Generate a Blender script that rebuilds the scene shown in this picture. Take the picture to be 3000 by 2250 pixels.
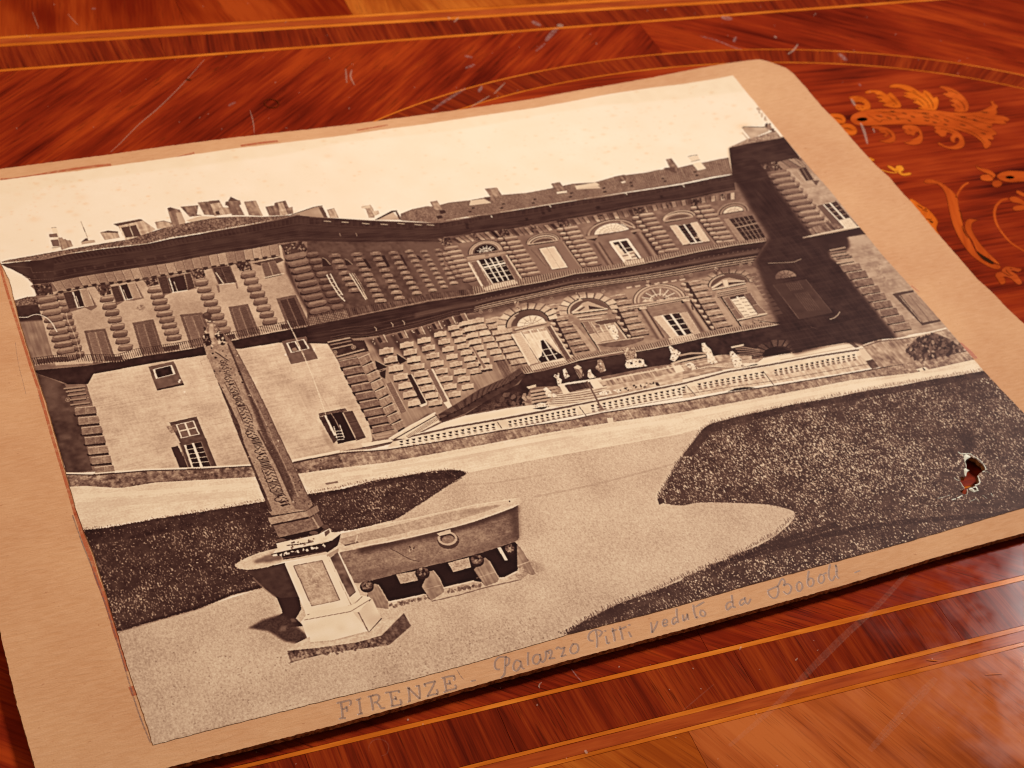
import bpy, bmesh, math, random
import numpy as np
from mathutils import Matrix, Vector
from mathutils.geometry import delaunay_2d_cdt

for o in list(bpy.data.objects):
    bpy.data.objects.remove(o, do_unlink=True)
S = bpy.context.scene
C = S.collection
rng = np.random.default_rng(11)
random.seed(11)

# ---------------------------------------------------------------- camera
CAM_R = np.array([[0.9050422, 0.1835647, -0.3836699], [-0.4030938, 0.6579975, -0.6360461], [0.1356982, 0.7303035, 0.6695093]])
CAM_L = np.array([-0.044402, -0.188633, 0.2834587])
FPX = 4621.616            # focal length in pixels of the 3000 px wide photograph
PW, PH = 0.255, 0.198845  # the print, in metres
cam = bpy.data.cameras.new('camera')
co = bpy.data.objects.new('camera', cam)
C.objects.link(co)
mw = Matrix(CAM_R.tolist()).to_4x4()
mw.translation = Vector(CAM_L.tolist())
co.matrix_world = mw
cam.sensor_width = 36.0
cam.lens = FPX * 36.0 / 3000.0
cam.clip_start, cam.clip_end = 0.01, 20.0
cam.dof.use_dof = True
cam.dof.focus_distance = 0.352
cam.dof.aperture_fstop = 38.0
S.camera = co

# ---------------------------------------------------------------- light
W = bpy.data.worlds.new('World')
S.world = W
W.use_nodes = True
W.node_tree.nodes['Background'].inputs[0].default_value = (1.0, 0.76, 0.58, 1)
W.node_tree.nodes['Background'].inputs[1].default_value = 0.13

def area(name, loc, target, size, power, col):
    l = bpy.data.lights.new(name, 'AREA')
    l.shape = 'DISK'; l.size = size; l.energy = power; l.color = col
    o = bpy.data.objects.new(name, l)
    C.objects.link(o)
    o.location = loc
    o.rotation_euler = (Vector(target) - Vector(loc)).to_track_quat('-Z', 'Y').to_euler()
    return o
key = area('key_lamp', (1.25, 0.50, 1.00), (0.17, 0.16, 0), 0.30, 29.0, (1.0, 0.985, 0.95))
key.data.spread = math.radians(42)       # spread narrowed to imitate vignetting: light falls off towards the near left corner
key.data.energy = 1.72
fill_l = area('fill_lamp', (-0.30, 0.52, 0.62), (0.0, 0.17, 0), 0.3, 1.6, (1.0, 0.68, 0.40))
fill_l.data.spread = math.radians(85)
fill_l.data.energy = 0.42

S.cycles.filter_width = 1.15
S.view_settings.view_transform = 'Standard'
S.view_settings.look = 'None'
S.view_settings.exposure = 0.0
S.view_settings.gamma = 1.0

# ---------------------------------------------------------------- photograph coordinates -> places on the table and the card
TILES = dict(A=(0,0,2.212), B=(1000,0,2.212), C=(2000,0,2.212), D=(0,750,2.212), E=(1000,750,2.212), F=(2000,750,2.212),
             G=(0,1500,2.212), H=(1000,1500,2.212), I=(2000,1500,2.212),
             a=(0,700,4.424), b=(500,600,4.424), c=(900,600,4.424), d=(1300,550,4.424), e=(1750,450,4.424), f=(2100,350,4.424),
             g=(900,900,4.424), h=(1350,850,4.424), i=(1800,750,4.424), j=(2250,650,4.424), k=(2350,900,4.424), l=(1500,1000,4.424),
             m=(650,1450,4.424), n=(1050,1400,4.424), o=(500,900,4.424), p=(600,1200,5.53), q=(2700,1250,7.373),
             r=(2600,400,5.53), s=(2700,600,7.373), t=(2420,220,3.95), u=(1400,1760,4.424), v=(1850,1700,5.53), w=(2200,1600,5.53),
             x=(0,0,1.0), y=(960,1950,5.53), z=(0,450,5.53), Y=(0,1800,3.687))
def P(tile, *v):
    x0, y0, s = TILES[tile]
    a = np.array(v, float).reshape(-1, 2)
    return a / s + (x0, y0)
def cat(*a):
    return np.vstack(a)

TABLE_Z = -0.0026     # top of the table below the flat part of the card's face
CARD_T = 0.0014
def ray(px):
    px = np.atleast_2d(np.asarray(px, float))
    d = np.stack([(px[:,0]-1500)/FPX, -(px[:,1]-1125)/FPX, -np.ones(len(px))], 1) @ CAM_R.T
    return d
def on_plane(px, z):
    d = ray(px)
    s = (z - CAM_L[2]) / d[:,2]
    return (CAM_L + s[:,None]*d)[:,:2]
LU = np.array([-0.12, 0.0, 0.2, 0.42, 0.58, 0.72, 0.86, 1.0, 1.15])
LZ = np.array([3.0, 2.2, 2.0, 1.6, 0.5, 0.0, 1.9, 5.2, 9.0]) * 1e-3
def lift(x, y):
    "height of the warped card's face: flat in front, curling up along the back edge and at the far right corner"
    u = np.asarray(x)/PW; v = np.clip(np.asarray(y)/PH, 0, 1.3)
    b = np.interp(u, LU, LZ)
    b = (b + np.interp(u-.04, LU, LZ) + np.interp(u+.04, LU, LZ) + np.interp(u-.08, LU, LZ) + np.interp(u+.08, LU, LZ))/5
    return b * v**2.6 + 0.0004*np.sin(u*9.0+1.0)*np.clip(v,0,1)*(1-np.clip(v,0,1))*2
def on_card(px, dz=0.0):
    d = ray(px)
    z = np.zeros(len(d)) + dz
    for _ in range(14):
        s = (z - CAM_L[2]) / d[:,2]
        q = CAM_L + s[:,None]*d
        z = lift(q[:,0], q[:,1]) + dz
    return q[:,:2]

# ---------------------------------------------------------------- materials
def new_mat(name):
    m = bpy.data.materials.new(name)
    m.use_nodes = True
    nt = m.node_tree
    for n in list(nt.nodes):
        if n.type != 'OUTPUT_MATERIAL': nt.nodes.remove(n)
    b = nt.nodes.new('ShaderNodeBsdfPrincipled')
    nt.links.new(b.outputs[0], nt.nodes['Material Output'].inputs[0])
    return m, nt, b
def N(nt, t, **kw):
    n = nt.nodes.new(t)
    for k, v in kw.items(): setattr(n, k, v)
    return n
def lin(*rgb):
    return tuple(((c/255)/12.92 if c/255 <= 0.04045 else ((c/255+0.055)/1.055)**2.4) for c in rgb)
def ramp(nt, stops):
    r = N(nt, 'ShaderNodeValToRGB')
    e = r.color_ramp.elements
    e[0].position, e[1].position = stops[0][0], stops[-1][0]
    e[0].color = (*stops[0][1], 1); e[1].color = (*stops[-1][1], 1)
    for p, c in stops[1:-1]:
        q = e.new(p); q.color = (*c, 1)
    return r
def noise(nt, vec, sx, sy, detail=2.0, rough=0.5, dist=0.0):
    mp = N(nt, 'ShaderNodeMapping'); mp.inputs['Scale'].default_value = (sx, sy, 1)
    nt.links.new(vec, mp.inputs['Vector'])
    n = N(nt, 'ShaderNodeTexNoise'); n.inputs['Scale'].default_value = 1.0
    n.inputs['Detail'].default_value = detail; n.inputs['Roughness'].default_value = rough; n.inputs['Distortion'].default_value = dist
    nt.links.new(mp.outputs[0], n.inputs['Vector'])
    return n.outputs[0]
def math_n(nt, op, a, b=None, clamp=False):
    n = N(nt, 'ShaderNodeMath', operation=op, use_clamp=clamp)
    for k, v in enumerate((a, b)):
        if v is None: continue
        if isinstance(v, (int, float)): n.inputs[k].default_value = v
        else: nt.links.new(v, n.inputs[k])
    return n.outputs[0]
def remap(nt, v, a, b, c=0.0, d=1.0):
    n = N(nt, 'ShaderNodeMapRange'); n.clamp = True
    nt.links.new(v, n.inputs[0])
    for k, q in zip((1,2,3,4), (a,b,c,d)): n.inputs[k].default_value = q
    return n.outputs[0]
def mixc(nt, f, a, b, mode='MIX'):
    n = N(nt, 'ShaderNodeMix', data_type='RGBA', blend_type=mode)
    for k, v in ((0,f),(6,a),(7,b)):
        if isinstance(v, (int,float)): n.inputs[k].default_value = v
        elif isinstance(v, tuple): n.inputs[k].default_value = (*v, 1)
        else: nt.links.new(v, n.inputs[k])
    return n.outputs[2]

def wood(name, dark, mid, light, band=(9, 210), pores=0.7, pore_col=(0.02,0.004,0.002), rough=0.5, coat=0.09, cloud=0.5, porescale=(110, 2300)):
    "varnished veneer; the grain runs along U of the piece's own UV map (in metres)"
    m, nt, b = new_mat(name)
    uv = N(nt, 'ShaderNodeUVMap').outputs[0]
    n1 = noise(nt, uv, band[0], band[1], 3.0, 0.6, 0.8)
    n2 = noise(nt, uv, band[0]*3.2, band[1]*4.5, 3.0, 0.62, 0.3)
    n3 = noise(nt, uv, 22, 40, 2.0, 0.5)
    n4 = noise(nt, uv, 60, 1400, 2.0, 0.55)
    v = math_n(nt, 'ADD', math_n(nt, 'MULTIPLY', n1, 0.48), math_n(nt, 'MULTIPLY', n2, 0.32))
    v = math_n(nt, 'ADD', v, math_n(nt, 'MULTIPLY', n4, 0.20))
    v = math_n(nt, 'ADD', v, math_n(nt, 'MULTIPLY', math_n(nt, 'SUBTRACT', n3, 0.5), cloud))
    r = ramp(nt, [(0.33, dark), (0.5, mid), (0.66, light)])
    nt.links.new(v, r.inputs[0])
    p1 = noise(nt, uv, porescale[0], porescale[1], 1.0, 0.5, 0.0)
    dens = noise(nt, uv, 12, 110, 2.0, 0.5)
    pm = math_n(nt, 'MULTIPLY', remap(nt, p1, 0.575, 0.67), remap(nt, dens, 0.40, 0.60, 0.15, 1.0))
    col = mixc(nt, math_n(nt, 'MULTIPLY', pm, pores), r.outputs[0], pore_col)
    nt.links.new(col, b.inputs['Base Color'])
    b.inputs['Roughness'].default_value = rough
    b.inputs['Specular IOR Level'].default_value = 0.0
    b.inputs['Coat Weight'].default_value = coat
    rr = noise(nt, uv, 90, 90, 3.0, 0.6)
    nt.links.new(remap(nt, rr, 0.35, 0.7, 0.07, 0.20), b.inputs['Coat Roughness'])
    bp = N(nt, 'ShaderNodeBump'); bp.inputs['Strength'].default_value = 0.12; bp.inputs['Distance'].default_value = 0.0002
    nt.links.new(n2, bp.inputs['Height'])
    nt.links.new(bp.outputs[0], b.inputs['Normal'])
    return m

M_field = wood('rosewood_veneer', lin(76,14,7), lin(130,36,14), lin(164,58,19), band=(12, 150), pores=0.6)
M_cross = wood('crossband_veneer', lin(74,18,10), lin(122,36,14), lin(154,58,20), band=(14, 300), pores=0.5, cloud=0.35)
M_oval = wood('dark_rosewood_veneer', lin(66,14,9), lin(132,38,15), lin(162,58,22), band=(9, 190), pores=0.25)
M_border = wood('walnut_border_veneer', lin(134,52,14), lin(166,76,22), lin(188,98,32), band=(8, 90), pores=0.4, cloud=0.9, pore_col=lin(80,30,14))
M_border2 = wood('red_walnut_border_veneer', lin(112,26,8), lin(140,44,12), lin(166,64,20), band=(8, 90), pores=0.4, cloud=0.9, pore_col=lin(70,24,10))
M_border3 = wood('hazed_walnut_border_veneer', lin(140,60,24), lin(178,86,38), lin(196,104,50), band=(8, 90), pores=0.4, cloud=0.9, pore_col=lin(84,36,18))  # walnut paled: the hazy reflection at the near right is in its colour
M_band = wood('cherry_band_veneer', lin(128,46,20), lin(164,68,28), lin(186,88,38), band=(20, 120), pores=0.35)
M_string = wood('boxwood_stringing', lin(176,84,20), lin(204,106,30), lin(222,128,44), band=(40, 300), pores=0.06)
M_inlay = wood('satinwood_inlay', lin(168,70,16), lin(198,90,22), lin(214,108,30), band=(30, 200), pores=0.08)
M_inlay2 = wood('yellow_boxwood_inlay', lin(196,110,22), lin(214,124,30), lin(228,142,44), band=(30, 200), pores=0.03)
M_inlay3 = wood('red_satinwood_inlay', lin(152,56,16), lin(178,72,22), lin(196,86,28), band=(30, 200), pores=0.05)
def flat(name, col, rough=0.6, spec=0.0):
    m, nt, b = new_mat(name)
    g = N(nt, 'ShaderNodeTexCoord').outputs['Object']
    n = noise(nt, g, 900, 900, 3.0, 0.6)
    nt.links.new(mixc(nt, n, tuple(c*0.75 for c in col), tuple(min(1,c*1.25) for c in col)), b.inputs['Base Color'])
    b.inputs['Roughness'].default_value = rough
    b.inputs['Specular IOR Level'].default_value = spec
    return m
M_core = flat('dark_glue_line', lin(60,22,12), 0.7)
M_engrave = flat('engraved_shading', lin(90,32,10), 0.6)
M_black = flat('ebony_inlay', lin(44,24,14), 0.6)

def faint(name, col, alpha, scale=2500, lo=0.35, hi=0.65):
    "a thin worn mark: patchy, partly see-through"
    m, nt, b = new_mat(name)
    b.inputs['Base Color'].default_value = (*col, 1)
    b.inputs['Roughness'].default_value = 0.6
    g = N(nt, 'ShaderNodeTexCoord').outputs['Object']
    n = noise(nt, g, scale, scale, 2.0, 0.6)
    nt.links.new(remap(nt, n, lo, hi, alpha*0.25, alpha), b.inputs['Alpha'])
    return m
M_scratch = faint('glinting_scratched_varnish', lin(226,190,164), 0.42)  # worn varnish, with the glint of the scratches put into the colour
M_scuff = faint('glinting_scuffed_varnish', lin(200,168,160), 0.34, 900, 0.42, 0.7)
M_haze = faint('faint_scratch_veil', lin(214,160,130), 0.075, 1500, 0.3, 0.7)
M_pencil = faint('pencil_lead', lin(158,122,102), 0.6, 3500, 0.2, 0.5)
M_pencil_hi = faint('pencil_furrow_highlight', lin(244,226,214), 0.65, 2500, 0.35, 0.6)  # highlight along the pressed pencil furrow, painted as a pale colour
M_ruled = faint('ruled_pencil_line', lin(120,96,96), 0.6, 1800)
M_stain = faint('glue_stain', lin(190,78,26), 0.62, 700, 0.25, 0.55)

# ---------------------------------------------------------------- mesh helpers
def link(name, me, mat, parent=None, **props):
    o = bpy.data.objects.new(name, me)
    C.objects.link(o)
    if mat is not None: me.materials.append(mat)
    if parent is not None: o.parent = parent
    for k, v in props.items(): o[k] = v
    return o
def empty(name, **props):
    o = bpy.data.objects.new(name, None)
    C.objects.link(o)
    for k, v in props.items(): o[k] = v
    return o
def cdt(outlines, extra=None):
    "triangulate outline [, hole, ...] with extra inner points; returns verts, faces (holes left out)"
    vs, es = [], []
    for L in outlines:
        k = len(vs)
        vs += [Vector((float(a), float(b))) for a, b in L]
        n = len(L)
        es += [(k+i, k+(i+1) % n) for i in range(n)]
    if extra is not None: vs += [Vector((float(a), float(b))) for a, b in extra]
    r = delaunay_2d_cdt(vs, es, [], 0, 1e-9)
    v = np.array([(p.x, p.y) for p in r[0]])
    f = np.array([t for t in r[2] if len(t) == 3])
    cen = v[f].mean(1)
    keep = inside(cen, outlines[0])
    for hL in outlines[1:]: keep &= ~inside(cen, hL)
    f = f[keep]
    a, b, c = v[f[:,0]], v[f[:,1]], v[f[:,2]]
    ar = (b[:,0]-a[:,0])*(c[:,1]-a[:,1]) - (b[:,1]-a[:,1])*(c[:,0]-a[:,0])
    f[ar < 0] = f[ar < 0][:, ::-1]
    return v, f
def inside(p, poly):
    p = np.atleast_2d(p); poly = np.asarray(poly, float)
    x, y = p[:,0], p[:,1]
    res = np.zeros(len(p), bool)
    n = len(poly); j = n-1
    for i in range(n):
        xi, yi = poly[i]; xj, yj = poly[j]
        if yi != yj:
            c = ((yi > y) != (yj > y)) & (x < (xj-xi)*(y-yi)/(yj-yi)+xi)
            res ^= c
        j = i
    return res
def set_uv(me, uvxy):
    "uvxy: one (u, v) per vertex"
    lay = me.uv_layers.new(name='UVMap')
    idx = np.empty(len(me.loops), np.int32); me.loops.foreach_get('vertex_index', idx)
    lay.data.foreach_set('uv', np.asarray(uvxy, np.float32)[idx].ravel())
def grain_uv(xy, ang):
    c, s = math.cos(ang), math.sin(ang)
    off = rng.random(2)*7
    xy = np.asarray(xy)
    return np.stack([xy[:,0]*c + xy[:,1]*s + off[0], -xy[:,0]*s + xy[:,1]*c + off[1]], 1)
def smooth(px, n=6, closed=True):
    "Catmull-Rom through the points"
    p = np.asarray(px, float); m = len(p); out = []
    rngk = range(m) if closed else range(m-1)
    for k in rngk:
        g = (lambda i: p[i % m]) if closed else (lambda i: p[min(max(i,0), m-1)])
        a, b, c, d = g(k-1), g(k), g(k+1), g(k+2)
        for t in np.arange(n)/n:
            out.append(0.5*((2*b) + (-a+c)*t + (2*a-5*b+4*c-d)*t*t + (-a+3*b-3*c+d)*t**3))
    if not closed: out.append(p[-1])
    return np.array(out)
def veneer(name, xy, z, th, mat, parent, ang, uv=None, **props):
    "a flat piece of veneer: top face and a thin edge all round"
    xy = np.asarray(xy, float)
    v, f = cdt([xy])
    n = len(v)
    ring = [int(np.argmin(((v-q)**2).sum(1))) for q in xy]
    area2 = sum(xy[i-1][0]*xy[i][1]-xy[i][0]*xy[i-1][1] for i in range(len(xy)))
    if area2 < 0: ring = ring[::-1]
    V = np.vstack([np.column_stack([v, np.full(n, z)]), np.column_stack([v, np.full(n, z-th)])])
    F = [tuple(map(int, t)) for t in f]
    for i in range(len(ring)):
        a, b = ring[i-1], ring[i]
        if a != b: F.append((b, a, a+n, b+n))
    me = bpy.data.meshes.new(name)
    me.from_pydata(V.tolist(), [], F)
    g = grain_uv(v, ang) if uv is None else uv(v)
    set_uv(me, np.vstack([g, g]))
    return link(name, me, mat, parent, **props)
def ribbon(path, w):
    "outline of a stroke of width w (scalar or per point) along path"
    p = np.asarray(path, float)
    t = np.gradient(p, axis=0)
    t /= np.linalg.norm(t, axis=1)[:,None] + 1e-12
    nrm = np.stack([-t[:,1], t[:,0]], 1)
    w = np.broadcast_to(np.asarray(w, float), (len(p),))[:,None]/2
    return p + nrm*w, p - nrm*w
def strokes_mesh(name, paths, widths, z_of, mat, parent, **props):
    "thin marks on a surface: one mesh of flat ribbons"
    V, F = [], []
    for path, w in zip(paths, widths):
        a, b = ribbon(path, w)
        k = len(V)
        for q, r in zip(a, b):
            V.append((q[0], q[1], z_of(q[0], q[1]))); V.append((r[0], r[1], z_of(r[0], r[1])))
        for i in range(len(a)-1):
            F.append((k+2*i, k+2*i+1, k+2*i+3, k+2*i+2))
    me = bpy.data.meshes.new(name)
    me.from_pydata([tuple(map(float, q)) for q in V], [], F)
    me.validate()
    bm = bmesh.new(); bm.from_mesh(me); bmesh.ops.recalc_face_normals(bm, faces=bm.faces)
    if sum(fc.normal.z for fc in bm.faces) < 0: bmesh.ops.reverse_faces(bm, faces=bm.faces)
    bm.to_mesh(me); bm.free()
    return link(name, me, mat, parent, **props)

# ---------------------------------------------------------------- the table
table = empty('inlaid_table', label='polished marquetry table top with light stringing lines under the old photograph', category='table')
TZ = TABLE_Z
def tp(px): return on_plane(px, TZ)
TD = math.radians(-2.95)          # direction of the straight inlay lines
TDIR = np.array([math.cos(TD), math.sin(TD)]); TNRM = np.array([-TDIR[1], TDIR[0]])
def line_through(p0, p1):
    q = tp(np.array([p0, p1], float))
    d = (q[1]-q[0])/np.linalg.norm(q[1]-q[0])
    o = q[0]
    def at(t):      # point of the line at coordinate t along the table
        k = (t - o@TDIR)/(d@TDIR)
        return o + k*d
    return at
T0, T1 = -0.55, 0.85
# inlay lines of the photograph, from the back of the table to the front
far = [line_through((0,107), (1180,35)), line_through((0,114.5), (1180,43)), line_through((0,129), (1180,58)),
       line_through((0,137), (1180,66)), line_through((0,203), (2000,51.5)), line_through((0,210), (2000,57.5))]
near = [line_through((1000,2169), (3000,1684)), line_through((1000,2183), (3000,1700)),
        line_through((1365,2243), (3000,1832)), line_through((1365,2256), (3000,1847)),
        line_through((1583,2240), (3000,1880)), line_through((1583,2253), (3000,1893))]
class Off:
    def __init__(s, f, d): s.f, s.d = f, d
    def __call__(s, t): return s.f(t) + TNRM*s.d
G = 0.00012      # glue line left open beside each piece
core = np.array([TDIR*T0+TNRM*0.62, TDIR*T0-TNRM*0.40, TDIR*T1-TNRM*0.40, TDIR*T1+TNRM*0.62])
bmx = [(*q, TZ-0.0006) for q in core] + [(*q, TZ-0.022) for q in core]
me = bpy.data.meshes.new('table_board')
me.from_pydata([tuple(map(float,q)) for q in bmx], [], [(0,1,2,3), (7,6,5,4), (0,4,5,1), (1,5,6,2), (2,6,7,3), (3,7,4,0)])
link('table_board', me, M_core, table)
def strip(name, up, lo, mat, ang, t0=T0, t1=T1, n=None, wob=0.0):
    "piece between two inlay lines, from t0 to t1 along the table"
    n = n or 2
    ts = np.linspace(t0+G/2, t1-G/2, n)
    a = np.array([up(t)-TNRM*(G/2) for t in ts]); b = np.array([lo(t)+TNRM*(G/2) for t in ts])
    if wob:
        a += TNRM*(rng.normal(0, wob, n)[:,None]); b += TNRM*(rng.normal(0, wob, n)[:,None])
    return veneer(name, np.vstack([a, b[::-1]]), TZ, 0.0005, mat, table, ang)
def px_ang(p0, p1):
    q = tp(np.array([p0, p1], float))
    d = q[1]-q[0]
    return math.atan2(d[1], d[0])
def t_of(px): return float(tp([px])[0]@TDIR)
CROSS = TD + math.radians(90)
# outer border panels beyond the back crossband
cuts = [T0, t_of((-330,60)), t_of((530,40)), t_of((1020,20)), t_of((1183,20)), t_of((2100,-40)), t_of((2900,-40)), T1]
for k in range(len(cuts)-1):
    strip('border_panel', Off(far[0], 0.3), far[0], [M_border2, M_border2, M_border2, M_border, M_border, M_border, M_border2][k], CROSS+0.15*(-1)**k, cuts[k], cuts[k+1])
strip('stringing', far[0], far[1], M_string, TD, n=60, wob=0.00004)
strip('narrow_band', far[1], far[2], M_band, TD, n=20)
strip('stringing', far[2], far[3], M_string, TD, n=60, wob=0.00004)
bc = [T0, -0.26, t_of((-60,170)), t_of((480,150)), t_of((930,120)), t_of((1500,90)), t_of((2050,30)), 0.5, T1]
for k in range(len(bc)-1):
    strip('crossband', far[3], far[4], M_cross, CROSS-0.12+0.1*(k % 3), bc[k], bc[k+1])
strip('stringing', far[4], far[5], M_string, TD, n=60, wob=0.00003)
# the big field inside, quarter matched: grain mirrored at the joint behind the card
jx = t_of((1905,110)); jm = t_of((1905,110))
mid = lambda t: (far[5](t)+near[0](t))/2
strip('field_panel', far[5], mid, M_field, px_ang((520,411), (768,225)), T0, jx)
strip('field_panel', far[5], mid, M_field, px_ang((2050,80), (2400,165)), jx, T1)
strip('field_panel', mid, near[0], M_field, px_ang((2060,1880), (2200,1930)), T0, t_of((2060,1880)))
strip('field_panel', mid, near[0], M_field, px_ang((2400,1690), (2640,1765)), t_of((2060,1880)), T1)
strip('stringing', near[0], near[1], M_string, TD, n=60, wob=0.00005)
bc = [T0, -0.2, t_of((900,2230)), t_of((1480,2130)), t_of((2180,1960)), t_of((2760,1790)), 0.4, T1]
for k in range(len(bc)-1):
    strip('crossband', near[1], near[2], M_cross, px_ang((1450,2055), (1505,2170))+0.06*(k % 2), bc[k], bc[k+1])
strip('stringing', near[2], near[3], M_string, TD, n=60, wob=0.00005)
strip('narrow_band', near[3], near[4], M_band, TD, n=20)
strip('stringing', near[4], near[5], M_string, TD, n=60, wob=0.00005)
cuts = [T0, t_of((900,2250)), t_of((2042,2190)), 0.62, T1]
for k in range(len(cuts)-1):
    strip('border_panel', near[5], Off(near[5], -0.3), [M_border, M_border, M_border3, M_border][k], px_ang((2600,2000), (2760,2130)) + (0.2 if k < 2 else 0), cuts[k], cuts[k+1])

# the oval medallion: two stringing rings with a crossbanded ring between them
oc = np.array([[1108,350],[1271,285],[1452,235],[1633,199],[1814,174],[2000,158],[2226,147],[2362,145],[2542,154],[2723,172],[2904,203],[3000,226]], float)
ic = np.array([[1316,323],[1452,285],[1678,246],[2000,194],[2136,188],[2316,183],[2452,186],[2588,195],[2723,212],[2859,235],[3000,262]], float)
def fit_ellipse(px):
    q = tp(px); t = q@TDIR; s = q@TNRM
    s0 = float(((far[5](0.2)+near[0](0.2))/2)@TNRM)
    best = None
    for tc in np.linspace(0.1, 0.45, 141):
        A = np.stack([(t-tc)**2, (s-s0)**2], 1)
        x, res, *_ = np.linalg.lstsq(A, np.ones(len(t)), rcond=None)
        if (x <= 0).any(): continue
        e = np.abs(A@x-1).max()
        if best is None or e < best[0]: best = (e, tc, s0, x[0]**-0.5, x[1]**-0.5)
    return best
eo, ei = fit_ellipse(oc), fit_ellipse(ic)


TC, S0 = 0.2325, eo[2]
OA, OB = eo[3]+0.0003, eo[4]+0.0003      # outer edge of the outer ring
IA, IB = ei[3]+0.0003, ei[4]+0.0003      # outer edge of the inner ring
def ell(a, b, th):
    return np.outer(TC + a*np.cos(th), TDIR) + np.outer(S0 + b*np.sin(th), TNRM)
def ring(name, a0, b0, a1, b1, z, mat, th0=0.0, th1=2*math.pi, n=200, radial=False):
    th = np.linspace(th0, th1, n+1)
    o, i = ell(a0, b0, th), ell(a1, b1, th)
    arc = np.concatenate([[0], np.cumsum(np.linalg.norm(np.diff(o, axis=0), axis=1))])
    w = np.linalg.norm(o-i, axis=1)
    off = rng.random(2)*5
    V = np.vstack([np.column_stack([o, np.full(n+1, z)]), np.column_stack([i, np.full(n+1, z)]),
                   np.column_stack([o, np.full(n+1, z-0.0002)]), np.column_stack([i, np.full(n+1, z-0.0002)])])
    F = []
    for k in range(n):
        F += [(k, k+n+1, k+n+2, k+1), (k+1, k+1+2*(n+1), k+2*(n+1), k), (k+n+1, k+3*(n+1), k+1+3*(n+1), k+n+2)]
    F = [f[::-1] for f in F]
    me = bpy.data.meshes.new(name)
    me.from_pydata(V.tolist(), [], F)
    if radial: ua, ub = np.stack([w, arc], 1), np.stack([0*w, arc], 1)
    else: ua, ub = np.stack([arc, w], 1), np.stack([arc, 0*w], 1)
    set_uv(me, np.vstack([ua, ub, ua, ub]) + off)
    me.validate()
    bm = bmesh.new(); bm.from_mesh(me); bmesh.ops.recalc_face_normals(bm, faces=bm.faces)
    if sum(fc.normal.z for fc in bm.faces) < 0: bmesh.ops.reverse_faces(bm, faces=bm.faces)
    bm.to_mesh(me); bm.free()
    return link(name, me, mat, table)
Z1 = TZ + 0.00006
SW = 0.00055
OVAL_ANG = px_ang((2600,520), (2900,480))
ring('oval_stringing', OA, OB, OA-SW, OB-SW, Z1, M_string)
k0 = np.linspace(0, 2*math.pi, 15) + 0.21
for k in range(14):
    ring('oval_crossband', OA-SW-G, OB-SW-G, IA+G, IB+G, Z1, M_cross, k0[k]+0.0006, k0[k+1]-0.0006, 24, True)
ring('oval_stringing', IA, IB, IA-SW, IB-SW, Z1, M_string)
veneer('medallion_ground', ell(IA-SW-G, IB-SW-G, np.linspace(0, 2*math.pi, 241)[:-1]), Z1, 0.0002, M_oval, table, OVAL_ANG)

# ---- marquetry leaves, flowers and stems let into the medallion
Z2, Z3 = Z1 + 0.00005, Z1 + 0.00009
def inlay(name, px, mat, ang=None, sm=3, lab=None, dark=0.00007):
    px = smooth(px, sm) if sm > 1 else px
    xy = tp(px)
    if ang is None: ang = OVAL_ANG
    kw = {'label': lab} if lab else {}
    o = veneer(name, xy, Z2, 0.00006, mat, table, ang, **kw)
    # scorched edge: a hair-line of darker wood round the piece
    lp = np.vstack([xy, xy[:2]])
    strokes_mesh('scorched_edge', [lp], [dark*1.6], lambda a, b: Z2+0.00001, M_engrave, o)
    return o
def engrave(parent, lst, w=0.00035, mat=None):
    ps = [tp(smooth(np.array(q, float) if not isinstance(q, np.ndarray) else q, 4, False)) for q in lst]
    ws = []
    for p in ps:
        u = np.linspace(0, 1, len(p)); ws.append(w*(0.25+0.75*np.sin(np.pi*np.clip(u*0.96+0.02,0,1))))
    return strokes_mesh('engraved_line', ps, ws, lambda a, b: Z3, mat or M_engrave, parent)
o = inlay('scroll_leaf', P('t',262,262,320,245,400,250,460,280,505,325,517,372,500,400,440,415,385,412,350,395,328,352,350,340,420,352,445,345,430,328,390,316,345,320,300,292), M_inlay, 0.5)
engrave(o, [P('t',330,325,385,318,440,342), P('t',350,372,390,385), P('t',405,370,435,385)])
o = inlay('acanthus_leaf', P('t',450,210,475,185,530,175,600,180,660,200,705,232,728,206,752,207,800,250,850,310,870,360,852,380,790,383,720,370,645,350,690,335,640,315,600,296,652,290,612,270,572,256,625,245,580,225,550,205,500,215), M_inlay, 0.2)
engrave(o, [P('t',725,245,780,300,830,350), P('t',610,235,660,250), P('t',640,310,690,325), P('t',770,345,800,355)])
o = inlay('acanthus_leaf', P('t',730,140,770,112,840,108,930,120,1010,150,1070,190,1118,212,1130,175,1180,195,1220,230,1242,266,1282,256,1300,300,1295,355,1270,405,1200,410,1120,398,1062,378,1112,370,1060,340,1000,312,1045,300,960,270,885,240,945,230,892,206,960,200,900,170,840,150,780,150), M_inlay, 0.1)
engrave(o, [P('t',930,190,1010,210,1100,260,1170,320,1200,390), P('t',1140,210,1190,270,1230,330,1240,390), P('t',990,265,1080,300,1140,360), P('t',1000,180,1050,215)])
o = inlay('acanthus_leaf', P('t',1310,140,1360,130,1440,150,1530,200,1600,260,1645,330,1650,390,1620,425,1540,432,1480,420,1492,380,1438,345,1490,330,1420,295,1470,280,1400,250,1345,215,1410,205,1360,165), M_inlay3, 0.3)
engrave(o, [P('t',1410,180,1480,200,1530,220), P('t',1480,265,1560,310,1600,370,1600,420), P('t',1500,340,1550,380)])
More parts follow.
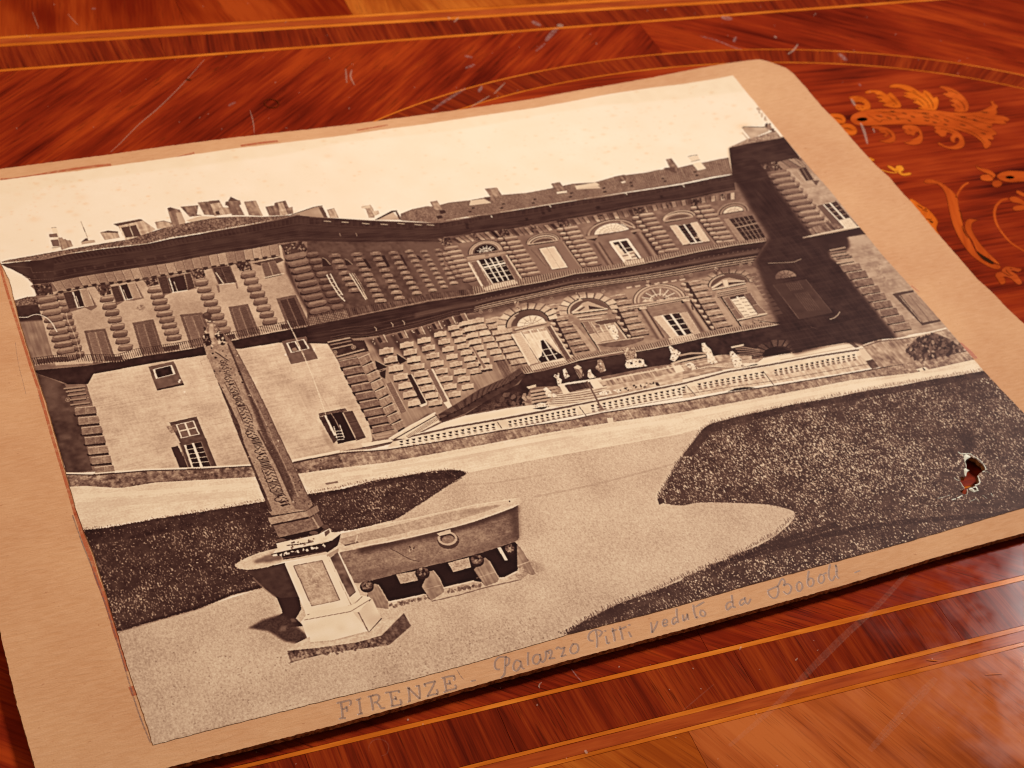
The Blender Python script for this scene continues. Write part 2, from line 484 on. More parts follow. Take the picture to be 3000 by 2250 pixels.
o = inlay('plume_leaf', P('t',280,510,300,470,350,440,440,410,560,398,700,393,900,395,1100,400,1300,415,1450,432,1600,440,1750,430,1820,405,1880,375,1922,350,1895,308,1930,300,1950,335,1990,362,1968,400,1982,440,1958,460,2060,480,2122,512,2100,537,2050,532,2092,558,2040,574,1960,562,1918,565,1932,588,1900,604,1960,655,1972,690,1920,705,1942,735,1920,752,1868,742,1912,790,1890,830,1860,852,1828,845,1810,790,1760,740,1680,690,1560,650,1400,610,1200,585,1000,575,800,573,600,583,420,587,340,575,295,545), M_inlay3, 0.0, 2)
engrave(o, [P('t',735,422,800,426), P('t',575,470,660,488), P('t',695,490,765,512), P('t',870,435,935,455), P('t',1100,440,1195,450), P('t',1245,465,1305,492), P('t',945,525,985,542), P('t',1135,525,1195,538), P('t',1225,545,1285,556), P('t',1360,510,1425,545), P('t',1540,482,1625,490), P('t',1545,570,1615,592), P('t',1695,512,1755,535), P('t',1790,432,1885,436), P('t',1355,572,1405,582), P('t',975,475,1035,495), P('t',1120,480,1200,505), P('t',800,505,860,520), P('t',1860,600,1905,605), P('t',1790,670,1850,690)], 0.0006, M_black)
engrave(o, [P('t',470,455,540,500,620,545,660,520,760,525), P('t',640,440,760,460,860,505,980,520), P('t',1000,430,1120,450,1250,500,1340,540), P('t',1300,450,1440,500,1600,545,1760,620,1880,660), P('t',1480,460,1600,500,1760,540,1930,580), P('t',1500,600,1640,640,1760,710,1840,790), P('t',1700,470,1800,500,1960,520), P('t',560,420,700,430,860,440)], 0.00028)
inlay('leaf_eye', P('x',*np.stack([2420+(417+62*np.cos(np.linspace(0,6.28,13)[:-1]))/3.95, 220+(515+23*np.sin(np.linspace(0,6.28,13)[:-1]-0.1))/3.95],1).ravel()), M_black)
for q in (P('t',40,455,130,448,190,465,225,505,222,545,180,575,120,560,60,520), P('t',150,575,185,565,250,562,320,588,358,635,348,682,300,702,240,690,190,640)):
    o = inlay('scroll_leaf', q, M_inlay)
    c = q.mean(0); engrave(o, [np.array([c+(-14,-3), c+(0,-1), c+(12,4)])], 0.0006)
o = inlay('acanthus_leaf', P('t',520,600,560,590,640,595,720,620,780,665,805,720,795,765,740,790,670,780,608,765,665,755,720,740,757,715,750,690,720,690,692,722,660,700,690,680,640,670,600,640,610,630,550,625), M_inlay3)
engrave(o, [P('t',690,640,740,680,760,720)])
o = inlay('acanthus_leaf', P('t',880,620,890,590,940,580,1020,585,1080,615,1110,670,1120,740,1095,790,1030,812,960,805,895,778,960,775,1002,745,1052,722,1077,682,1040,660,1018,705,970,690,940,690,900,655,922,640), M_inlay3)
engrave(o, [P('t',950,620,990,650), P('t',1060,650,1085,700)])
o = inlay('acanthus_leaf', P('t',1245,600,1300,595,1400,610,1500,640,1570,700,1605,780,1590,830,1520,860,1420,855,1340,825,1292,795,1310,783,1370,815,1440,830,1515,800,1540,755,1520,722,1490,740,1492,785,1450,770,1436,722,1462,690,1400,665,1390,702,1340,717,1290,680,1248,655,1272,640), M_inlay3)
engrave(o, [P('t',1320,625,1400,640,1480,670)])
def stem(name, px, w, mat):
    a, b = ribbon(tp(smooth(px, 6, False)), w)
    return veneer(name, np.vstack([a, b[::-1]]), Z2, 0.00006, mat, table, OVAL_ANG)
stem('flower_stem', P('t',640,1100,720,1125,800,1133,826,1122), 0.0005, M_inlay2)
inlay('flower', P('t',705,1050,760,1060,800,1085,812,1055,870,1050,900,1085,893,1110,866,1122,900,1140,960,1130,990,1145,950,1165,880,1165,840,1140,832,1113,800,1120,745,1090), M_inlay2, 0.4)
inlay('petal', P('t',495,952,560,980,545,997,500,985), M_inlay2, 0.4)
o = inlay('tulip_flower', P('t',1735,1055,1790,1080,1880,1095,1940,1135,1962,1170,1930,1200,1925,1225,1860,1228,1800,1215,1783,1180,1810,1158,1870,1150,1800,1115,1752,1085), M_inlay3)
engrave(o, [P('t',1735,1053,1760,1068,1810,1082), P('t',1830,1130,1900,1160,1940,1200)])
inlay('petal', P('t',1920,1250,1945,1228,2000,1222,2035,1245,2025,1280,1975,1303,1930,1285), M_inlay3)
o = inlay('flower_bud', P('t',1975,1165,2040,1125,2130,1110,2230,1115,2330,1130,2330,1225,2230,1235,2130,1243,2040,1225,1990,1195), M_inlay3)
inlay('leaf_eye', P('t',2075,1185,2100,1170,2140,1168,2180,1186,2150,1203,2100,1202), M_black)
o = inlay('scroll_stem', cat(P('r',590,740,610,705,680,695,780,715,880,760,980,830,1050,890,1110,960,1140,1030,1150,1130,1180,1230,1200,1330,1222,1440), P('s',895,470,955,620,1035,740,1095,870,1145,970,1175,1030,1300,1180,1420,1250,1520,1290,1600,1290,1690,1320,1700,1370,1640,1400,1540,1380,1400,1320,1250,1230,1080,1100,930,920,790,690,700,500), P('r',1040,1370,1010,1250,985,1130,960,1000,920,890,850,800,760,762,640,765)), M_inlay3, 1.1, 2)
engrave(o, [P('s',800,110,850,200,860,290,890,380), P('s',870,460,920,600,1010,740)], 0.0004)
o = inlay('scroll_stem', P('s',1190,330,1080,310,1000,320,945,380,932,500,990,640,1080,760,1140,890,1192,1000,1330,1100,1450,1170,1570,1250,1690,1300,1620,1220,1500,1100,1380,980,1240,820,1150,680,1090,560,1075,450,1100,390,1180,350), M_inlay3, 1.1, 2)
inlay('dark_sliver', P('s',1190,1010,1330,1110,1450,1180,1555,1257,1530,1282,1450,1252,1330,1180,1230,1080), M_black, None, 2)
stem('flower_stem', P('r',1112,990,1160,890,1230,800,1312,752), 0.0007, M_inlay3)
stem('flower_stem', cat(P('r',1945,1012,1840,1045,1760,1130), P('s',1590,80,1570,180,1590,330,1650,480,1760,640,1900,800,2050,910,2300,1050)), 0.00085, M_inlay3)
inlay('petal', P('r',1970,1000,2050,975,2130,1000,2250,1075,2260,1120,2100,1080,2010,1060), M_inlay3)
inlay('petal', P('r',2080,900,2120,880,2250,945,2260,1000,2120,940), M_inlay3)
inlay('petal', P('r',2025,1165,2080,1125,2250,1115,2260,1180,2070,1205), M_inlay3)
o = inlay('tulip_flower', P('s',1720,1420,1800,1345,1900,1340,2050,1370,2150,1390,2140,1430,2080,1455,1980,1430,1938,1442,2050,1510,2110,1590,2170,1690,2080,1730,1950,1620,1850,1568,1762,1562,1800,1610,1805,1690,1720,1730,1640,1620,1590,1540,1610,1480,1680,1452,1740,1450), M_inlay3)
engrave(o, [P('s',1740,1460,1830,1510,1920,1550), P('s',1900,1380,1960,1385), P('s',1820,1400,1860,1470,1960,1540)])
o = inlay('spotted_leaf', P('s',-260,-120,-120,-70,0,20,100,70,190,150,260,230,320,310,350,375,340,430,318,490,325,560,392,672,300,640,60,400,-200,100), M_inlay, 0.8)
engrave(o, [P('s',10,110,70,130,130,160), P('s',60,90,120,110), P('s',90,310,160,320,220,325), P('s',150,350,200,350), P('s',-100,10,-20,60,20,90)], 0.0005)
engrave(o, [P('s',190,385,215,378,250,385)], 0.0011, M_black)

# ---- wear on the varnish, its glints painted in as pale colour
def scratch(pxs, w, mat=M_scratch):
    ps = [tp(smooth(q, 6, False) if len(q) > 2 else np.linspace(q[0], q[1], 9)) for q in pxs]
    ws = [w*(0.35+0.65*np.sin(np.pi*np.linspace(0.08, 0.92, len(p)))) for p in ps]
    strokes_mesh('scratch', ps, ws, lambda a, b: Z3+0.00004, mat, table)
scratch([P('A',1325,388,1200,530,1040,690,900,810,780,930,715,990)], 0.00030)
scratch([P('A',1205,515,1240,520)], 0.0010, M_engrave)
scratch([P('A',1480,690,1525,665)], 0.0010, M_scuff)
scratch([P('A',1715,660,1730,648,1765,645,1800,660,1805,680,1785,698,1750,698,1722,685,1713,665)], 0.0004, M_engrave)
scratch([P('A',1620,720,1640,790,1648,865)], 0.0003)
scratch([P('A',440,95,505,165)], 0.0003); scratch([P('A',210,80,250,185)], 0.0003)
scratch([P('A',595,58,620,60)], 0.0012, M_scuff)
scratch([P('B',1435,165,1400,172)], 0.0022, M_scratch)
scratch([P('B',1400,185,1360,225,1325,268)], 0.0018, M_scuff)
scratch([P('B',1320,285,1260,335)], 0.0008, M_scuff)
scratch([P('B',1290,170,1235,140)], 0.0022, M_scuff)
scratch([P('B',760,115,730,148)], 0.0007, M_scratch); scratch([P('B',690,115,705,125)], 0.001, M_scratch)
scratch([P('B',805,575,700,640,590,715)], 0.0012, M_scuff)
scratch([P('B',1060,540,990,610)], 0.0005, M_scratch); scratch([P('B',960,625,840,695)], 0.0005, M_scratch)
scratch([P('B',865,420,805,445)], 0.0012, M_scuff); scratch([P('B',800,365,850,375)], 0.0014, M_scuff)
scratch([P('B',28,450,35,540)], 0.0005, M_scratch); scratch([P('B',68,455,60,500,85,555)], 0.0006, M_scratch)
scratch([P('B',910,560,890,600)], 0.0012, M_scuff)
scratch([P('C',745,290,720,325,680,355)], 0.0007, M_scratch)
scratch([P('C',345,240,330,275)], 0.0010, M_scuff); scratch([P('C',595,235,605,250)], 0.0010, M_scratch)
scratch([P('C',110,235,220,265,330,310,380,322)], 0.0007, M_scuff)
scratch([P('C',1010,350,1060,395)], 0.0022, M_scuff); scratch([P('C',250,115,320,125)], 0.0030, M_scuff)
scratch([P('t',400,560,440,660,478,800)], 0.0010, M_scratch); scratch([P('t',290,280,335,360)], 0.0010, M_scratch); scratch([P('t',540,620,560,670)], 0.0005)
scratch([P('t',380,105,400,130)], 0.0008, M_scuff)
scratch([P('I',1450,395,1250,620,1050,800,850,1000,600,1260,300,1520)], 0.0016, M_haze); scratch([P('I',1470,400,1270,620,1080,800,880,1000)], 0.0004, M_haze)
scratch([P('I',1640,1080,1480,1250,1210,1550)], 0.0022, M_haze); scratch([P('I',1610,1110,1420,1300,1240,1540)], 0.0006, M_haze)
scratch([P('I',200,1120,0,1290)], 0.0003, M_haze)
scratch([P('I',1580,960,1655,968)], 0.0003, M_string); scratch([P('I',1960,1055,2070,1050)], 0.0002, M_string)
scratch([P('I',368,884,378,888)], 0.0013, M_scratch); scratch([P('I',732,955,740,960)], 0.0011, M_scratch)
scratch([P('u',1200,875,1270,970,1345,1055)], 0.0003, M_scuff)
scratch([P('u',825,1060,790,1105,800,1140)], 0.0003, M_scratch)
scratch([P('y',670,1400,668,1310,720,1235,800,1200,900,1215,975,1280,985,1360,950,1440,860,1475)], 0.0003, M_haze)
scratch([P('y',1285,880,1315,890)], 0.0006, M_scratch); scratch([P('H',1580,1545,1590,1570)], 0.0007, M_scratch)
# dust and nicks, scattered
dp = []
for k in range(150):
    px = np.array([[rng.uniform(0,3000), rng.choice([rng.uniform(0,420), rng.uniform(1700,2250)])]])
    a = rng.uniform(0, 6.28); L = rng.uniform(1.5, 5)
    dp.append(tp(px + np.array([[0,0],[math.cos(a)*L/2, math.sin(a)*L/2],[math.cos(a+.3)*L, math.sin(a+.3)*L]])))
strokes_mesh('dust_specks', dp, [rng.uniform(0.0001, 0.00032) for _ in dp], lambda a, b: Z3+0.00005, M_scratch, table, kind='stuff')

# ---------------------------------------------------------------- the mounted photograph
photo = empty('mounted_photograph', label='old sepia palace photograph pasted on a tan card mount with a torn hole', category='photograph')
def densify(px, step=10.0):
    out = []
    for a, b in zip(px, np.roll(px, -1, axis=0)):
        n = max(1, int(np.linalg.norm(b-a)/step))
        out += [a+(b-a)*t for t in np.arange(n)/n]
    return np.array(out)
card_px = cat(P('x',-395,545,-200,517,0,495), P('A',720,1000,1100,945,1500,893,1850,855), P('x',1000,368), P('B',250,782,500,748,760,712,1000,678,1250,640,1500,592,1750,550,2000,505),
              P('C',0,462,230,420,420,392,500,385,555,398,610,418,670,440,720,480,800,570,900,690,1010,800,1130,940,1240,1060,1340,1150,1420,1245,1500,1330,1640,1500,1780,1659),
              P('F',1910,150,2010,240,2120,355,2212,440), P('x',3240,1190,3483,1432,3000,1561,2791,1618,2452,1720,2000,1844,1890,1874,1452,1992,1000,2119,529,2239,138,2338),
              P('x',104,2250,50,2065,0,1848,-100,1480,-250,1000))
hole_px = P('q',1000,612,1062,642,1112,672,1172,692,1242,760,1320,820,1360,890,1372,945,1300,978,1252,1010,1210,1060,1216,1120,1232,1180,1200,1240,1150,1262,1110,1300,1012,1312,992,1350,985,1440,940,1465,880,1440,820,1402,880,1370,920,1345,925,1310,880,1260,850,1210,837,1160,850,1130,822,1095,870,1080,930,1090,950,1078,940,1020,950,960,935,900,962,850,950,790,935,740,935,690,960,630)
rg2 = np.random.default_rng(5)
cpx = densify(card_px, 9.0)
card_xy = on_card(cpx)
card_xy = card_xy + rg2.normal(0, 0.00005, card_xy.shape)
hpx = densify(hole_px, 2.0)
hole_xy = on_card(hpx)
def gridpts(x0, x1, y0, y1, st):
    gx, gy = np.meshgrid(np.arange(x0, x1, st), np.arange(y0, y1, st))
    return np.stack([gx.ravel(), gy.ravel()], 1)
def sheet(name, outer, hole, zf, th, mat, mat_edge, parent, st=0.006, rough_edge=0.0, uvf=None, **props):
    pts = gridpts(outer[:,0].min(), outer[:,0].max(), outer[:,1].min(), outer[:,1].max(), st)
    pts = pts[inside(pts, outer) & ~inside(pts, hole)]
    v, f = cdt([outer, hole], pts)
    z = zf(v[:,0], v[:,1])
    n = len(v)
    # boundary edges -> side walls in two or three uneven layers
    e = np.vstack([f[:,[0,1]], f[:,[1,2]], f[:,[2,0]]])
    key = np.sort(e, 1); u, inv, cnt = np.unique(key[:,0].astype(np.int64)*n+key[:,1], return_inverse=True, return_counts=True)
    be = e[cnt[inv] == 1]
    L = 4 if rough_edge else 1
    V = [np.column_stack([v, z])]
    bidx = np.unique(be); mp = {int(b): i for i, b in enumerate(bidx)}
    nb = len(bidx)
    cen = v.mean(0)
    for k in range(0, L+1):
        q = v[bidx].copy()
        d = q - cen; d /= np.linalg.norm(d, axis=1)[:,None]
        if k: q += d*(rg2.normal(0, rough_edge, (nb,1)) + (-rough_edge*1.2 if k in (2,) else rough_edge*0.6))
        V.append(np.column_stack([q, z[bidx]-th*k/L]))
    V = np.vstack(V)
    F = [tuple(map(int, t)) for t in f]; nt_ = len(F)
    for a, b in be:
        for k in range(L):
            top = (n+k*nb+mp[int(a)], n+k*nb+mp[int(b)])
            bot = (n+(k+1)*nb+mp[int(a)], n+(k+1)*nb+mp[int(b)])
            F.append((top[1], top[0], bot[0], bot[1]))
    me = bpy.data.meshes.new(name)
    me.from_pydata(V.tolist(), [], F)
    me.materials.append(mat); me.materials.append(mat_edge)
    mi = np.zeros(len(F), np.int32); mi[nt_:] = 1
    me.polygons.foreach_set('material_index', mi)
    me.polygons.foreach_set('use_smooth', np.arange(len(F)) < nt_)
    uvv = uvf(V) if uvf else V[:,:2]
    set_uv(me, uvv)
    o = bpy.data.objects.new(name, me); C.objects.link(o); o.parent = parent
    for k, q in props.items(): o[k] = q
    return o

# card stock: laid, fibrous, slightly foxed
m, nt, b = new_mat('tan_card_stock'); M_card = m
uv = N(nt, 'ShaderNodeUVMap').outputs[0]
rip = noise(nt, uv, 260, 1300, 3.0, 0.6, 0.4)
fib = noise(nt, uv, 2600, 4200, 2.0, 0.6)
big = noise(nt, uv, 28, 34, 3.0, 0.55)
spk = noise(nt, uv, 700, 900, 2.0, 0.5)
c = mixc(nt, remap(nt, big, 0.3, 0.7), lin(196,139,96), lin(211,159,114))
c = mixc(nt, remap(nt, rip, 0.3, 0.7), c, mixc(nt, 0.22, c, lin(244,200,160)))
c = mixc(nt, remap(nt, fib, 0.45, 0.8, 0, 0.35), c, lin(180,112,72))
c = mixc(nt, remap(nt, spk, 0.68, 0.78, 0, 0.5), c, lin(160,92,54))
nt.links.new(c, b.inputs['Base Color'])
b.inputs['Roughness'].default_value = 0.85; b.inputs['Specular IOR Level'].default_value = 0.15
bp = N(nt, 'ShaderNodeBump'); bp.inputs['Strength'].default_value = 0.45; bp.inputs['Distance'].default_value = 0.00025
nt.links.new(math_n(nt, 'ADD', rip, math_n(nt, 'MULTIPLY', fib, 0.35)), bp.inputs['Height']); nt.links.new(bp.outputs[0], b.inputs['Normal'])
m, nt, b = new_mat('worn_card_edge'); M_cedge = m
g = N(nt, 'ShaderNodeTexCoord').outputs['Object']
nz = N(nt, 'ShaderNodeTexNoise'); nz.inputs['Scale'].default_value = 900; nt.links.new(g, nz.inputs['Vector'])
nt.links.new(mixc(nt, remap(nt, nz.outputs[0], 0.35, 0.65), lin(104,62,34), lin(196,136,88)), b.inputs['Base Color'])
b.inputs['Roughness'].default_value = 0.9; b.inputs['Specular IOR Level'].default_value = 0.1
card = sheet('card_mount', card_xy, hole_xy, lift, CARD_T, M_card, M_cedge, photo, 0.006, 0.000022)

# the print pasted on it
PT = 0.00016
print_px = cat(P('x',-72,538), P('A',0,1170,250,1135,500,1108,760,1070,1100,1023,1500,965,1800,930,2212,880), P('B',250,842,500,810,770,770,1000,735,1250,700,1500,655,1750,607,2000,570),
               P('C',0,545,170,518,326,489,420,605,500,700,640,870,800,1060,960,1240,1130,1450,1300,1659), P('F',1450,165,1700,450,1960,755,2212,1020), P('x',3105,1320,3203,1429,3000,1487),
               P('I',1500,180,1000,318,400,482,0,600), P('H',1991,660,1465,795,885,967,400,1100,0,1195), P('G',1900,1275,1500,1375,993,1508,930,1310,840,1040,760,780,680,500,600,260,540,115,500,0),
               P('D',430,1410,300,950,220,720,130,430,60,150,5,45), P('x',-40,640))
ppx = densify(print_px, 12.0)
print_xy = on_card(ppx, PT) + rg2.normal(0, 0.00004, (len(ppx), 2))
UX0, UY0, UW, UH = -0.012, -0.008, PW+0.024, PH+0.016       # rectangle of the plan covered by the print's UV map
def print_uv(V): return np.stack([(V[:,0]-UX0)/UW, (V[:,1]-UY0)/UH], 1)
M_print = bpy.data.materials.new('albumen_print'); M_paper = flat('torn_white_paper', lin(244,232,212), 0.9, 0.1)
M_pedge = flat('print_paper_edge', lin(160,128,100), 0.9, 0.1)
hole2 = on_card(hpx, PT) + rg2.normal(0, 0.00003, (len(hpx), 2))
prt = sheet('albumen_print', print_xy, hole2, lambda x, y: lift(x, y)+PT, PT-0.00002, M_print, M_pedge, photo, 0.006, 0.0, print_uv,
            label='sepia albumen print of a rusticated palace, an obelisk and a granite basin')
def on_print(px): return on_card(px, PT)
zc = lambda x, y: float(lift(x, y)) + 0.00002
zp = lambda x, y: float(lift(x, y)) + PT + 0.00003
# torn white paper round the hole
def torn(px, w):
    p = on_print(smooth(px, 5, False)); 
    ww = w*(0.55+0.45*rg2.random(len(p))); ww[0] = ww[-1] = w*0.2
    a, b_ = ribbon(p, ww)
    V = [(q[0], q[1], zp(*q)) for q in a] + [(q[0], q[1], zp(*q)+0.00003) for q in p] + [(q[0], q[1], zp(*q)) for q in b_]
    n = len(p)
    F = []
    for k in range(n-1): F += [(k, k+1, k+1+n, k+n), (k+n, k+n+1, k+1+2*n, k+2*n)]
    return V, F
def torn_mesh(name, items):
    V, F = [], []
    for px, w in items:
        v, f = torn(px, w); k = len(V)
        V += v; F += [tuple(i+k for i in q) for q in f]
    me = bpy.data.meshes.new(name); me.from_pydata([tuple(map(float, q)) for q in V], [], F)
    bm = bmesh.new(); bm.from_mesh(me); bmesh.ops.recalc_face_normals(bm, faces=bm.faces)
    if sum(fc.normal.z for fc in bm.faces) < 0: bmesh.ops.reverse_faces(bm, faces=bm.faces)
    bm.to_mesh(me); bm.free()
    return link(name, me, M_paper, prt)
torn_mesh('torn_edge', [(P('q',780,545,850,588,930,585,1050,590,1130,650,1210,690,1290,760,1350,830,1382,900,1386,945), 0.00030),
                        (P('q',1310,975,1345,966,1375,960), 0.00028), (P('q',1214,1058,1232,1110,1258,1200,1222,1246,1150,1265), 0.00034),
                        (P('q',838,1200,880,1270,930,1335), 0.00016), (P('q',986,1345,985,1450,945,1470), 0.00016), (P('q',700,1095,760,1150,830,1165), 0.00018),
                        (P('q',905,610,925,680,930,745,960,840,965,880), 0.00020), (P('q',1390,960,1440,990,1500,1020), 0.00012),
                        (P('q',650,1585,700,1568,740,1560), 0.00034), (P('q',765,1545,820,1520,880,1480), 0.00034), (P('q',340,1555,480,1520,620,1475), 0.00012),
                        (P('q',1310,1490,1345,1500,1420,1560), 0.00014), (P('q',1500,1440,1530,1490,1560,1510), 0.00020), (P('q',1030,1620,1110,1590,1180,1560,1260,1640), 0.00012)])
def flap(px, h):
    xy = on_print(smooth(px, 3)); c = xy.mean(0)
    V = [(q[0], q[1], zp(*q)+0.00004) for q in xy] + [(c[0], c[1], zp(*c)+h)]
    n = len(xy); F = [(k, (k+1) % n, n) for k in range(n)]
    me = bpy.data.meshes.new('torn_flap'); me.from_pydata([tuple(map(float, q)) for q in V], [], F)
    bm = bmesh.new(); bm.from_mesh(me); bmesh.ops.recalc_face_normals(bm, faces=bm.faces)
    if sum(fc.normal.z for fc in bm.faces) < 0: bmesh.ops.reverse_faces(bm, faces=bm.faces)
    bm.to_mesh(me); bm.free()
    return link('torn_flap', me, M_paper, prt)
flap(P('q',930,622,960,600,1012,622,1058,660,1000,690,962,720,936,758,915,700), 0.0003)
flap(P('q',928,905,960,900,985,932,1024,944,990,975,970,1002,956,1072,934,1060,920,1000,915,940), 0.0003)
flap(P('q',1020,1352,1060,1325,1100,1338,1140,1385,1128,1412,1060,1392), 0.0004)
flap(P('q',1140,1395,1200,1372,1238,1380,1180,1408,1128,1420), 0.0003)
flap(P('q',1090,1330,1150,1296,1185,1300,1215,1360,1195,1375,1160,1318), 0.0003)

# marks on the card: glue stain and ruled line by the print's left edge, stains along the top edge
def card_marks(name, paths, widths, mat, **props):
    for k, q in enumerate(paths):
        strokes_mesh(name, [on_card(smooth(q, 5, False))], [widths[k % len(widths)]], zc, mat, card, **props)
card_marks('glue_stain', [P('G',488,0,512,70,545,180,590,300,625,420,668,530,712,660,750,790,800,930,826,1030), P('G',848,1130,872,1190)], [0.00095, 0.0011], M_stain)
card_marks('glue_stain', [P('D',0,60,50,240,120,460,205,730,262,900,330,1140,420,1440,490,1680)], [0.0007], M_stain)
card_marks('ruled_line', [P('G',470,20,540,220,600,370,700,650,780,910,850,1150,905,1320,975,1495)], [0.00032], M_ruled)
card_marks('glue_stain', [P('z',10,420,200,412,420,380,640,345,860,300,1000,280,1200,250,1500,208,1800,180)], [0.0011], M_stain)
card_marks('glue_stain', [P('A',1000,1055,1150,1020,1260,990), P('A',1560,945,1700,925,1800,915), P('B',100,845,300,810)], [0.0008, 0.001, 0.0006], M_stain)
card_marks('glue_stain', [P('F',1795,565,1860,620,1900,665), P('F',1480,190,1530,230)], [0.0014, 0.0004], M_stain)
card_marks('ruled_line', [P('y',2100,75,2150,160,2200,225), P('D',100,560,120,700,170,900), P('D',250,900,280,1000)], [0.0002, 0.0001, 0.0001], M_ruled)

# the pencilled caption, word by word
def word(name, lab, tile, sts, w=0.00042):
    ps = [smooth(P(tile, *s), 4, False) if len(s) > 4 else np.linspace(P(tile, *s)[0], P(tile, *s)[1], 6) for s in sts]
    xy = [on_card(q) for q in ps]
    o = strokes_mesh(name, xy, [w*(0.85+0.3*rg2.random(len(q))) for q in xy], zc, M_pencil, photo, label=lab)
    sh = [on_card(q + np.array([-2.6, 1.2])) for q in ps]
    strokes_mesh('furrow_highlight', sh, [w*0.42]*len(sh), lambda x, y: zc(x, y)-0.00001, M_pencil_hi, o)  # pale line beside each stroke: painted highlight of the pressed furrow
    return o
word('handwritten_word', 'pencilled word FIRENZE', 'y', [
    (150,605,260,582,370,558), (372,562,378,610,362,645), (215,600,235,720,245,840), (190,862,240,848,295,852), (240,712,310,680), (300,655,318,700,310,745),
    (465,560,545,528), (508,548,525,660,535,780), (490,792,570,770),
    (650,505,740,480), (695,495,722,610,738,725), (720,488,790,470,830,490,835,540,800,585,745,602), (795,600,840,640,870,688,935,680),
    (935,440,1060,420,1165,402), (1158,405,1160,440), (1015,432,1040,550,1050,655), (1025,662,1110,645,1190,630), (1175,545,1195,590,1188,640), (1060,548,1120,530), (1095,495,1115,560),
    (1290,350,1330,372), (1310,362,1325,470,1330,575), (1300,585,1345,572), (1312,362,1400,450,1495,540), (1480,322,1492,430,1495,540), (1430,332,1490,320),
    (1560,300,1650,275,1750,248), (1565,290,1590,340), (1742,255,1690,370,1615,498), (1610,500,1700,470,1785,458), (1765,385,1785,430,1770,468),
    (1845,200,1950,178,2060,160), (2048,165,2060,200,2050,240), (1890,195,1908,300,1925,405), (1885,432,1960,400,2090,370), (2060,310,2085,340,2070,372), (1930,300,1990,280), (1970,235,1990,310)], 0.00050)
word('handwritten_dash', 'pencilled dash after the word FIRENZE', 'H', [(842,1096,872,1090)])
word('handwritten_word', 'pencilled word Palazzo', 'u', [
    (300,1000,345,950,355,850,360,740,375,720), (290,890,240,885,222,840,230,780,270,735,330,725,395,740,408,770,400,815,360,850),
    (560,790,500,770,465,830,470,890,510,905,555,840), (555,780,570,860,605,885),
    (655,665,650,750,655,835),
    (810,700,750,700,715,750,730,810,780,815,815,750), (805,690,825,790,860,780,885,720,880,650),
    (885,655,950,640,955,690,925,755), (905,650,925,690), (925,750,1005,740),
    (1015,630,1040,600,1080,620,1128,600), (1125,600,1110,660,1080,725), (1080,725,1145,700),
    (1240,555,1205,610,1205,660,1240,685,1290,660,1305,610,1285,565,1230,560)], 0.00050)
word('handwritten_word', 'pencilled word Pitti', 'u', [
    (1545,605,1550,520,1540,430,1530,385), (1500,520,1450,510,1435,460,1460,410,1530,375,1600,395,1605,425,1570,465),
    (1660,455,1680,555), (1640,395,1665,385), (1680,555,1715,540), (1745,350,1770,460,1778,525), (1735,400,1800,372), (1840,330,1865,430,1878,505), (1830,375,1925,335), (1955,400,1975,440,1990,472), (1950,318,1978,308)], 0.00050)
word('handwritten_word', 'pencilled word veduto', 'v', [
    (318,680,330,770,335,850), (335,850,395,750,425,660),
    (515,700,580,680,570,640,530,640,510,690,530,745,590,715), (735,455,738,560,760,690), (735,600,690,610,665,660,685,715,735,660),
    (835,555,845,660), (850,660,895,600,905,540), (905,540,925,640), (1005,395,1015,500,1050,615), (1040,430,1180,350), (1050,615,1080,590),
    (1130,475,1115,530,1135,575,1190,575,1195,520,1150,480)], 0.00050)
word('handwritten_word', 'pencilled word da', 'v', [
    (1625,235,1640,340,1650,430,1690,430), (1640,350,1570,360,1535,420,1560,480,1620,420), (1840,300,1780,320,1755,370,1785,405,1830,360), (1835,270,1850,350,1890,380,1935,300)], 0.00050)
word('handwritten_word', 'pencilled word Boboli', 'w', [
    (270,720,360,680,440,640,480,560,520,530,550,580,530,640), (430,640,450,720,420,820,360,840,300,790,280,730), (530,640,600,610,655,660,640,740,590,775,530,730),
    (790,570,745,620,750,700,790,730,835,670,820,600,785,575), (940,400,925,500,920,600,955,655,1010,620,1010,540,960,520,930,560),
    (1130,450,1100,510,1105,580,1150,600,1190,540,1175,470,1130,455), (1180,450,1230,430), (1285,290,1265,400,1270,510,1320,560,1365,480), (1370,300,1385,340), (1385,400,1395,480,1430,525), (1375,300,1400,420)], 0.00050)
word('handwritten_dash', 'pencilled dash after the word Boboli', 'w', [(1680,430,1770,395)])

# ---------------------------------------------------------------- what is printed on the albumen paper, drawn tone by tone
TW = 2500
TH = int(TW*UH/UW)
KX = TW/UW
GR = np.full((TH, TW), 0.93, np.float32)      # tone, 0 black .. 1 bare paper
FOX = np.zeros((TH, TW), np.float32)          # rust-coloured spots
rp = np.random.default_rng(21)
def vn(cx, cy, seed):
    r = np.random.default_rng(seed)
    gh, gw = int(TH/cy)+3, int(TW/cx)+3
    g = r.random((gh, gw)).astype(np.float32)
    y = np.arange(TH)/cy; x = np.arange(TW)/cx
    yi = y.astype(int); xi = x.astype(int)
    fy = (y-yi).astype(np.float32); fx = (x-xi).astype(np.float32)
    fy = fy*fy*(3-2*fy); fx = fx*fx*(3-2*fx)
    rows = g[yi]*(1-fy)[:,None] + g[yi+1]*fy[:,None]
    return rows[:, xi]*(1-fx) + rows[:, xi+1]*fx
N1 = rp.random((TH, TW), dtype=np.float32)
N3, N8, N20, N60 = vn(2.6,2.6,1), vn(8,8,2), vn(22,20,3), vn(64,60,4)
NB = vn(1.7,4.2,5)           # blades of grass: fine, upright
NB2 = vn(1.3,2.6,6)
NV = vn(3.2,44,7)            # drips and reeding
NH = vn(46,3.6,8)
NC = 0.5*N20+0.3*N8+0.2*N60
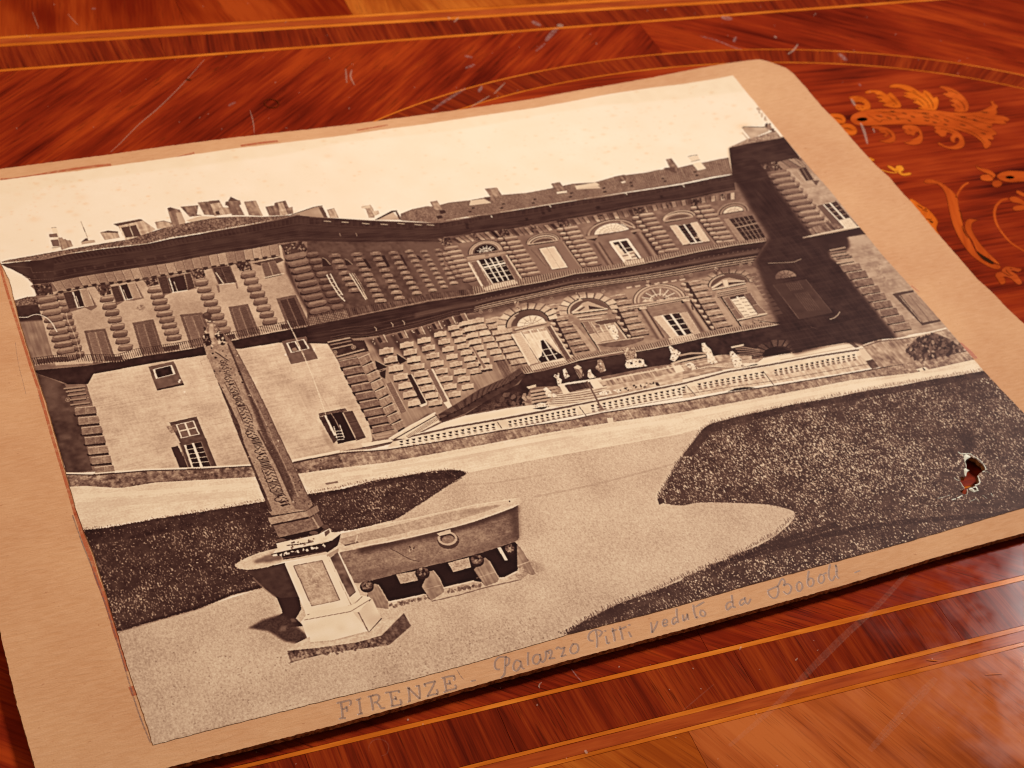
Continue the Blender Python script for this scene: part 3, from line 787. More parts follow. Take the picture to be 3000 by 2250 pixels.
def MP(px):
    q = on_print(px)
    return np.stack([(q[:,0]-UX0)*KX, (q[:,1]-UY0)*KX], 1)
def box(a, r):
    if r < 1: return a
    k = 2*r+1
    for ax in (0, 1):
        p = np.pad(a, [(r+1, r) if i == ax else (0, 0) for i in (0, 1)], mode='edge')
        c = np.cumsum(p, axis=ax, dtype=np.float64)
        a = ((c[k:] - c[:-k]) if ax == 0 else (c[:, k:] - c[:, :-k]))/k
    return a.astype(np.float32)
def mask_of(t, pad=0):
    x0, y0 = np.floor(t.min(0)).astype(int)-1-pad; x1, y1 = np.ceil(t.max(0)).astype(int)+2+pad
    x0, y0 = max(x0, 0), max(y0, 0); x1, y1 = min(x1, TW), min(y1, TH)
    if x1-x0 < 1 or y1-y0 < 1: return None
    h, w = y1-y0, x1-x0
    D = np.zeros((h, w+1), np.int16)
    n = len(t)
    for i in range(n):
        ax, ay = t[i-1]; bx, by = t[i]
        if ay == by: continue
        if ay > by: ax, ay, bx, by = bx, by, ax, ay
        r0 = max(int(math.ceil(ay-0.5)), y0); r1 = min(int(math.ceil(by-0.5)), y1)
        if r1 <= r0: continue
        rr = np.arange(r0, r1)
        xx = ax + (rr+0.5-ay)*(bx-ax)/(by-ay)
        cc = np.clip(np.ceil(xx-0.5).astype(int)-x0, 0, w)
        D[rr-y0, cc] += 1
    m = (np.cumsum(D[:, :w], axis=1) & 1).astype(np.float32)
    return (slice(y0, y1), slice(x0, x1)), m
def fill(px, g, a=1.0, tex=(), soft=0, mode='set'):
    t = MP(px)
    r = mask_of(t, soft*3)
    if r is None: return
    s, m = r
    if soft:
        for _ in range(3): m = box(m, soft)
    v = np.full(m.shape, g, np.float32) if not isinstance(g, np.ndarray) else g[s]
    for f, amp in tex: v = v + (f[s]-0.5)*(2*amp)
    m = m*a
    if mode == 'mul': GR[s] = GR[s]*(1-m+m*v)
    else: GR[s] = GR[s]*(1-m) + v*m
def pf(tile, g, *v, **k): fill(P(tile, *v), g, **k)
def line(px, w, g, a=1.0, sm=0):
    px = np.asarray(px, float)
    if sm and len(px) > 2: px = smooth(px, sm, False)
    t = MP(px); w = w*0.93
    if w < 1.15: a *= max(0.15, w/1.15); w = 1.15
    A, B = ribbon(t, w)
    r = mask_of(np.vstack([A, B[::-1]]))
    if r is None: return
    s, m = r; m = m*a
    GR[s] = GR[s]*(1-m) + g*m
def pl(tile, w, g, *v, a=1.0, sm=0): line(P(tile, *v), w, g, a, sm)
def res(poly, n):
    poly = np.asarray(poly, float)
    d = np.concatenate([[0], np.cumsum(np.linalg.norm(np.diff(poly, axis=0), axis=1))])
    u = np.linspace(0, d[-1], n)
    return np.stack([np.interp(u, d, poly[:,0]), np.interp(u, d, poly[:,1])], 1)
def strip_blocks(top, bot, n, gs, gap=0.0, gapg=0.15, jit=0.05, hi=True):
    A, B = res(top, n+1), res(bot, n+1)
    for k in range(n):
        a0, a1, b0, b1 = A[k], A[k+1], B[k], B[k+1]
        a1 = a0+(a1-a0)*(1-gap); b1 = b0+(b1-b0)*(1-gap)
        g = gs[k % len(gs)] + rp.normal(0, jit)
        fill(np.array([a0, a1, b1, b0]), g, tex=((N3, .04),))
        if hi: line(np.array([a0, b0]), 1.6, min(1, g+.18), .7); line(np.array([a1, b1]), 1.6, gapg, .8)
def rail(top, bot, n, g, w, a=1.0):
    A, B = res(top, n), res(bot, n)
    for p, q in zip(A, B): line(np.array([p, q]), w, g, a*(0.75+0.25*rp.random()))
def saus(tile, s, e, n, hw, hh, tilt=-0.12, g=.42, hi=.60, sh=.17, shade=.8, pw=.55):
    s_ = TILES[tile][2]
    th = np.linspace(0, 2*np.pi, 21)[:-1]
    ux = np.sign(np.cos(th))*np.abs(np.cos(th))**pw; uy = np.sign(np.sin(th))*np.abs(np.sin(th))**.7
    for k in range(n):
        f = k/(n-1) if n > 1 else 0
        c = np.array([s[0]+(e[0]-s[0])*f, s[1]+(e[1]-s[1])*f]); w = hw*(1+rp.normal(0,.03)); h = hh*(1+rp.normal(0,.05))
        def E(dx, dy, sx, sy):
            x = ux*w*sx+dx; return np.stack([c[0]+x, c[1]+uy*h*sy+dy+tilt*x], 1)
        gg = g+rp.normal(0,.025)
        if shade: pf(tile, sh, *E(-.06*w, .62*h, 1.02, .95).ravel(), a=shade)
        pf(tile, gg, *E(0,0,1,1).ravel(), tex=((N3,.04),(N8,.03)))
        pf(tile, hi+rp.normal(0,.03), *E(.02*w,-.42*h,.86,.34).ravel(), a=.75)
        pf(tile, gg*.72, *E(0,.6*h,.9,.3).ravel(), a=.6)
def blocks(tile, s, e, n, hw, hh, tilt=-0.15, g=.6, sh=.2, side=None, notch=True, ghi=.72):
    for k in range(n):
        f = k/(n-1) if n > 1 else 0
        cx, cy = s[0]+(e[0]-s[0])*f, s[1]+(e[1]-s[1])*f
        w = hw*(1+rp.normal(0,.03)); gg = g+rp.normal(0,.03)
        def q(*v):
            a = np.array(v, float).reshape(-1,2); return np.stack([cx+a[:,0]*w, cy+a[:,1]*hh+tilt*a[:,0]*w], 1).ravel()
        pf(tile, sh, *q(-.95,.7, 1.0,.7, 1.0,1.45, .4,1.5, .1,1.25,-.3,1.6,-.95,1.4), a=.95)
        pf(tile, gg, *q(-1,-.8, 1,-.8, 1,.85,-1,.85), tex=((N3,.05),(NV,.04)))
        pf(tile, ghi, *q(-1,-.95,-.5,-.9,-.3,-1.25,.2,-1.25,.45,-.9,1,-.95,1,-.7,-1,-.7), a=.8)
        if side is not None: pf(tile, side, *q(.7,-.8, 1,-.8, 1,.85,.75,.85), a=.8)
def bil(q, u, v):
    q = np.asarray(q, float).reshape(4,2); u = np.asarray(u)[...,None]; v = np.asarray(v)[...,None]
    return q[0]*(1-u)*(1-v)+q[1]*u*(1-v)+q[2]*u*v+q[3]*(1-u)*v
def qf(q, u0, v0, u1, v1, g, **k):
    fill(bil(q, [u0,u1,u1,u0], [v0,v0,v1,v1]), g, **k)
def window(tile, v, frame, fg, pane, nx, ny, mull, mw, mw2=None, outline=None, **k):
    "v: TL TR BR BL in tile units; nx, ny panes"
    q = P(tile, *v)
    fill(q, fg)
    fu = frame; qf(q, fu, fu*.6, 1-fu, 1-fu*.6, pane, tex=((N8,.05),))
    for i in range(1, nx):
        u = fu+(1-2*fu)*i/nx; line(bil(q, [u,u], [fu*.6,1-fu*.6]), mw, mull)
    for i in range(1, ny):
        w = fu*.6+(1-1.2*fu)*i/ny; line(bil(q, [fu,1-fu], [w,w]), mw2 or mw, mull, .9)
    return q
def shutter(tile, v, g=.42, fg=.6, louv=9):
    q = P(tile, *v)
    fill(q, g, tex=((N3,.03),))
    for i in range(louv): line(bil(q, [.12,.88], [(i+.7)/(louv+.4)]*2), .8, g-.09, .7)
    line(bil(q, [0,1,1,0,0], [0,0,1,1,0]), 1.5, fg, .8)
    return q
def arch_pts(L, R, A, s=1.0, t0=math.pi, t1=0.0, n=18):
    L, R, A = map(lambda z: np.array(z, float), (L, R, A)); c = (L+R)/2; e1 = (R-L)/2*s; e2 = (A-c)*s
    t = np.linspace(t0, t1, n)
    return c + np.outer(np.cos(t), e1) + np.outer(np.sin(t), e2)
def arch(tile, L, R, A, g, s=1.0, **k): pf(tile, g, *arch_pts(L, R, A, s).ravel(), **k)
def arch_line(tile, L, R, A, w, g, s=1.0, a=1.0, t0=math.pi, t1=0.0): pl(tile, w, g, *arch_pts(L, R, A, s, t0, t1).ravel(), a=a)
def spokes(tile, L, R, A, n, r0, r1, w, g):
    for i in range(1, n):
        t = math.pi*(1-i/n); p = arch_pts(L, R, A, r0, t, t, 1)[0]; q = arch_pts(L, R, A, r1, t, t, 1)[0]
        pl(tile, w, g, *p, *q)
def voussoirs(tile, L, R, A, n, r0, r1, g=.66, dk=.2, t0=math.pi*1.02, t1=-.02*math.pi):
    tt = np.linspace(t0, t1, n+1)
    for k in range(n):
        a, b = tt[k], tt[k+1]*.82+tt[k]*.18
        r = r1*(1+.06*(k % 2))
        p = np.vstack([arch_pts(L,R,A,r0,a,b,3), arch_pts(L,R,A,r,b,a,3)])
        pf(tile, g+rp.normal(0,.04), *p.ravel(), tex=((N3,.04),))
        pl(tile, 2.2, dk, *arch_pts(L,R,A,r0,b,b,1)[0], *arch_pts(L,R,A,r,b,b,1)[0])
def speck(poly, n, gs, rmin, rmax, a=.9, asp=1.6):
    "n small blobs scattered in a polygon (photograph pixels)"
    lo, hi = poly.min(0), poly.max(0); k = 0; tries = 0
    while k < n and tries < n*30:
        tries += 1
        p = lo+(hi-lo)*rp.random(2)
        if not inside(p, poly)[0]: continue
        k += 1
        r = rp.uniform(rmin, rmax); th = np.linspace(0, 6.28, 8)[:-1]; ph = rp.uniform(0, 6.28)
        rr = r*(0.7+0.6*rp.random(7))
        q = p+np.stack([np.cos(th)*rr*asp, np.sin(th)*rr], 1) @ np.array([[math.cos(ph), math.sin(ph)],[-math.sin(ph), math.cos(ph)]])
        fill(q, gs[rp.integers(len(gs))], a)
def grassy(px, base, spark, dens, dark=None, soft=1):
    s, m = mask_of(MP(px), 4)
    if soft:
        jag = (NB[s]-.5)*2.4
        mm = box(m, 3)
        m = np.clip((mm-.5)*3.5+.5+jag*(1-np.abs(mm*2-1)), 0, 1)
    d = dens[s] if isinstance(dens, np.ndarray) else dens
    n = .62*NB[s]+.38*NB2[s]
    sp = np.clip((n-(1-d))*5.5, 0, 1)
    v = base+(N20[s]-.5)*.08+(N8[s]-.5)*.07
    v = v*(1-sp)+(spark+(N3[s]-.5)*.25)*sp
    GR[s] = GR[s]*(1-m)+v*m

# sky, with a duller band along the top edge and foxing
GR += (N60-.5)*.025 + (N20-.5)*.012
band = cat(P('x',-90,520), P('A',0,1160,1000,1010,2212,870), P('B',1000,725,2212,530), P('C',330,480,400,590,0,640), P('B',1700,680,1300,742,760,842,0,925), P('A',1800,1010,1350,1065,900,1120,400,1195,0,1260))
fill(band, .84, .75, tex=((N20,.02),), soft=4)
pf('A', .86, 0,1170,400,1120,200,1300,0,1420, a=.6, soft=9)
for (cx, cy, sx, sy, n) in ((130,560,90,60,150),(480,560,150,50,110),(760,520,220,45,80),(1110,470,120,60,60),(1480,470,160,60,90),(1650,410,150,50,110),(1800,360,170,60,170),(2050,310,60,60,90),(2200,360,60,30,40),(700,420,700,20,30),(300,700,200,30,30)):
    for _ in range(n):
        p = MP(np.array([[cx+rp.normal(0,sx), cy+rp.normal(0,sy)]]))[0]; r = rp.gamma(1.2,1.3)+.6
        x0, y0 = int(p[0]), int(p[1]); R = int(r*3)+1
        if x0-R < 0 or y0-R < 0 or x0+R >= TW or y0+R >= TH: continue
        yy, xx = np.mgrid[-R:R+1, -R:R+1]
        gsp = np.exp(-(xx*xx/(2*(r*1.1)**2)+yy*yy/(2*(r*.75)**2))).astype(np.float32)*rp.uniform(.04,.30)*(1.4 if rp.random()<.15 else .8)
        s = (slice(y0-R, y0+R+1), slice(x0-R, x0+R+1))
        FOX[s] = np.maximum(FOX[s], gsp*(.5+N3[s]))
# ---- chimneys and dormers against the sky
def chim(tile, g, *v, dark=None):
    pf(tile, g, *v, tex=((NV,.09),(N8,.07))); q = P(tile, *v); line(np.vstack([q, q[:1]]), 1.2, .3, .5)
pf('z', .84, 832,1200,915,1195,965,1360,985,1510,850,1580,870,1330); pl('z',1.6,.35,832,1205,870,1195,915,1198)
pf('z', .42, 792,1305,920,1292,942,1352,805,1358); pf('z', .38, 822,1400,940,1390,975,1500,858,1505); pl('z',1.8,.4,838,1528,985,1508)
chim('z', .55, 945,1365,1005,1360,1022,1390,1060,1385,1080,1405,1140,1405,1180,1500,1000,1560)
pl('z', 1.5, .4, 1308,1095,1420,1365); pf('z', .3, 1310,1440,1380,1375,1415,1370,1440,1415); pf('z', .62, 1325,1470,1320,1430,1420,1412,1470,1400,1530,1400,1545,1440)
chim('A', .62, 650,1507,700,1495,760,1500,775,1540,680,1555); pf('A', .3, 650,1507,700,1494,765,1500,765,1510,690,1508)
chim('A', .66, 735,1452,900,1420,925,1428,1005,1485,915,1545,810,1552,770,1470); pf('A', .28, 735,1452,915,1420,925,1430,760,1466)
pf('A', .25, 785,1475,880,1458,915,1530,815,1540); pl('A', 2, .75, 840,1466,865,1536); pl('A', 3, .85, 780,1478,810,1548)
chim('A', .6, 1005,1440,1060,1430,1115,1445,1110,1475,1020,1482); pl('A',2,.3,1005,1442,1060,1432,1115,1446)
chim('A', .45, 1085,1350,1110,1345,1165,1360,1200,1440,1190,1470,1120,1470); pf('A', .3, 1085,1350,1105,1342,1130,1360,1095,1372); pf('A',.62,1140,1380,1175,1375,1205,1450,1165,1465)
chim('A', .4, 1170,1340,1285,1330,1275,1390,1310,1395,1230,1405); pf('A',.7,1205,1430,1300,1400,1400,1405,1415,1412,1240,1440)
chim('A', .42, 1282,1312,1360,1305,1400,1395,1325,1392); chim('A', .62, 1355,1302,1420,1298,1470,1390,1390,1400); pf('A',.25,1395,1372,1418,1366,1428,1390,1402,1392); pf('A',.35,1352,1305,1420,1296,1428,1312,1365,1322)
chim('A', .58, 1425,1345,1480,1345,1500,1385,1450,1390); chim('A', .4, 1462,1308,1555,1298,1562,1325,1550,1330,1585,1395,1505,1395,1478,1335,1460,1330); pf('A', .3, 1478,1305,1495,1275,1548,1300)
chim('A', .45, 1582,1308,1655,1300,1700,1400,1615,1395); pf('A',.6,1640,1302,1658,1300,1705,1398,1690,1400)
chim('A', .42, 1720,1340,1778,1332,1780,1315,1850,1300,1870,1345,1895,1340,1900,1385,1830,1395,1745,1398); chim('A', .62, 1800,1318,1835,1312,1865,1390,1815,1395)
pf('A', .55, 1895,1395,2040,1340,2085,1335,2120,1410,1950,1415, tex=((N20,.05),)); pl('A',3,.25,1890,1392,2035,1342,2090,1334); pf('A',.3,2065,1345,2090,1340,2125,1410,2100,1410)
chim('A', .62, 2120,1360,2165,1350,2195,1412,2140,1410); pl('A',1.5,.35,2120,1362,2166,1350)
chim('B', .55, 130,1340,188,1328,205,1352,215,1410,180,1412,160,1355); pf('B',.75,130,1342,185,1328,190,1346,135,1352); chim('B', .7, 195,1370,240,1366,245,1385,215,1400)
pf('B', .62, 215,1425,330,1372,385,1425, tex=((N20,.05),)); pf('B',.22,215,1425,325,1366,362,1362,360,1372,335,1376,235,1424); pf('B',.3,350,1372,362,1370,392,1425,375,1425)
# ---- roofs
def roof(px, g, amp=.12):
    fill(px, g, tex=((N3,amp),(NB,amp*.9),(N20,.05)))
roof(cat(P('a',10,300,90,275,380,225,800,150,1270,70,1700,0), P('A',1000,1497,1060,1478,1130,1462,1270,1432,1400,1410,1560,1402,1700,1405,1800,1400,1940,1390,1955,1400), P('b',1400,190,1000,265,500,350,0,430), P('a',1900,60,1300,130,900,190,560,270,300,290,40,310)), .36)
pl('b', 2.6, .78, 0,430,500,348,1000,262,1400,186,1620,135, a=.8); pl('a', 2.6, .75, 40,308,300,290,560,270,900,190,1300,130,1900,62,2212,28, a=.8)
for k in range(120):
    f = rp.random(); p = res(cat(P('a',300,289,560,268,900,188,1300,128,1900,60), P('b',0,428,500,346,1000,260,1400,184)), 200)[int(f*199)]
    pf('x', .9, p[0]-1.4,p[1]-1.2,p[0]+1.6,p[1]-1.6,p[0]+1.8,p[1]+.8,p[0]-1,p[1]+1.2, a=.7)
roofR = cat(P('B',385,1425,385,1385,460,1355,560,1335,590,1340,700,1312,830,1298,930,1280,1050,1262,1200,1250,1360,1220,1500,1190,1640,1182,1770,1145,1840,1135,1960,1120,2090,1095,2212,1085),
            P('e',560,230,870,205,1060,180,1230,140,1400,110,1560,75,1700,50,1745,265,1500,300,1100,385,700,450,400,495,0,560), P('d',2212,92,1800,148,1400,210,900,290,600,340,300,375,0,430), P('c',1750,225,1600,230,1230,205))
roof(roofR, .40, .07)
for k in range(150):      # rows of tiles running down the slope
    f = k/149; tp_ = res(cat(P('B',500,1350,830,1298,1200,1250,1640,1180,1960,1120,2212,1085), P('e',1060,180,1400,110,1700,50)), 151)[k]
    bt = res(cat(P('c',1900,205), P('d',300,373,600,338,900,288,1400,208,1800,146,2212,90), P('e',400,493,700,448,1100,383,1500,298,1745,262)), 151)[k]
    line(np.array([tp_, bt]), 2.0, .53+.1*(rp.random()-.5), .55); line(np.array([tp_+(2.6,0), bt+(2.6,0)]), 1.8, .26, .6)
pl('d', 2.2, .62, 0,430,300,375,600,340,900,290,1400,208,1800,146,2212,92, a=.7)
for (t_, x, y) in (('d',380,265),('d',340,312),('d',775,212),('d',750,265),('d',1180,150),('d',1160,200),('d',1655,72),('d',1640,120),('d',2085,55),('e',85,450),('e',100,495),('e',435,378),('e',445,420),('e',850,325),('e',875,360),('e',1265,240),('e',1290,285),('B',635,1408),('B',655,1375),('c',1700,155)):
    pf(t_, .17, x-22,y-9,x+14,y-14,x+24,y+4,x-10,y+13)
chim('d', .45, 535,12,690,0,755,100,600,108); pf('d', .25, 520,125,640,110,680,130,590,170); chim('d', .45, 590,120,700,108,660,195,620,185)
pf('d', .72, 350,165,520,145,620,195,330,232); chim('d', .48, 1430,20,1570,0,1600,45,1470,60); pf('d', .85, 1460,65,1590,38,1600,55,1470,78); pf('d', .7, 1700,-25,1990,-30,2040,5,1720,22)
chim('B', .48, 930,1225,1000,1215,1040,1270,970,1275); chim('B', .5, 575,1308,620,1300,655,1358,605,1362); chim('B', .45, 1360,1190,1415,1180,1460,1238,1390,1242); pf('B',.82,1392,1245,1460,1236,1462,1248,1400,1256)
pf('B', .76, 1518,1205,1650,1182,1675,1200,1525,1222); chim('B', .35, 1765,1145,1835,1132,1845,1165,1800,1180); pf('B',.8,1810,1180,1840,1172,1842,1182,1820,1188)
chim('B', .5, 2105,1035,2140,1028,2178,1080,2130,1090); chim('B', .4, 2090,1092,2180,1080,2165,1120,2120,1140)
pf('e', .8, 1175,50,1300,18,1330,85,1230,105); pl('e',2.5,.3,1175,40,1230,25,1300,18); pl('e',2,.3,1215,105,1330,80); pf('e', .83, 1235,135,1340,105,1410,195,1300,220)
chim('e', .42, 890,75,960,62,1030,175,945,180); pf('e',.28, 865,185,1000,175,1020,255,960,240)
# ---- the body of the palace
fac = cat(P('x',2,770), P('a',20,330,300,300,900,190,2212,25), P('b',500,350,1000,265,1640,130), P('c',0,150,800,200,1600,232,2212,150), P('d',300,380,900,295,1800,150), P('e',400,505,1100,400,1750,270), P('C',300,960,640,895,900,1200,1290,1659), P('F',1450,165,1700,460,1500,500,1170,600,0,800), P('E',1700,950,700,1120,0,1300), P('D',1640,1355,750,1390,430,1410,220,740,60,200,0,50))
fill(fac, .40, tex=((N8,.04),(N20,.04)))
# left-hand return of the wing
pf('a', .46, 250,1070,560,1040,600,1140,740,1600,420,1620, tex=((N20,.06),(NV,.04)))
pf('a', .17, 190,870,510,845,575,1050,255,1075, soft=2, tex=((N8,.03),))
roof(P('a',165,805,350,755,475,748,505,840,185,868), .36)
pf('a', .93, 20,335,100,375,190,400,310,410,370,450,395,505,365,525,430,590,395,610,440,650,480,740,350,752,165,803,60,500, tex=((N60,.02),))
# upper wall of the wing
wall_up = cat(P('a',680,690,900,640,1500,560,2212,450), P('b',1430,520,1480,760,1650,1150,1830,1440), P('o',1830,200,1650,265,1200,360,800,440,430,520,0,575), P('a',1550,1590,720,1640,480,800))
fill(wall_up, .61, tex=((N20,.025),(N60,.05),(N8,.02),(N3,.025)))
# lower wall
wall_lo = cat(P('D',560,830,600,760,1000,690,1330,640,1530,600,1960,520), P('g',260,470,340,600,410,720,530,980,640,1200,760,1430,840,1600), P('E',200,1200,135,1240,0,1265), P('D',2200,1265,1890,1325,1640,1355,1400,1365,1000,1380,740,1392,660,1150))
fill(wall_lo, .70, tex=((N20,.03),(N60,.05),(N8,.02),(NH,.03),(N3,.03),(NV,.015)))
pf('o', .60, 1500,1000,1780,960,1900,1300,1650,1330, a=.45, soft=6, tex=((NV,.05),)); pf('o', .6, 180,800,330,800,420,1300,250,1300, a=.3, soft=6)
pl('g', 2, .58, 60,900,160,1100,290,1330, a=.35)
for k in range(60):
    p = P('o', rp.uniform(0,2000), rp.uniform(700,1600))[0]; pf('x', .38, p[0]-1,p[1]-1,p[0]+1.2,p[1]-.8,p[0]+.6,p[1]+1.2, a=.6)
# cornice under the eaves of the wing
def cornice(top, bot, g=.16, lines=((.3,.25),(.55,.24),(.72,.12),(.86,.27)), lw=2.2):
    fill(np.vstack([top, bot[::-1]]), g, tex=((N20,.03),(NH,.03)))
    A, B = res(top, 40), res(bot, 40)
    for f, gg in lines: line(A*(1-f)+B*f, lw, gg, .75)
    A2, B2 = res(top, 74), res(bot, 74)
    for k in range(73):
        p0, p1 = A2[k]*.94+B2[k]*.06, A2[k]*.72+B2[k]*.28; d = (A2[k+1]-A2[k])*.45
        fill(np.array([p0, p0+d, p1+d, p1]), .21, .5); line(np.array([p0+d, p1+d]), 1.6, .09, .5)
    fill(np.vstack([A*.62+B*.38, (A*.48+B*.52)[::-1]]), .22, .5, soft=1)
cornice(cat(P('a',20,325,300,292,560,272,900,195,1300,135,1900,66), P('b',0,440,500,358,1000,272,1400,196,1640,140,1800,150)), cat(P('a',400,520,430,590,680,560,1000,495,1350,440,1800,370,2212,310), P('b',300,690,700,620,1000,580,1400,500,1650,470,1800,480)), .17)
pf('a', .17, 20,328,310,296,700,262,700,560,430,590,395,500,370,450,310,410,190,400,100,375, tex=((N20,.04),))
pl('a', 1.6, .3, 60,350,400,370,420,440,700,420); pl('a', 1.6, .3, 380,530,700,520)
for k in range(14): pf('a', .3, 430+k*130,470-k*20,455+k*130,466-k*20,475+k*130,505-k*20,445+k*130,510-k*20, a=.35)
cornice(cat(P('c',0,160,400,182,800,208,1200,225,1600,240,1750,232,2212,158), P('d',300,385,600,350,900,300,1400,220,1800,155,2212,100), P('e',400,512,700,468,1100,405,1500,318,1760,275)), cat(P('c',0,475,400,480,800,485,1300,475,1500,485,1700,485,2212,370), P('d',300,600,800,545,1200,510,1400,440,1800,370,2212,300), P('e',400,700,800,640,1200,590,1500,520,1790,470)), .165)
for (x, y) in ((215,210),(445,222),(710,240),(950,250),(1170,240),(1390,255),(1550,258)): pl('c', 3.2, .62, x,y,x+95,y+8)
for (t_, x, y) in (('d',620,375),('d',1380,240),('e',378,522),('e',1118,418)): pl(t_, 3, .8, x-8,y-14,x+8,y+14)
for (t_, x, y) in (('d',305,520),('d',1075,410),('d',1990,265),('d',1370,300),('d',300,480),('d',1290,330),('e',830,560),('e',15,700)): pf(t_, .08, x-25,y-20,x+15,y-22,x+28,y+12,x-10,y+18, a=.7)
for (x, y) in ((425,385),(640,385)): pl('c', 2.2, .45, x-8,y-20,x+8,y+22)
# rusticated pilasters, windows and shutters of the wing
strip_blocks(cat(P('a',680,565,1000,500,1350,440,1800,370,2212,310), P('b',300,690,700,620,1000,580,1400,510)), cat(P('a',760,690,900,650,1250,590,1440,570,1850,520,2212,450), P('b',450,820,800,760,1040,715,1420,650)), 26, (.48,.46,.5,.54,.52), .05, .2, .03)
for k in range(26):
    p = res(cat(P('a',760,690,900,650,1250,590,1440,570,1850,520,2212,450), P('b',450,820,800,760,1040,715,1420,650)), 27)[k]
    pf('x', .12, p[0]-2,p[1]-3,p[0]+12,p[1]-5,p[0]+13,p[1]+2,p[0]+6,p[1]+5,p[0],p[1]+5, a=.85)
line(res(cat(P('a',740,700,1250,600,1850,530,2212,462), P('b',450,830,1040,727,1420,662)), 30), 4, .14, .8)
def under_shade(bot, d, g=.72, soft=4):
    fill(np.vstack([bot, (bot+np.array(d))[::-1]]), g, 1, soft=soft, mode='mul')
def fringe(px, n, L, g, w=1.3, a=.8):
    "blades of grass leaning over a lawn's edge"
    R = res(px, n)
    for p in R:
        l = L*rp.uniform(.3,1.2); p = p+rp.normal(0,1.2,2)
        line(np.array([p, p+(-l*.45+rp.normal(0,l*.25), -l)]), w, g+rp.normal(0,.03), a)
def capital(tile, *v):
    q = P(tile, *v); fill(q, .2, tex=((N8,.06),)); speck(q, 34, (.1,.42,.5,.55,.3), 1.0, 2.6)
for args in (('a',430,600,660,570,690,720,480,735),('a',1220,605,1425,590,1440,715,1310,740),('a',1840,510,2030,490,2060,590,1920,620),('b',240,850,420,820,455,940,310,970),('b',840,770,1030,730,1055,840,905,860),('b',1430,520,1700,470,1790,590,1490,650),('a',700,720,800,690,830,780,730,800)): capital(*args)
saus('a', (612,778), (905,1520), 10, 130, 36, -.16, .44, .58); saus('a', (800,740), (1040,1490), 10, 55, 34, -.1, .40, .55)
saus('a', (1390,770), (1630,1400), 8, 95, 36, -.12); saus('D', (1008,215), (1130,525), 9, 50, 17, -.12)
saus('b', (400,1000), (690,1620), 8, 92, 37, -.12); saus('b', (1008,895), (1290,1500), 8, 95, 40, -.12)
pf('b', .17, 1470,740,1520,760,1650,1130,1860,1440,1800,1440,1640,1160,1500,880, a=.8, soft=2)
saus('b', (1625,665), (1935,1365), 9, 128, 38, -.18, .38, .50, .12); saus('b', (1840,640), (2165,1320), 9, 80, 36, -.1, .34, .44, .12)
def opn(tile, L, O, R):
    shutter(tile, L, .22, .5, 7); pf(tile, .13, *O)
    q = P(tile, *O); line(bil(q,[.1,.1],[0,1]), 3, .85); line(bil(q,[.32,.36],[.3,1]), 1.6, .8); line(bil(q,[0,1],[1,1]), 2.6, .85)
    shutter(tile, R, .55, .8, 7)
pf('a', .2, 830,700,1130,640,1260,880,1180,930,1100,890,900,950,880,900, a=.55)
opn('a', (815,695,930,680,1000,890,890,912), (935,690,1030,660,1090,875,1000,892), (1030,655,1130,648,1215,860,1105,882))
pf('a', .2, 1440,620,1760,570,1870,770,1730,800,1620,800,1520,860,1490,820, a=.5)
opn('a', (1430,620,1530,605,1610,800,1505,825), (1540,610,1650,580,1720,772,1615,795), (1650,580,1745,573,1830,760,1725,777))
pf('D', .25, 1030,140,1250,105,1275,210,1210,225,1110,240,1060,260, a=.5)
opn('D', (1020,140,1080,130,1112,240,1055,247), (1085,145,1190,122,1218,222,1115,238), (1195,115,1235,110,1265,206,1218,222))
shutter('D', (1195,115,1235,110,1265,206,1218,222), .22, .55)
q = window('b', (530,815,770,790,860,1010,620,1035), .08, .3, .2, 2, 1, .35, 2); 
for k in range(9): line(bil(q,[.15,.4],[.15+k*.09]*2), 1, .5, .6); line(bil(q,[.55,.9],[.15+k*.09]*2), 1, .45, .5)
line(bil(q,[.12,.28,.34],[.3,.95,.95]), 3, .75); line(bil(q,[0,1],[1,1]), 2.6, .78); pf('b', .3, 590,1040,625,1045,640,1130,620,1140, a=.6); pf('b', .3, 835,1010,860,1010,875,1080,860,1095, a=.6)
pf('b', .15, 1060,760,1420,680,1470,720,1380,760,1160,790, a=.8)
shutter('b', (1170,760,1262,745,1325,915,1225,938), .36, .55); shutter('b', (1268,744,1350,725,1435,890,1330,912), .36, .55); pl('b', 3, .75, 1215,945,1470,890); pl('b',3,.25,1225,955,1440,905)
def tall(tile, *v, fr=.34, g=.42, g2=None):
    q = P(tile, *v); fill(q, fr, tex=((N3,.04),)); line(bil(q,[0,1,1],[0,0,1]), 1.2, .2, .5); line(bil(q,[0,1],[0,0]), 1.6, .6, .6)
    for (a, b, gg) in ((.14,.49,g),(.52,.88,g2 or g-.04)):
        sq = bil(q, [a,b,b,a], [.08,.08,.93,.93]); fill(sq, gg, tex=((N3,.03),))
        for k in range(16): line(bil(sq,[.15,.85],[(k+.5)/16]*2), .9, gg-.1, .55)
        line(bil(sq,[0,1,1,0,0],[0,0,1,1,0]), 1.3, gg+.16, .8)
tall('a', 1090,1190,1360,1160,1500,1575,1210,1625); tall('a', 1715,1085,1985,1040,2130,1495,1850,1545, g=.36)
tall('D', 1165,380,1308,365,1400,575,1240,600, g=.40); tall('D', 1480,330,1605,310,1690,520,1550,545, g=.34); tall('D', 1790,275,1915,250,2010,455,1870,480, g=.22, g2=.2)
pf('a', .46, 1765,900,1800,860,1850,850,1890,890,1850,930,1790,920, a=.6, tex=((N3,.2),))
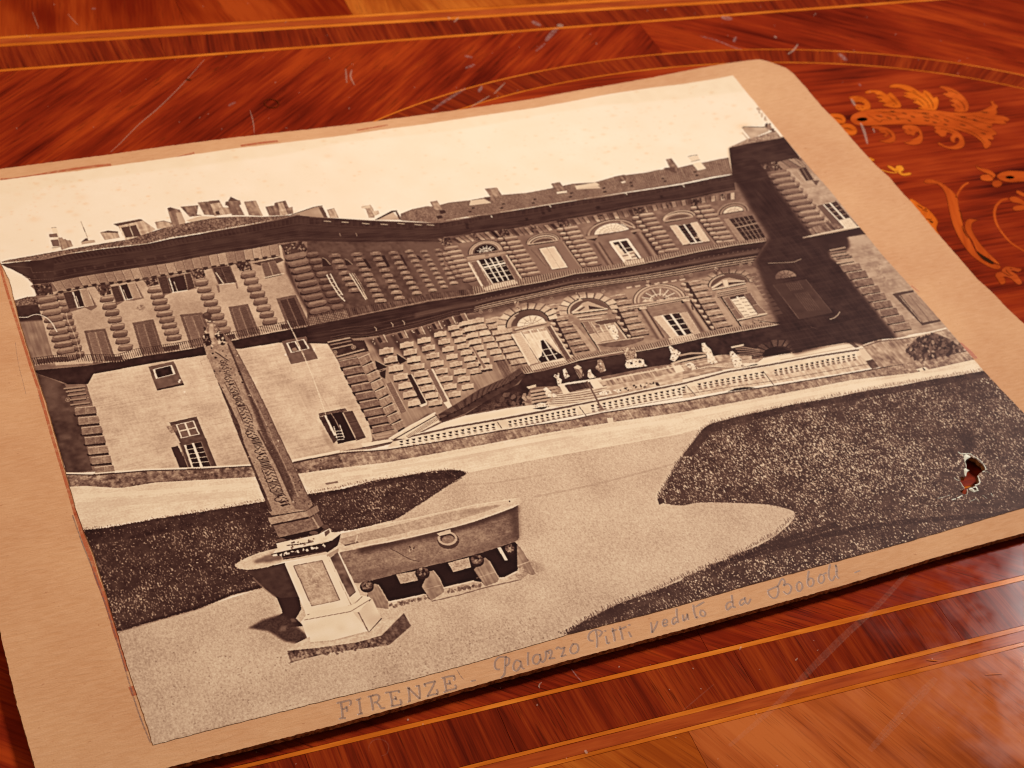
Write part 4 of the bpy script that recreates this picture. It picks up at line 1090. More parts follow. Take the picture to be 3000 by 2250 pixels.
# balcony of the wing: bars, slab and the shadow under it
sl_top = cat(P('D',220,742,560,712,900,655,1200,610,1510,548,1800,490), P('o',1650,272,2212,190)); sl_bot = cat(P('D',240,762,400,815,440,832,570,830,605,765,1000,692,1330,642,1530,602), P('o',900,540,1150,500,1400,460,1900,470,2212,480))
fill(np.vstack([sl_top, sl_bot[::-1]]), .11, tex=((N20,.03),(N8,.02)))
bt = cat(P('a',425,1640,720,1600,1100,1590,1550,1590), P('D',900,648,1200,603,1510,541,1800,483), P('o',1650,262,2212,182)); 
for k in range(5):
    a0, a1 = ((.02,.13),(.24,.30),(.43,.49),(.62,.67),(.81,.86))[k]
    n_ = 120; R_ = res(bt, n_+1); i0, i1 = int(a0*n_), int(a1*n_)
    fill(np.vstack([R_[i0:i1], (R_[i0:i1]-[5,15])[::-1]]), .24, tex=((N3,.06),))
R_ = res(bt, 150); rail(R_-[7.5,21], R_, 150, .13, 1.7); line(R_-[7.5,21], 1.4, .2, .8)
rail(R_-[1,2.5], R_+[.5,2], 120, .72, 2.2, .7)
for (x0,x1,y0,y1) in ((1560,1740,1470,1500),(750,1100,1570,1610)): pl('a', 2, .7, x0,y1,x1,y0, a=.7); pl('a', 2, .65, x0+5,y1+28,x1+8,y0+28, a=.5)
pf('b', .14, 1830,1440,2212,1370,2212,1500,1900,1560, tex=((N3,.05),)); rail(P('b',1830,1445,2212,1385), P('b',1880,1560,2212,1500), 26, .6, 1.4, .6); pl('b',2,.6,1830,1470,2212,1405,a=.7)
# lower windows of the wing
pf('D', .34, 960,715,1125,680,1190,830,1018,870, tex=((N8,.05),)); pl('D',2,.6,960,717,1125,681); window('D', (990,735,1115,705,1137,765,1010,797), .10, .86, .1, 1, 1, .8, 1)
pf('D', .16, 1018,862,1188,824,1192,836,1020,872)
pf('D', .35, 1825,552,1982,520,2062,665,1885,702, tex=((N8,.04),)); q = window('D', (1855,565,1970,538,2007,600,1885,628), .08, .86, .22, 2, 1, .85, 4)
pf('D', .6, 1890,600,1915,592,1930,612,1895,618, a=.7)
for (x,y) in ((1165,805),(1195,880),(1850,640),(2035,605),(1160,815)): pf('D', .9, x-6,y-5,x+6,y-7,x+7,y+6,x-4,y+7)
pl('D', 1.4, .55, 1300,680,1340,665,1360,700,1310,712,1300,680, a=.6)
pf('D', .28, 1098,1080,1275,1040,1330,1180,1170,1212, tex=((N8,.05),)); window('D', (1140,1092,1255,1066,1295,1155,1172,1182), .07, .85, .36, 2, 2, .85, 4)
pf('D', .45, 1080,1105,1140,1090,1150,1135,1110,1150,1085,1120, a=.7, tex=((N3,.15),))
pf('D', .27, 1160,1212,1332,1178,1405,1366,1215,1382, tex=((N8,.04),)); q = window('D', (1195,1225,1305,1200,1372,1368,1245,1375), .05, .4, .1, 2, 5, .85, 3, 2); line(bil(q,[.5,.5],[0,1]), 6, .88); line(bil(q,[.03,.03],[0,1]), 5, .8)
pf('D', .17, 1110,1240,1152,1230,1225,1372,1165,1377); pl('D', 2, .5, 1160,1210,1220,1370)
pf('D', .3, 2065,1025,2212,990,2212,1005,2070,1042); pf('g', .3, 150,1375,490,1310,520,1345,160,1410, tex=((N3,.1),))
pf('g', .07, 240,1395,465,1355,640,1720,400,1770); pf('D', .2, 2068,1045,2120,1032,2182,1198,2162,1214, tex=((N8,.05),)); pf('D', .4, 2072,1075,2165,1215,2155,1250,2110,1210,2085,1140, a=.35, soft=2)
pf('g', .27, 470,1360,585,1340,760,1690,640,1730, tex=((NH,.06),)); pl('g', 3, .62, 460,1365,640,1720)
for k in range(22): pl('g', 1, .17, 500+k*6.6,1385+k*15,590+k*6.6,1365+k*15, a=.6)
pf('E', .2, 90,1176,155,1166,158,1176,95,1188); pl('g', 5, .84, 232,1405,300,1540,360,1665); pl('g', 2.5, .8, 345,1545,385,1700); pl('g', 2.5, .8, 420,1525,480,1690)
for k in range(4): pl('g', 2, .85, 355+k*8,1610+k*38,450+k*10,1600+k*36)
pl('o', 2.2, .82, 1510,170,1545,240,1580,310, a=.9); pl('o', 1.7, .85, 1580,310,1700,580,1840,900,1990,1330,2080,1600, a=.8); pl('o', 1.4, .82, 1590,320,1720,600,1850,930,1960,1200, a=.6); pl('g', 1.8, .5, 300,1360,370,1470,430,1600)
pf('D', .84, 1885,1322,2110,1275,2200,1258,2205,1270,2120,1290,1900,1330); pf('D',.2,1900,1332,2115,1288,2118,1294,1905,1340)
# corner quoins, lower left
pf('D', .25, 240,762,420,832,500,1000,600,1390,430,1410, tex=((N20,.06),(N8,.04)))
pf('D', .36, 260,790,360,800,390,950,330,1040, a=.6, soft=8)
for (y, w) in ((850,70),(870,62),(895,60),(925,72),(955,64)): pl('D', 5, .5, 482+(y-850)*.35-w,y+10,482+(y-850)*.35+w,y-6); pl('D', 3, .15, 482+(y-845)*.35-w,y+18,482+(y-845)*.35+w,y+3)
for (x,y) in ((570,918),(440,932)): pf('D', .5, *np.stack([x+17*np.cos(np.linspace(0,6.2,10)), y+15*np.sin(np.linspace(0,6.2,10))],1).ravel()); pl('D',1.5,.2,*np.stack([x+10*np.cos(np.linspace(0,6.2,10)), y+9*np.sin(np.linspace(0,6.2,10))],1).ravel())
for k in range(7):
    x, y = 553+k*20.5, 1000+k*64; hw = 70-1.0*k
    pf('D', .14, x-hw-8,y+26,x+hw,y+14,x+hw+4,y+32,x-hw,y+42); pf('D', .47+rp.normal(0,.02), x-hw,y-14,x+hw-6,y-28,x+hw+6,y+18,x-hw+6,y+32, tex=((N8,.05),(N3,.05))); pl('D', 2.4, .66, x-hw,y-14,x+hw-6,y-28)
    pl('D', 1.2, .7, x,y-22,x+4,y+20, a=.5)
# ---- the court: the side wing seen along its length, upper floor
pf('c', .27, 0,470,400,480,800,485,1300,475,1700,485,1900,560,2212,1100,2212,1160,1600,1240,1000,1360,520,1460,0,1450, tex=((N20,.05),(N8,.04)))
saus('b', (1625,665), (1935,1365), 9, 128, 38, -.18, .38, .50, .12); saus('b', (1840,640), (2165,1320), 9, 80, 36, -.1, .34, .44, .12)
pf('c', .36, 1250,500,1700,480,1860,540,2100,1000,2150,1090,1500,1180, a=.6, soft=6)
for (s, e, n, hw, hh) in (((355,655),(610,1105),7,76,34),((640,640),(950,1240),10,76,32),((885,630),(1195,1205),9,70,32),((1115,620),(1420,1140),9,62,28),((1320,600),(1625,1105),9,56,26),((1510,600),(1775,1060),9,50,23),((1690,585),(1900,1010),8,56,24)):
    for k in range(n):
        f = k/(n-1); x = s[0]+(e[0]-s[0])*f; y = s[1]+(e[1]-s[1])*f; g = .36+.10*f+.05*(s[0]/1700)
        pf('c', .13, x-hw*.55,y+hh*.85,x+hw*.95,y+hh*.4,x+hw*.95,y+hh*.95,x-hw*.2,y+hh*1.35,x-hw*.6,y+hh*1.2, a=.9)
        pf('c', g+rp.normal(0,.02), x-hw,y+hh*.75,x-hw*.95,y-hh*.2,x-hw*.4,y-hh*.75,x+hw*.6,y-hh*.85,x+hw,y-hh*.3,x+hw*1.05,y+hh*.5, tex=((N3,.05),))
        pf('c', g+.17, x-hw*.4,y-hh*.55,x+hw*.5,y-hh*.65,x+hw*.3,y-hh*.15,x-hw*.5,y-hh*.05, a=.7)
for k in range(14): pf('c', .31, 80+k*112,500+rp.normal(0,8),140+k*112,500,190+k*112,590,120+k*112,600, a=.5, soft=1)
pf('c', .12, 190,690,230,682,290,740,320,795,200,800); pl('c', 3, .5, 195,690,235,700,300,775, sm=3); pf('c', .2, 205,810,330,805,335,850,215,860)
pf('c', .13, 488,705,520,715,580,775,500,790); pl('c',2.5,.48,488,700,530,720,590,775); pf('c', .12, 715,690,760,705,840,820,800,830); pf('c', .12, 960,660,1000,655,1075,800,1040,812); pf('c', .14, 1190,640,1230,650,1300,790,1270,790); pf('c',.15,1410,655,1450,660,1500,715,1460,720)
pl('c', 3.5, .8, 255,905,300,1000,410,1170,490,1250); pl('c', 3.5, .8, 300,895,380,1050,460,1170); 
for k in range(6): pl('c', 2, .8, 275+k*33,960+k*52,320+k*31,950+k*51)
pl('c', 3.5, .76, 550,890,650,1050,760,1230); pl('c', 2.5, .7, 580,885,680,1040,775,1220); pl('c',1.5,.6,605,885,690,1010,740,1110)
pf('c', .25, 510,1340,760,1310,1100,1260,1600,1150,2212,1080,2212,1160,1600,1240,1000,1365,520,1462,0,1560,0,1450, tex=((NV,.1),(N8,.05)))
rail(P('c',0,1440,500,1345,1100,1260,1600,1160,2212,1085), P('c',30,1545,520,1455,1100,1345,1600,1240,2212,1165), 90, .5, 1.3, .5); rail(P('c',20,1465,500,1370), P('c',50,1560,540,1470), 24, .62, 1.6, .8)
line(P('c',560,1450,1000,1360,1600,1235,2212,1155), 2.5, .6, .6)
# string course and cornice between the floors
low_top = cat(P('c',0,1572,500,1475,1000,1372,1600,1252,2212,1165), P('d',700,1322,1000,1262,1300,1212,1700,1112,2212,1052), P('e',400,1465,800,1385,1300,1272,1750,1195,2200,1130))
low_bot = cat(P('g',0,470,260,465,560,400,740,425,1000,362,1500,240,1900,110,2212,60), P('d',430,1600,800,1515,1200,1425,1600,1335,2212,1245), P('i',400,310,800,250,1300,160,1800,80))
fill(np.vstack([low_top, low_bot[::-1]]), .14, tex=((N20,.03),(NH,.04)))
A, B = res(low_top, 60), res(low_bot, 60)
fill(np.vstack([A[14:]*.62+B[14:]*.38, (A[14:]*.42+B[14:]*.58)[::-1]]), .30, .8, tex=((NH,.05),), soft=2)
for f, g, w in ((.50,.34,2.5),(.63,.10,3),(.72,.52,3.5),(.78,.14,2.5),(.84,.62,4),(.895,.16,3),(.95,.6,4),(1.0,.12,3)): line((A*(1-f)+B*f)[22:], w, g, .85)
for f, g, w in ((.45,.24,2.5),(.6,.2,2),(.75,.28,2.5),(.86,.3,2),(.93,.26,2)): line((A*(1-f)+B*f)[3:24], w, g, .8)
for (x, y) in ((895,280),(1110,225),(1260,200)): pl('g', 2.2, .6, x-25,y-28,x+2,y+2,x,y+28)
rail(A[22:]*.68+B[22:]*.32, A[22:]*.63+B[22:]*.37, 60, .62, 1.6, .6)
# ---- central block, upper floor
pf('d', .41, 0,640,800,545,1400,440,2212,300,2212,1000,1760,1050,1280,1120,920,1190,380,1285,0,1000, tex=((N20,.04),))
strip_blocks(cat(P('d',90,660,400,600,800,540,1200,505,1480,455,1700,400,2212,320), P('e',560,700,900,640,1200,590,1560,540,1800,500)), cat(P('d',190,720,420,690,800,640,1200,600,1560,510,1800,460,2212,420), P('e',600,770,900,705,1200,660,1560,610,1800,590)), 58, (.3,.62,.48,.6), .3, .14, .06)
for a_ in (('d',0,680,90,660,100,740,0,760),('d',690,560,830,540,860,610,740,640),('d',1460,425,1600,410,1640,490,1500,510),('e',460,710,600,690,640,770,490,790),('e',1200,600,1330,575,1370,650,1230,670),('c',1700,440,1850,420,1880,510,1770,520),('d',360,600,420,595,440,680,400,690),('d',1110,490,1180,480,1210,570,1160,580),('e',10,790,70,800,60,850,20,850),('e',890,640,930,640,960,700,920,720),('e',1600,530,1640,530,1660,580,1620,590)): capital(*a_)
for (s, e, n, hw) in (((100,780),(345,1185),8,98),((870,655),(1165,1110),9,98),((1645,525),(1955,980),9,98)): saus('d', s, e, n, hw, 28, -.14, .46, .66, .16, pw=.8)
for (s, e, n) in (((735,668),(1030,1130),9),((1510,542),(1800,1000),9)):
    pf('d', .16, s[0]-45,s[1]-30,s[0]+35,s[1]-40,e[0]+35,e[1]+20,e[0]-50,e[1]+30, a=.8); saus('d', s, e, n, 40, 25, -.05, .46, .68, .12)
saus('d', (20,860), (180,1150), 6, 34, 25, -.05, .44, .6, .15)
for (s, e, n) in (((640,795),(965,1250),9),((1385,690),(1705,1140),9)): saus('e', s, e, n, 98, 27, -.12, .45, .64, .15, pw=.8)
for (s, e) in (((497,835),(830,1280)),((1250,705),(1580,1150))):
    pf('e', .15, s[0]-45,s[1]-30,s[0]+38,s[1]-40,e[0]+35,e[1]+20,e[0]-50,e[1]+30, a=.8); saus('e', s, e, 9, 42, 25, -.05, .45, .68, .12)
def ringed(tile, L, R, A, lines):
    for s, w, g in lines: arch_line(tile, L, R, A, w, g, s)
# first bay
pf('d', .45, 280,890,790,830,1010,1220,520,1340)
arch('d', (395,858), (695,812), (530,735), .52, 1.42, tex=((N20,.05),)); ringed('d', (395,858), (695,812), (530,735), ((1.5,3,.22),(1.4,3,.6),(1.18,4,.62),(1.08,3,.25)))
arch('d', (395,858), (695,812), (530,735), .1); spokes('d', (395,858), (695,812), (530,735), 7, .1, .8, 2.2, .85); arch_line('d', (395,858), (695,812), (530,735), 2.4, .85, .5)
pf('d', .55, 300,895,800,825,815,850,690,875,420,930,310,945, tex=((N8,.04),)); pl('d', 2.5, .2, 290,892,500,858,800,822); pl('d', 2.2,.3, 540,868,575,865,580,880,545,885,540,868)
shutter('d', (345,965,432,950,600,1255,515,1285), .38, .8, 1); pl('d', 5, .82, 322,965,520,1320); pl('d', 6, .85, 438,945,645,1245)
q = window('d', (450,935,745,882,918,1190,640,1240), .02, .2, .08, 4, 5, .86, 4, 2.2); line(bil(q,[.02,1],[.33,.30]), 6, .86)
shutter('d', (750,888,805,880,1015,1222,950,1232), .38, .6, 1); pl('d', 4, .72, 812,870,1030,1218)
# second bay, blind arch
pf('d', .42, 1080,740,1480,690,1560,720,1780,1050,1280,1120,1120,850)
ringed('d', (1085,735), (1490,672), (1272,600), ((1.07,3,.2),(1.0,4,.55),(.92,3,.25)))
arch('d', (1100,735), (1470,680), (1280,625), .5); arch_line('d', (1100,735), (1470,680), (1280,625), 4, .66, .98); arch_line('d', (1100,735), (1470,680), (1280,625), 3, .2, .86); arch('d', (1150,722), (1420,682), (1285,655), .28); arch_line('d', (1150,722), (1420,682), (1285,655), 3, .55)
pl('d', 4, .6, 1095,735,1480,680); pl('d', 4, .16, 1100,748,1480,694); pf('d', .45, 1130,750,1175,745,1185,770,1140,775); pf('d', .45, 1430,700,1475,692,1485,715,1445,725)
pf('d', .34, 1215,785,1440,750,1620,1035,1395,1062); q = P('d', 1235,790,1432,757,1608,1030,1405,1058); fill(q, .82)
for (a_, b_) in ((.08,.46),(.54,.92)): qf(q, a_, .06, b_, .95, .74, tex=((N8,.03),))
line(bil(q,[.5,.5],[0,1]), 2, .6); pl('d', 3, .3, 1395,1066,1615,1036); pl('d', 2, .25, 1130,800,1380,1075, a=.7); pl('d', 2, .55, 1190,820,1360,1060, a=.5); pl('d', 4, .5, 1550,710,1790,1050); pl('d', 3, .2, 1565,705,1800,1045)
# third bay: white fanlight
fl = P('x',1742,688, 1842,674, 1790,655); 
for w, g, s in ((4,.25,1.32),(4,.58,1.2),(3,.3,1.1)): line(arch_pts(fl[0]-(6,0), fl[1]+(6,-2), fl[2]-(0,3), s), w, g)
fill(arch_pts(fl[0], fl[1], fl[2]), .86, tex=((N8,.02),))
for i in range(1, 10):
    t = math.pi*(1-i/10); line(np.vstack([arch_pts(fl[0],fl[1],fl[2],.15,t,t,1), arch_pts(fl[0],fl[1],fl[2],.95,t,t,1)]), 1, .5)
for s in (.45,.72): line(arch_pts(fl[0],fl[1],fl[2],s), 1, .52)
pl('d', 3, .24, 1830,660,2212,600); pl('e', 3, .24, 0,1062,300,1010,560,960); pf('e', .42, 0,1075,440,1010,690,1330,380,1400,0,1440, tex=((N20,.04),))
q = window('e', (158,1142,390,1102,605,1405,375,1448), .10, .88, .74, 2, 5, .88, 4, 2)
for (u0,v0,u1,v1,g) in ((.14,.05,.47,.17,.15),(.3,.18,.47,.36,.15),(.53,.06,.88,.35,.13),(.53,.37,.88,.5,.16),(.33,.37,.47,.55,.2),(.6,.55,.88,.62,.5),(.14,.6,.45,.66,.45),(.53,.7,.85,.76,.45),(.8,.62,.9,.95,.2),(.16,.8,.46,.86,.4)): qf(q,u0,v0,u1,v1,g)
line(bil(q,[.5,.5],[0,1]), 4.5, .88); line(bil(q,[0,1,1,0,0],[0,0,1,1,0]), 4, .9)
for (t_, v) in (('e',(480,1035,580,1020,800,1340,690,1360)),('d',(1930,720,2010,705,2200,1000,2120,1010))):
    q = P(t_, *v); fill(q, .42); qf(q, 0,0,.35,1,.26,soft=2); qf(q,.55,0,.85,1,.52,soft=2,a=.7); qf(q,.9,0,1.1,1,.2,soft=1)
pf('e', .5, 430,1000,545,975,560,995,470,1035,445,1020); pf('e', .14, 440,1025,520,1010,480,1050); pf('d', .5, 1830,640,2000,610,1990,650,1850,665); pf('d',.14,1870,672,1990,650,1960,690)
pl('e', 5, .62, 300,880,400,935,490,960, sm=3); pl('e',3,.3,260,900,400,960,480,985,sm=3); pf('d', .48, 1780,520,1900,490,1950,480,1880,600,1830,610, a=.6)
# fourth bay
ringed('e', (855,870), (1265,800), (1040,745), ((1.06,3,.22),(.98,5,.6),(.88,3,.25)))
arch('e', (870,870), (1235,815), (1030,775), .48); arch_line('e', (870,870), (1235,815), (1030,775), 4, .66); arch('e', (915,860), (1195,818), (1050,795), .3); pl('e', 4, .58, 865,880,1240,822); pl('e', 4, .16, 875,895,1235,838)
pf('e', .4, 910,900,1240,830,1560,1170,1130,1235); shutter('e', (942,938,1022,925,1202,1162,1112,1184), .72, .86, 12); shutter('e', (1208,902,1290,886,1456,1132,1370,1142), .72, .86, 12)
q = window('e', (1035,932,1205,903,1365,1140,1205,1165), .03, .6, .13, 2, 6, .34, 2, 2); line(bil(q,[.5,.5],[0,1]), 5, .86); line(bil(q,[0,1],[1,1]), 4, .84); line(bil(q,[0,0],[0,1]), 3, .8); qf(q,.55,.72,.92,.78,.6); qf(q,.9,.6,.97,.95,.7)
pl('e', 3, .2, 1110,1195,1460,1145); pl('e', 2.5, .2, 1310,860,1560,1180); pl('e', 2.5, .6, 1290,880,1540,1190,a=.6)
# fifth bay, half in shade
ringed('e', (1560,800), (1960,740), (1750,640), ((1.0,4,.5),(.9,3,.2),(.78,4,.5),(.68,3,.25)))
arch('e', (1635,775), (1890,735), (1755,690), .76); arch_line('e', (1635,775), (1890,735), (1755,690), 1.5, .45, .55); spokes('e', (1635,775), (1890,735), (1755,690), 5, .1, .9, 1.2, .5)
pf('e', .42, 1570,800,1900,735,1910,765,1600,830); pl('e', 3, .2, 1560,800,1900,738); shutter('e', (1640,850,1705,842,1925,1135,1850,1150), .5, .58, 1)
q = window('e', (1700,845,2010,795,2185,1085,1925,1135), .02, .4, .12, 5, 5, .46, 2.4, 1.6); line(bil(q,[0,1],[.4,.36]), 4, .5)
# balcony bars of the central block
up = cat(P('d',380,1282,520,1275,920,1192,1280,1122,1760,1052,2212,1000), P('e',400,1382,800,1312,1300,1212,1700,1150,2170,1090)); lo = cat(P('d',400,1385,700,1325,1000,1265,1300,1215,1700,1115,2212,1055), P('e',400,1462,800,1384,1300,1272,1750,1192,2190,1132))
fill(np.vstack([up, lo[::-1]]), .36, .55, tex=((NV,.08),)); pf('d', .84, 520,1300,640,1250,920,1192,965,1240,545,1338, a=.85); pf('e', .8, 330,1400,600,1360,620,1400,380,1450, a=.8)
rail(up, lo, 128, .64, 2.2, .8); rail(up+[2.6,0], lo+[2.6,0], 128, .17, 1.6, .75); line(lo, 3, .72, .7); line(lo+[0,4], 4, .12, .9)
under_shade(cat(P('d',0,640,400,590,800,545,1200,510,1400,440,1800,370,2212,300), P('e',400,700,800,640,1200,590,1500,520)), (6,16), .7)
# ---- central block, lower floor
cl = cat(P('h',100,330,400,260,1000,130,1700,0), P('i',0,390,400,318,800,258,1300,170,1750,110,2100,300,2212,860,1700,910,1380,950,1010,1020,700,1080,330,1160,0,1240), P('h',1800,800,1370,900,900,970,780,1000,560,1130,200,1300,0,900))
fill(cl, .50, tex=((N20,.05),(N8,.04)))
# far wall of the court, lower floor (seen along its length)
rl = cat(P('g',560,410,1000,365,1500,245,1900,115,2212,65), P('h',300,330,560,1130), P('E',1060,790,900,860,630,1030,560,1020,330,1180,200,1180))
fill(rl, .50, tex=((N20,.05),(NV,.03)))
pf('g', .16, 740,430,1000,372,1250,330,1500,250,1900,118,2212,70,2212,140,1950,220,1750,330,1560,400,1330,440,1150,540,950,560, a=.55, soft=4)
for (x, y) in ((830,440),(1100,380),(1345,320),(1560,265),(1765,185),(1935,130)):
    pf('g', .13, x-30,y-20,x+40,y-20,x+250,y+280,x+170,y+300, a=.6, soft=2)
for k, (s, e, n, hw, hh) in enumerate((((1025,570),(1400,1240),7,92,40),((1290,490),(1660,1240),9,88,36),((1515,430),(1910,1130),8,84,34),((1725,350),(2080,1030),8,80,32),((1900,265),(2190,830),8,76,30),((2045,215),(2330,790),8,72,30))):
    blocks('g', s, e, n, hw, hh, -.17, .65, .13, .72 if k < 3 else .69, True, .76)
blocks('h', (85,420), (330,1000), 8, 72, 32, -.15, .66, .16, .72); blocks('h', (225,395), (500,880), 7, 74, 32, -.15, .66, .16, .72)
for (x, y) in ((960,395),(1230,340),(1450,290),(1670,220),(1850,160),(2010,115)): chim('g', .45, x-30,y-30,x+40,y-40,x+70,y+60,x,y+70); pf('g', .15, x-60,y,x-20,y-10,x+20,y+60,x-20,y+70); pl('g', 2.5, .7, x+30,y-40,x+80,y+60); speck(P('g',x-120,y+20,x-70,y+10,x-60,y+110,x-110,y+120), 6, (.7,.25), .8, 1.8)
pf('g', .1, 880,690,1040,770,960,830,900,820); pl('g', 2.5,.6,890,690,1030,765); pl('g',2.5,.5,880,840,1010,790); pf('g', .1, 1160,600,1300,690,1200,740,1170,680); pl('g',2.5,.6,1165,600,1300,690); pf('g', .12, 900,860,1020,810,1010,930,960,900)
shutter('g', (1018,988,1092,966,1292,1350,1212,1382), .42, .72, 16); pf('g', .13, 1298,882,1352,868,1548,1240,1482,1262); pl('g', 3, .72, 1352,866,1550,1240); pf('g',.82,1450,1270,1555,1235,1550,1265,1480,1295)
for k in range(20): pl('g', 1, .3, 1305+k*9.3,900+k*18,1350+k*9.6,885+k*18, a=.6)
shutter('g', (1548,812,1622,797,1822,1212,1762,1232), .42, .76, 3); pl('g', 5, .8, 1620,800,1840,1225); pf('g', .84, 1765,1235,1840,1215,1885,1290,1830,1320)
shutter('h', (135,740,165,735,330,1000,295,1020), .45, .7, 3)
# near corner quoins of the side wing
pf('g', .16, 260,455,560,395,600,430,740,430,800,570,420,650,330,560, tex=((N8,.04),))
for (x0,y0,x1,y1,g) in ((265,455,560,395,.55),(300,490,570,435,.42),(320,540,590,480,.5),(375,645,745,545,.55),(410,680,640,630,.5)): pl('g', 5, g, x0,y0,x1,y1); pl('g', 4, .12, x0+6,y0+16,x1+6,y1+16)
for (x,y) in ((360,585),(600,520)): pf('g', .52, *np.stack([x+32*np.cos(np.linspace(0,6.2,10)), y+28*np.sin(np.linspace(0,6.2,10))],1).ravel()); pl('g',1.6,.2,*np.stack([x+18*np.cos(np.linspace(0,6.2,10)), y+15*np.sin(np.linspace(0,6.2,10))],1).ravel())
for k in range(9):
    f = k/8; x, y = 410+f*430, 720+f*860
    pf('g', .13, x+10,y+60,x+260,y+10,x+300,y+40,x+420,y-30,x+440,y+10,x+280,y+75,x+40,y+110); pf('g', .40, x,y-20,x+245-10*f,y-70,x+275-10*f,y+10,x+20,y+60, tex=((N8,.05),(N3,.05))); pl('g', 2.4, .62, x,y-20,x+245,y-70); pf('g', .7, x+50,y+75,x+250,y+35,x+260,y+55,x+60,y+98, a=.6)
    pf('g', .52, x+250,y-55,x+330,y-85,x+400,y-120,x+440,y-40,x+370,y-15,x+285,y+10, tex=((NV,.08),(N3,.05))); pl('g', 2.4, .7, x+250,y-55,x+400,y-120); pl('g', 1.2, .62, x+130,y-50,x+145,y+25, a=.5)
pf('g', .6, 830,1640,1150,1570,1200,1640,880,1720, a=.8); pl('g', 3, .15, 840,1640,1130,1580)
# pilasters of the centre
pl('h', 5, .2, 330,450,480,680,640,960, a=.7)
blocks('h', (445,385), (770,925), 8, 128, 30, -.17, .62, .2)
for (s, e, n, hw) in (((1190,215),(1570,760),8,98),): blocks('h', s, e, n, hw, 27, -.16, .5, .14)
for (s, e, n, hw) in (((60,530),(335,1000),7,108),((1050,350),(1425,890),8,108)): blocks('i', s, e, n, hw, 27, -.16, .5, .14)
for (t_, s, e, n) in (('h',(1130,300),(1440,860),9),('i',(-30,640),(190,1040),6),('i',(905,370),(1270,930),9)):
    pf(t_, .14, s[0]-10,s[1]-30,s[0]+50,s[1]-30,e[0]+50,e[1]+30,e[0]-10,e[1]+30, a=.9); saus(t_, (s[0]-10,s[1]), (e[0]-10,e[1]), n, 34, 22, .1, .58, .72, .12)
pf('h', .62, 1440,430,1500,460,1760,780,1690,800, a=.8, tex=((N8,.04),)); pl('h', 4, .1, 1560,420,1830,830); pf('i', .6, 1310,500,1390,600,1560,860,1490,900,1300,560, a=.8); pl('i', 5, .1, 1340,470,1660,940)
# first arch, ground-floor bay
voussoirs('h', (605,480), (1125,390), (840,265), 11, 1.06, 1.5, .66, .22); pf('h', .6, 690,180,760,165,800,240,740,260, tex=((N3,.15),))
arch('h', (600,485), (1130,395), (840,262), .30, 1.0, tex=((N20,.05),)); arch_line('h', (600,485), (1130,395), (840,262), 6, .62, .99, 1, math.pi, math.pi*.62); arch_line('h', (600,485), (1130,395), (840,262), 4, .12, 1.04)
for s in (.92,.84): arch_line('h', (600,485), (1130,395), (840,262), 5, .6, s, .9, math.pi, math.pi*.72)
arch('h', (735,475), (1100,415), (890,332), .84, tex=((N20,.04),)); spokes('h', (735,475), (1100,415), (890,332), 6, .05, .95, 1.6, .5); arch_line('h', (735,475), (1100,415), (890,332), 1.4, .55, .5)
pl('h', 7, .34, 685,525,900,470,1115,428); pl('h', 5, .7, 700,510,900,458,1110,418); pl('h', 4, .66, 720,545,1100,465)
pl('h', 3, .2, 655,600,935,1035); shutter('h', (672,572,772,550,1000,935,902,965), .72, .84, 16); pl('h', 5, .82, 665,570,925,1035); pl('h', 4, .85, 775,545,1035,935)
q = P('h', 790,532,1090,482,1335,875,1035,940); fill(q, .82, tex=((NV,.08),(N8,.05)))
qf(q,.02,.02,.98,.1,.62,tex=((NV,.1),)); pf('h', .1, 1035,655,1085,640,1160,710,1240,790,1300,830,1335,875,1060,935,1010,885,1050,850,1055,780)
for u in (.33,.66): line(bil(q,[u,u+.02],[.02,1]), 4, .86)
line(bil(q,[0,1],[.36,.33]), 4.5, .84); pl('h', 2.2, .8, 1050,780,1180,750); pl('h', 2.2, .8, 1060,860,1250,820); pf('h', .08, 1000,885,1040,900,1065,932,1040,940)
for k in range(7): pl('h', 1.4, .66, 1090+k*22,650+k*12,1200+k*14,770+k*9, a=.6); pl('h', 1.4, .68, 900+k*14,700-k*4,960+k*12,860-k*6, a=.5)
shutter('h', (1108,472,1162,460,1440,902,1370,915), .34, .7, 22); pl('h', 4, .74, 1165,455,1450,910)
# second arch: pediment and window
voussoirs('h', (1400,300), (1925,250), (1610,112), 11, 1.06, 1.45, .66, .2); arch('h', (1400,310), (1930,255), (1610,115), .32); arch_line('h', (1400,310), (1930,255), (1610,115), 6, .64, .98, 1, math.pi, math.pi*.55); arch_line('h', (1400,310), (1930,255), (1610,115), 3, .1, 1.05)
pf('h', .62, 1440,295,1580,165,1650,145,1720,170,1900,240); pf('h', .3, 1500,270,1600,210,1610,225,1540,275); pf('h', .18, 1655,200,1870,240,1665,250); pl('h', 4, .78, 1440,290,1575,200); pl('h', 5, .72, 1450,300,1905,240); pl('h', 4, .14, 1455,314,1900,255)
pl('h', 5, .66, 1500,345,1900,290); pl('h', 5, .7, 1540,380,1830,355); pl('h', 3, .2, 1510,360,1900,305)
shutter('h', (1570,412,1652,400,1745,560,1668,575), .45, .74, 8); shutter('h', (1668,575,1745,560,1842,660,1752,692), .66, .8, 5)
q = window('h', (1680,410,1900,372,2060,625,1842,662), .03, .74, .55, 3, 4, .78, 3.5, 2); qf(q,.03,.6,.6,1,.72,a=.7,tex=((NV,.08),)); qf(q,.1,.2,.35,.32,.4); qf(q,.4,.05,.65,.25,.42)
pl('h', 4, .64, 1755,690,1830,825); pl('h', 4, .7, 1990,420,2150,630); pl('h', 4, .15, 2010,410,2170,620)
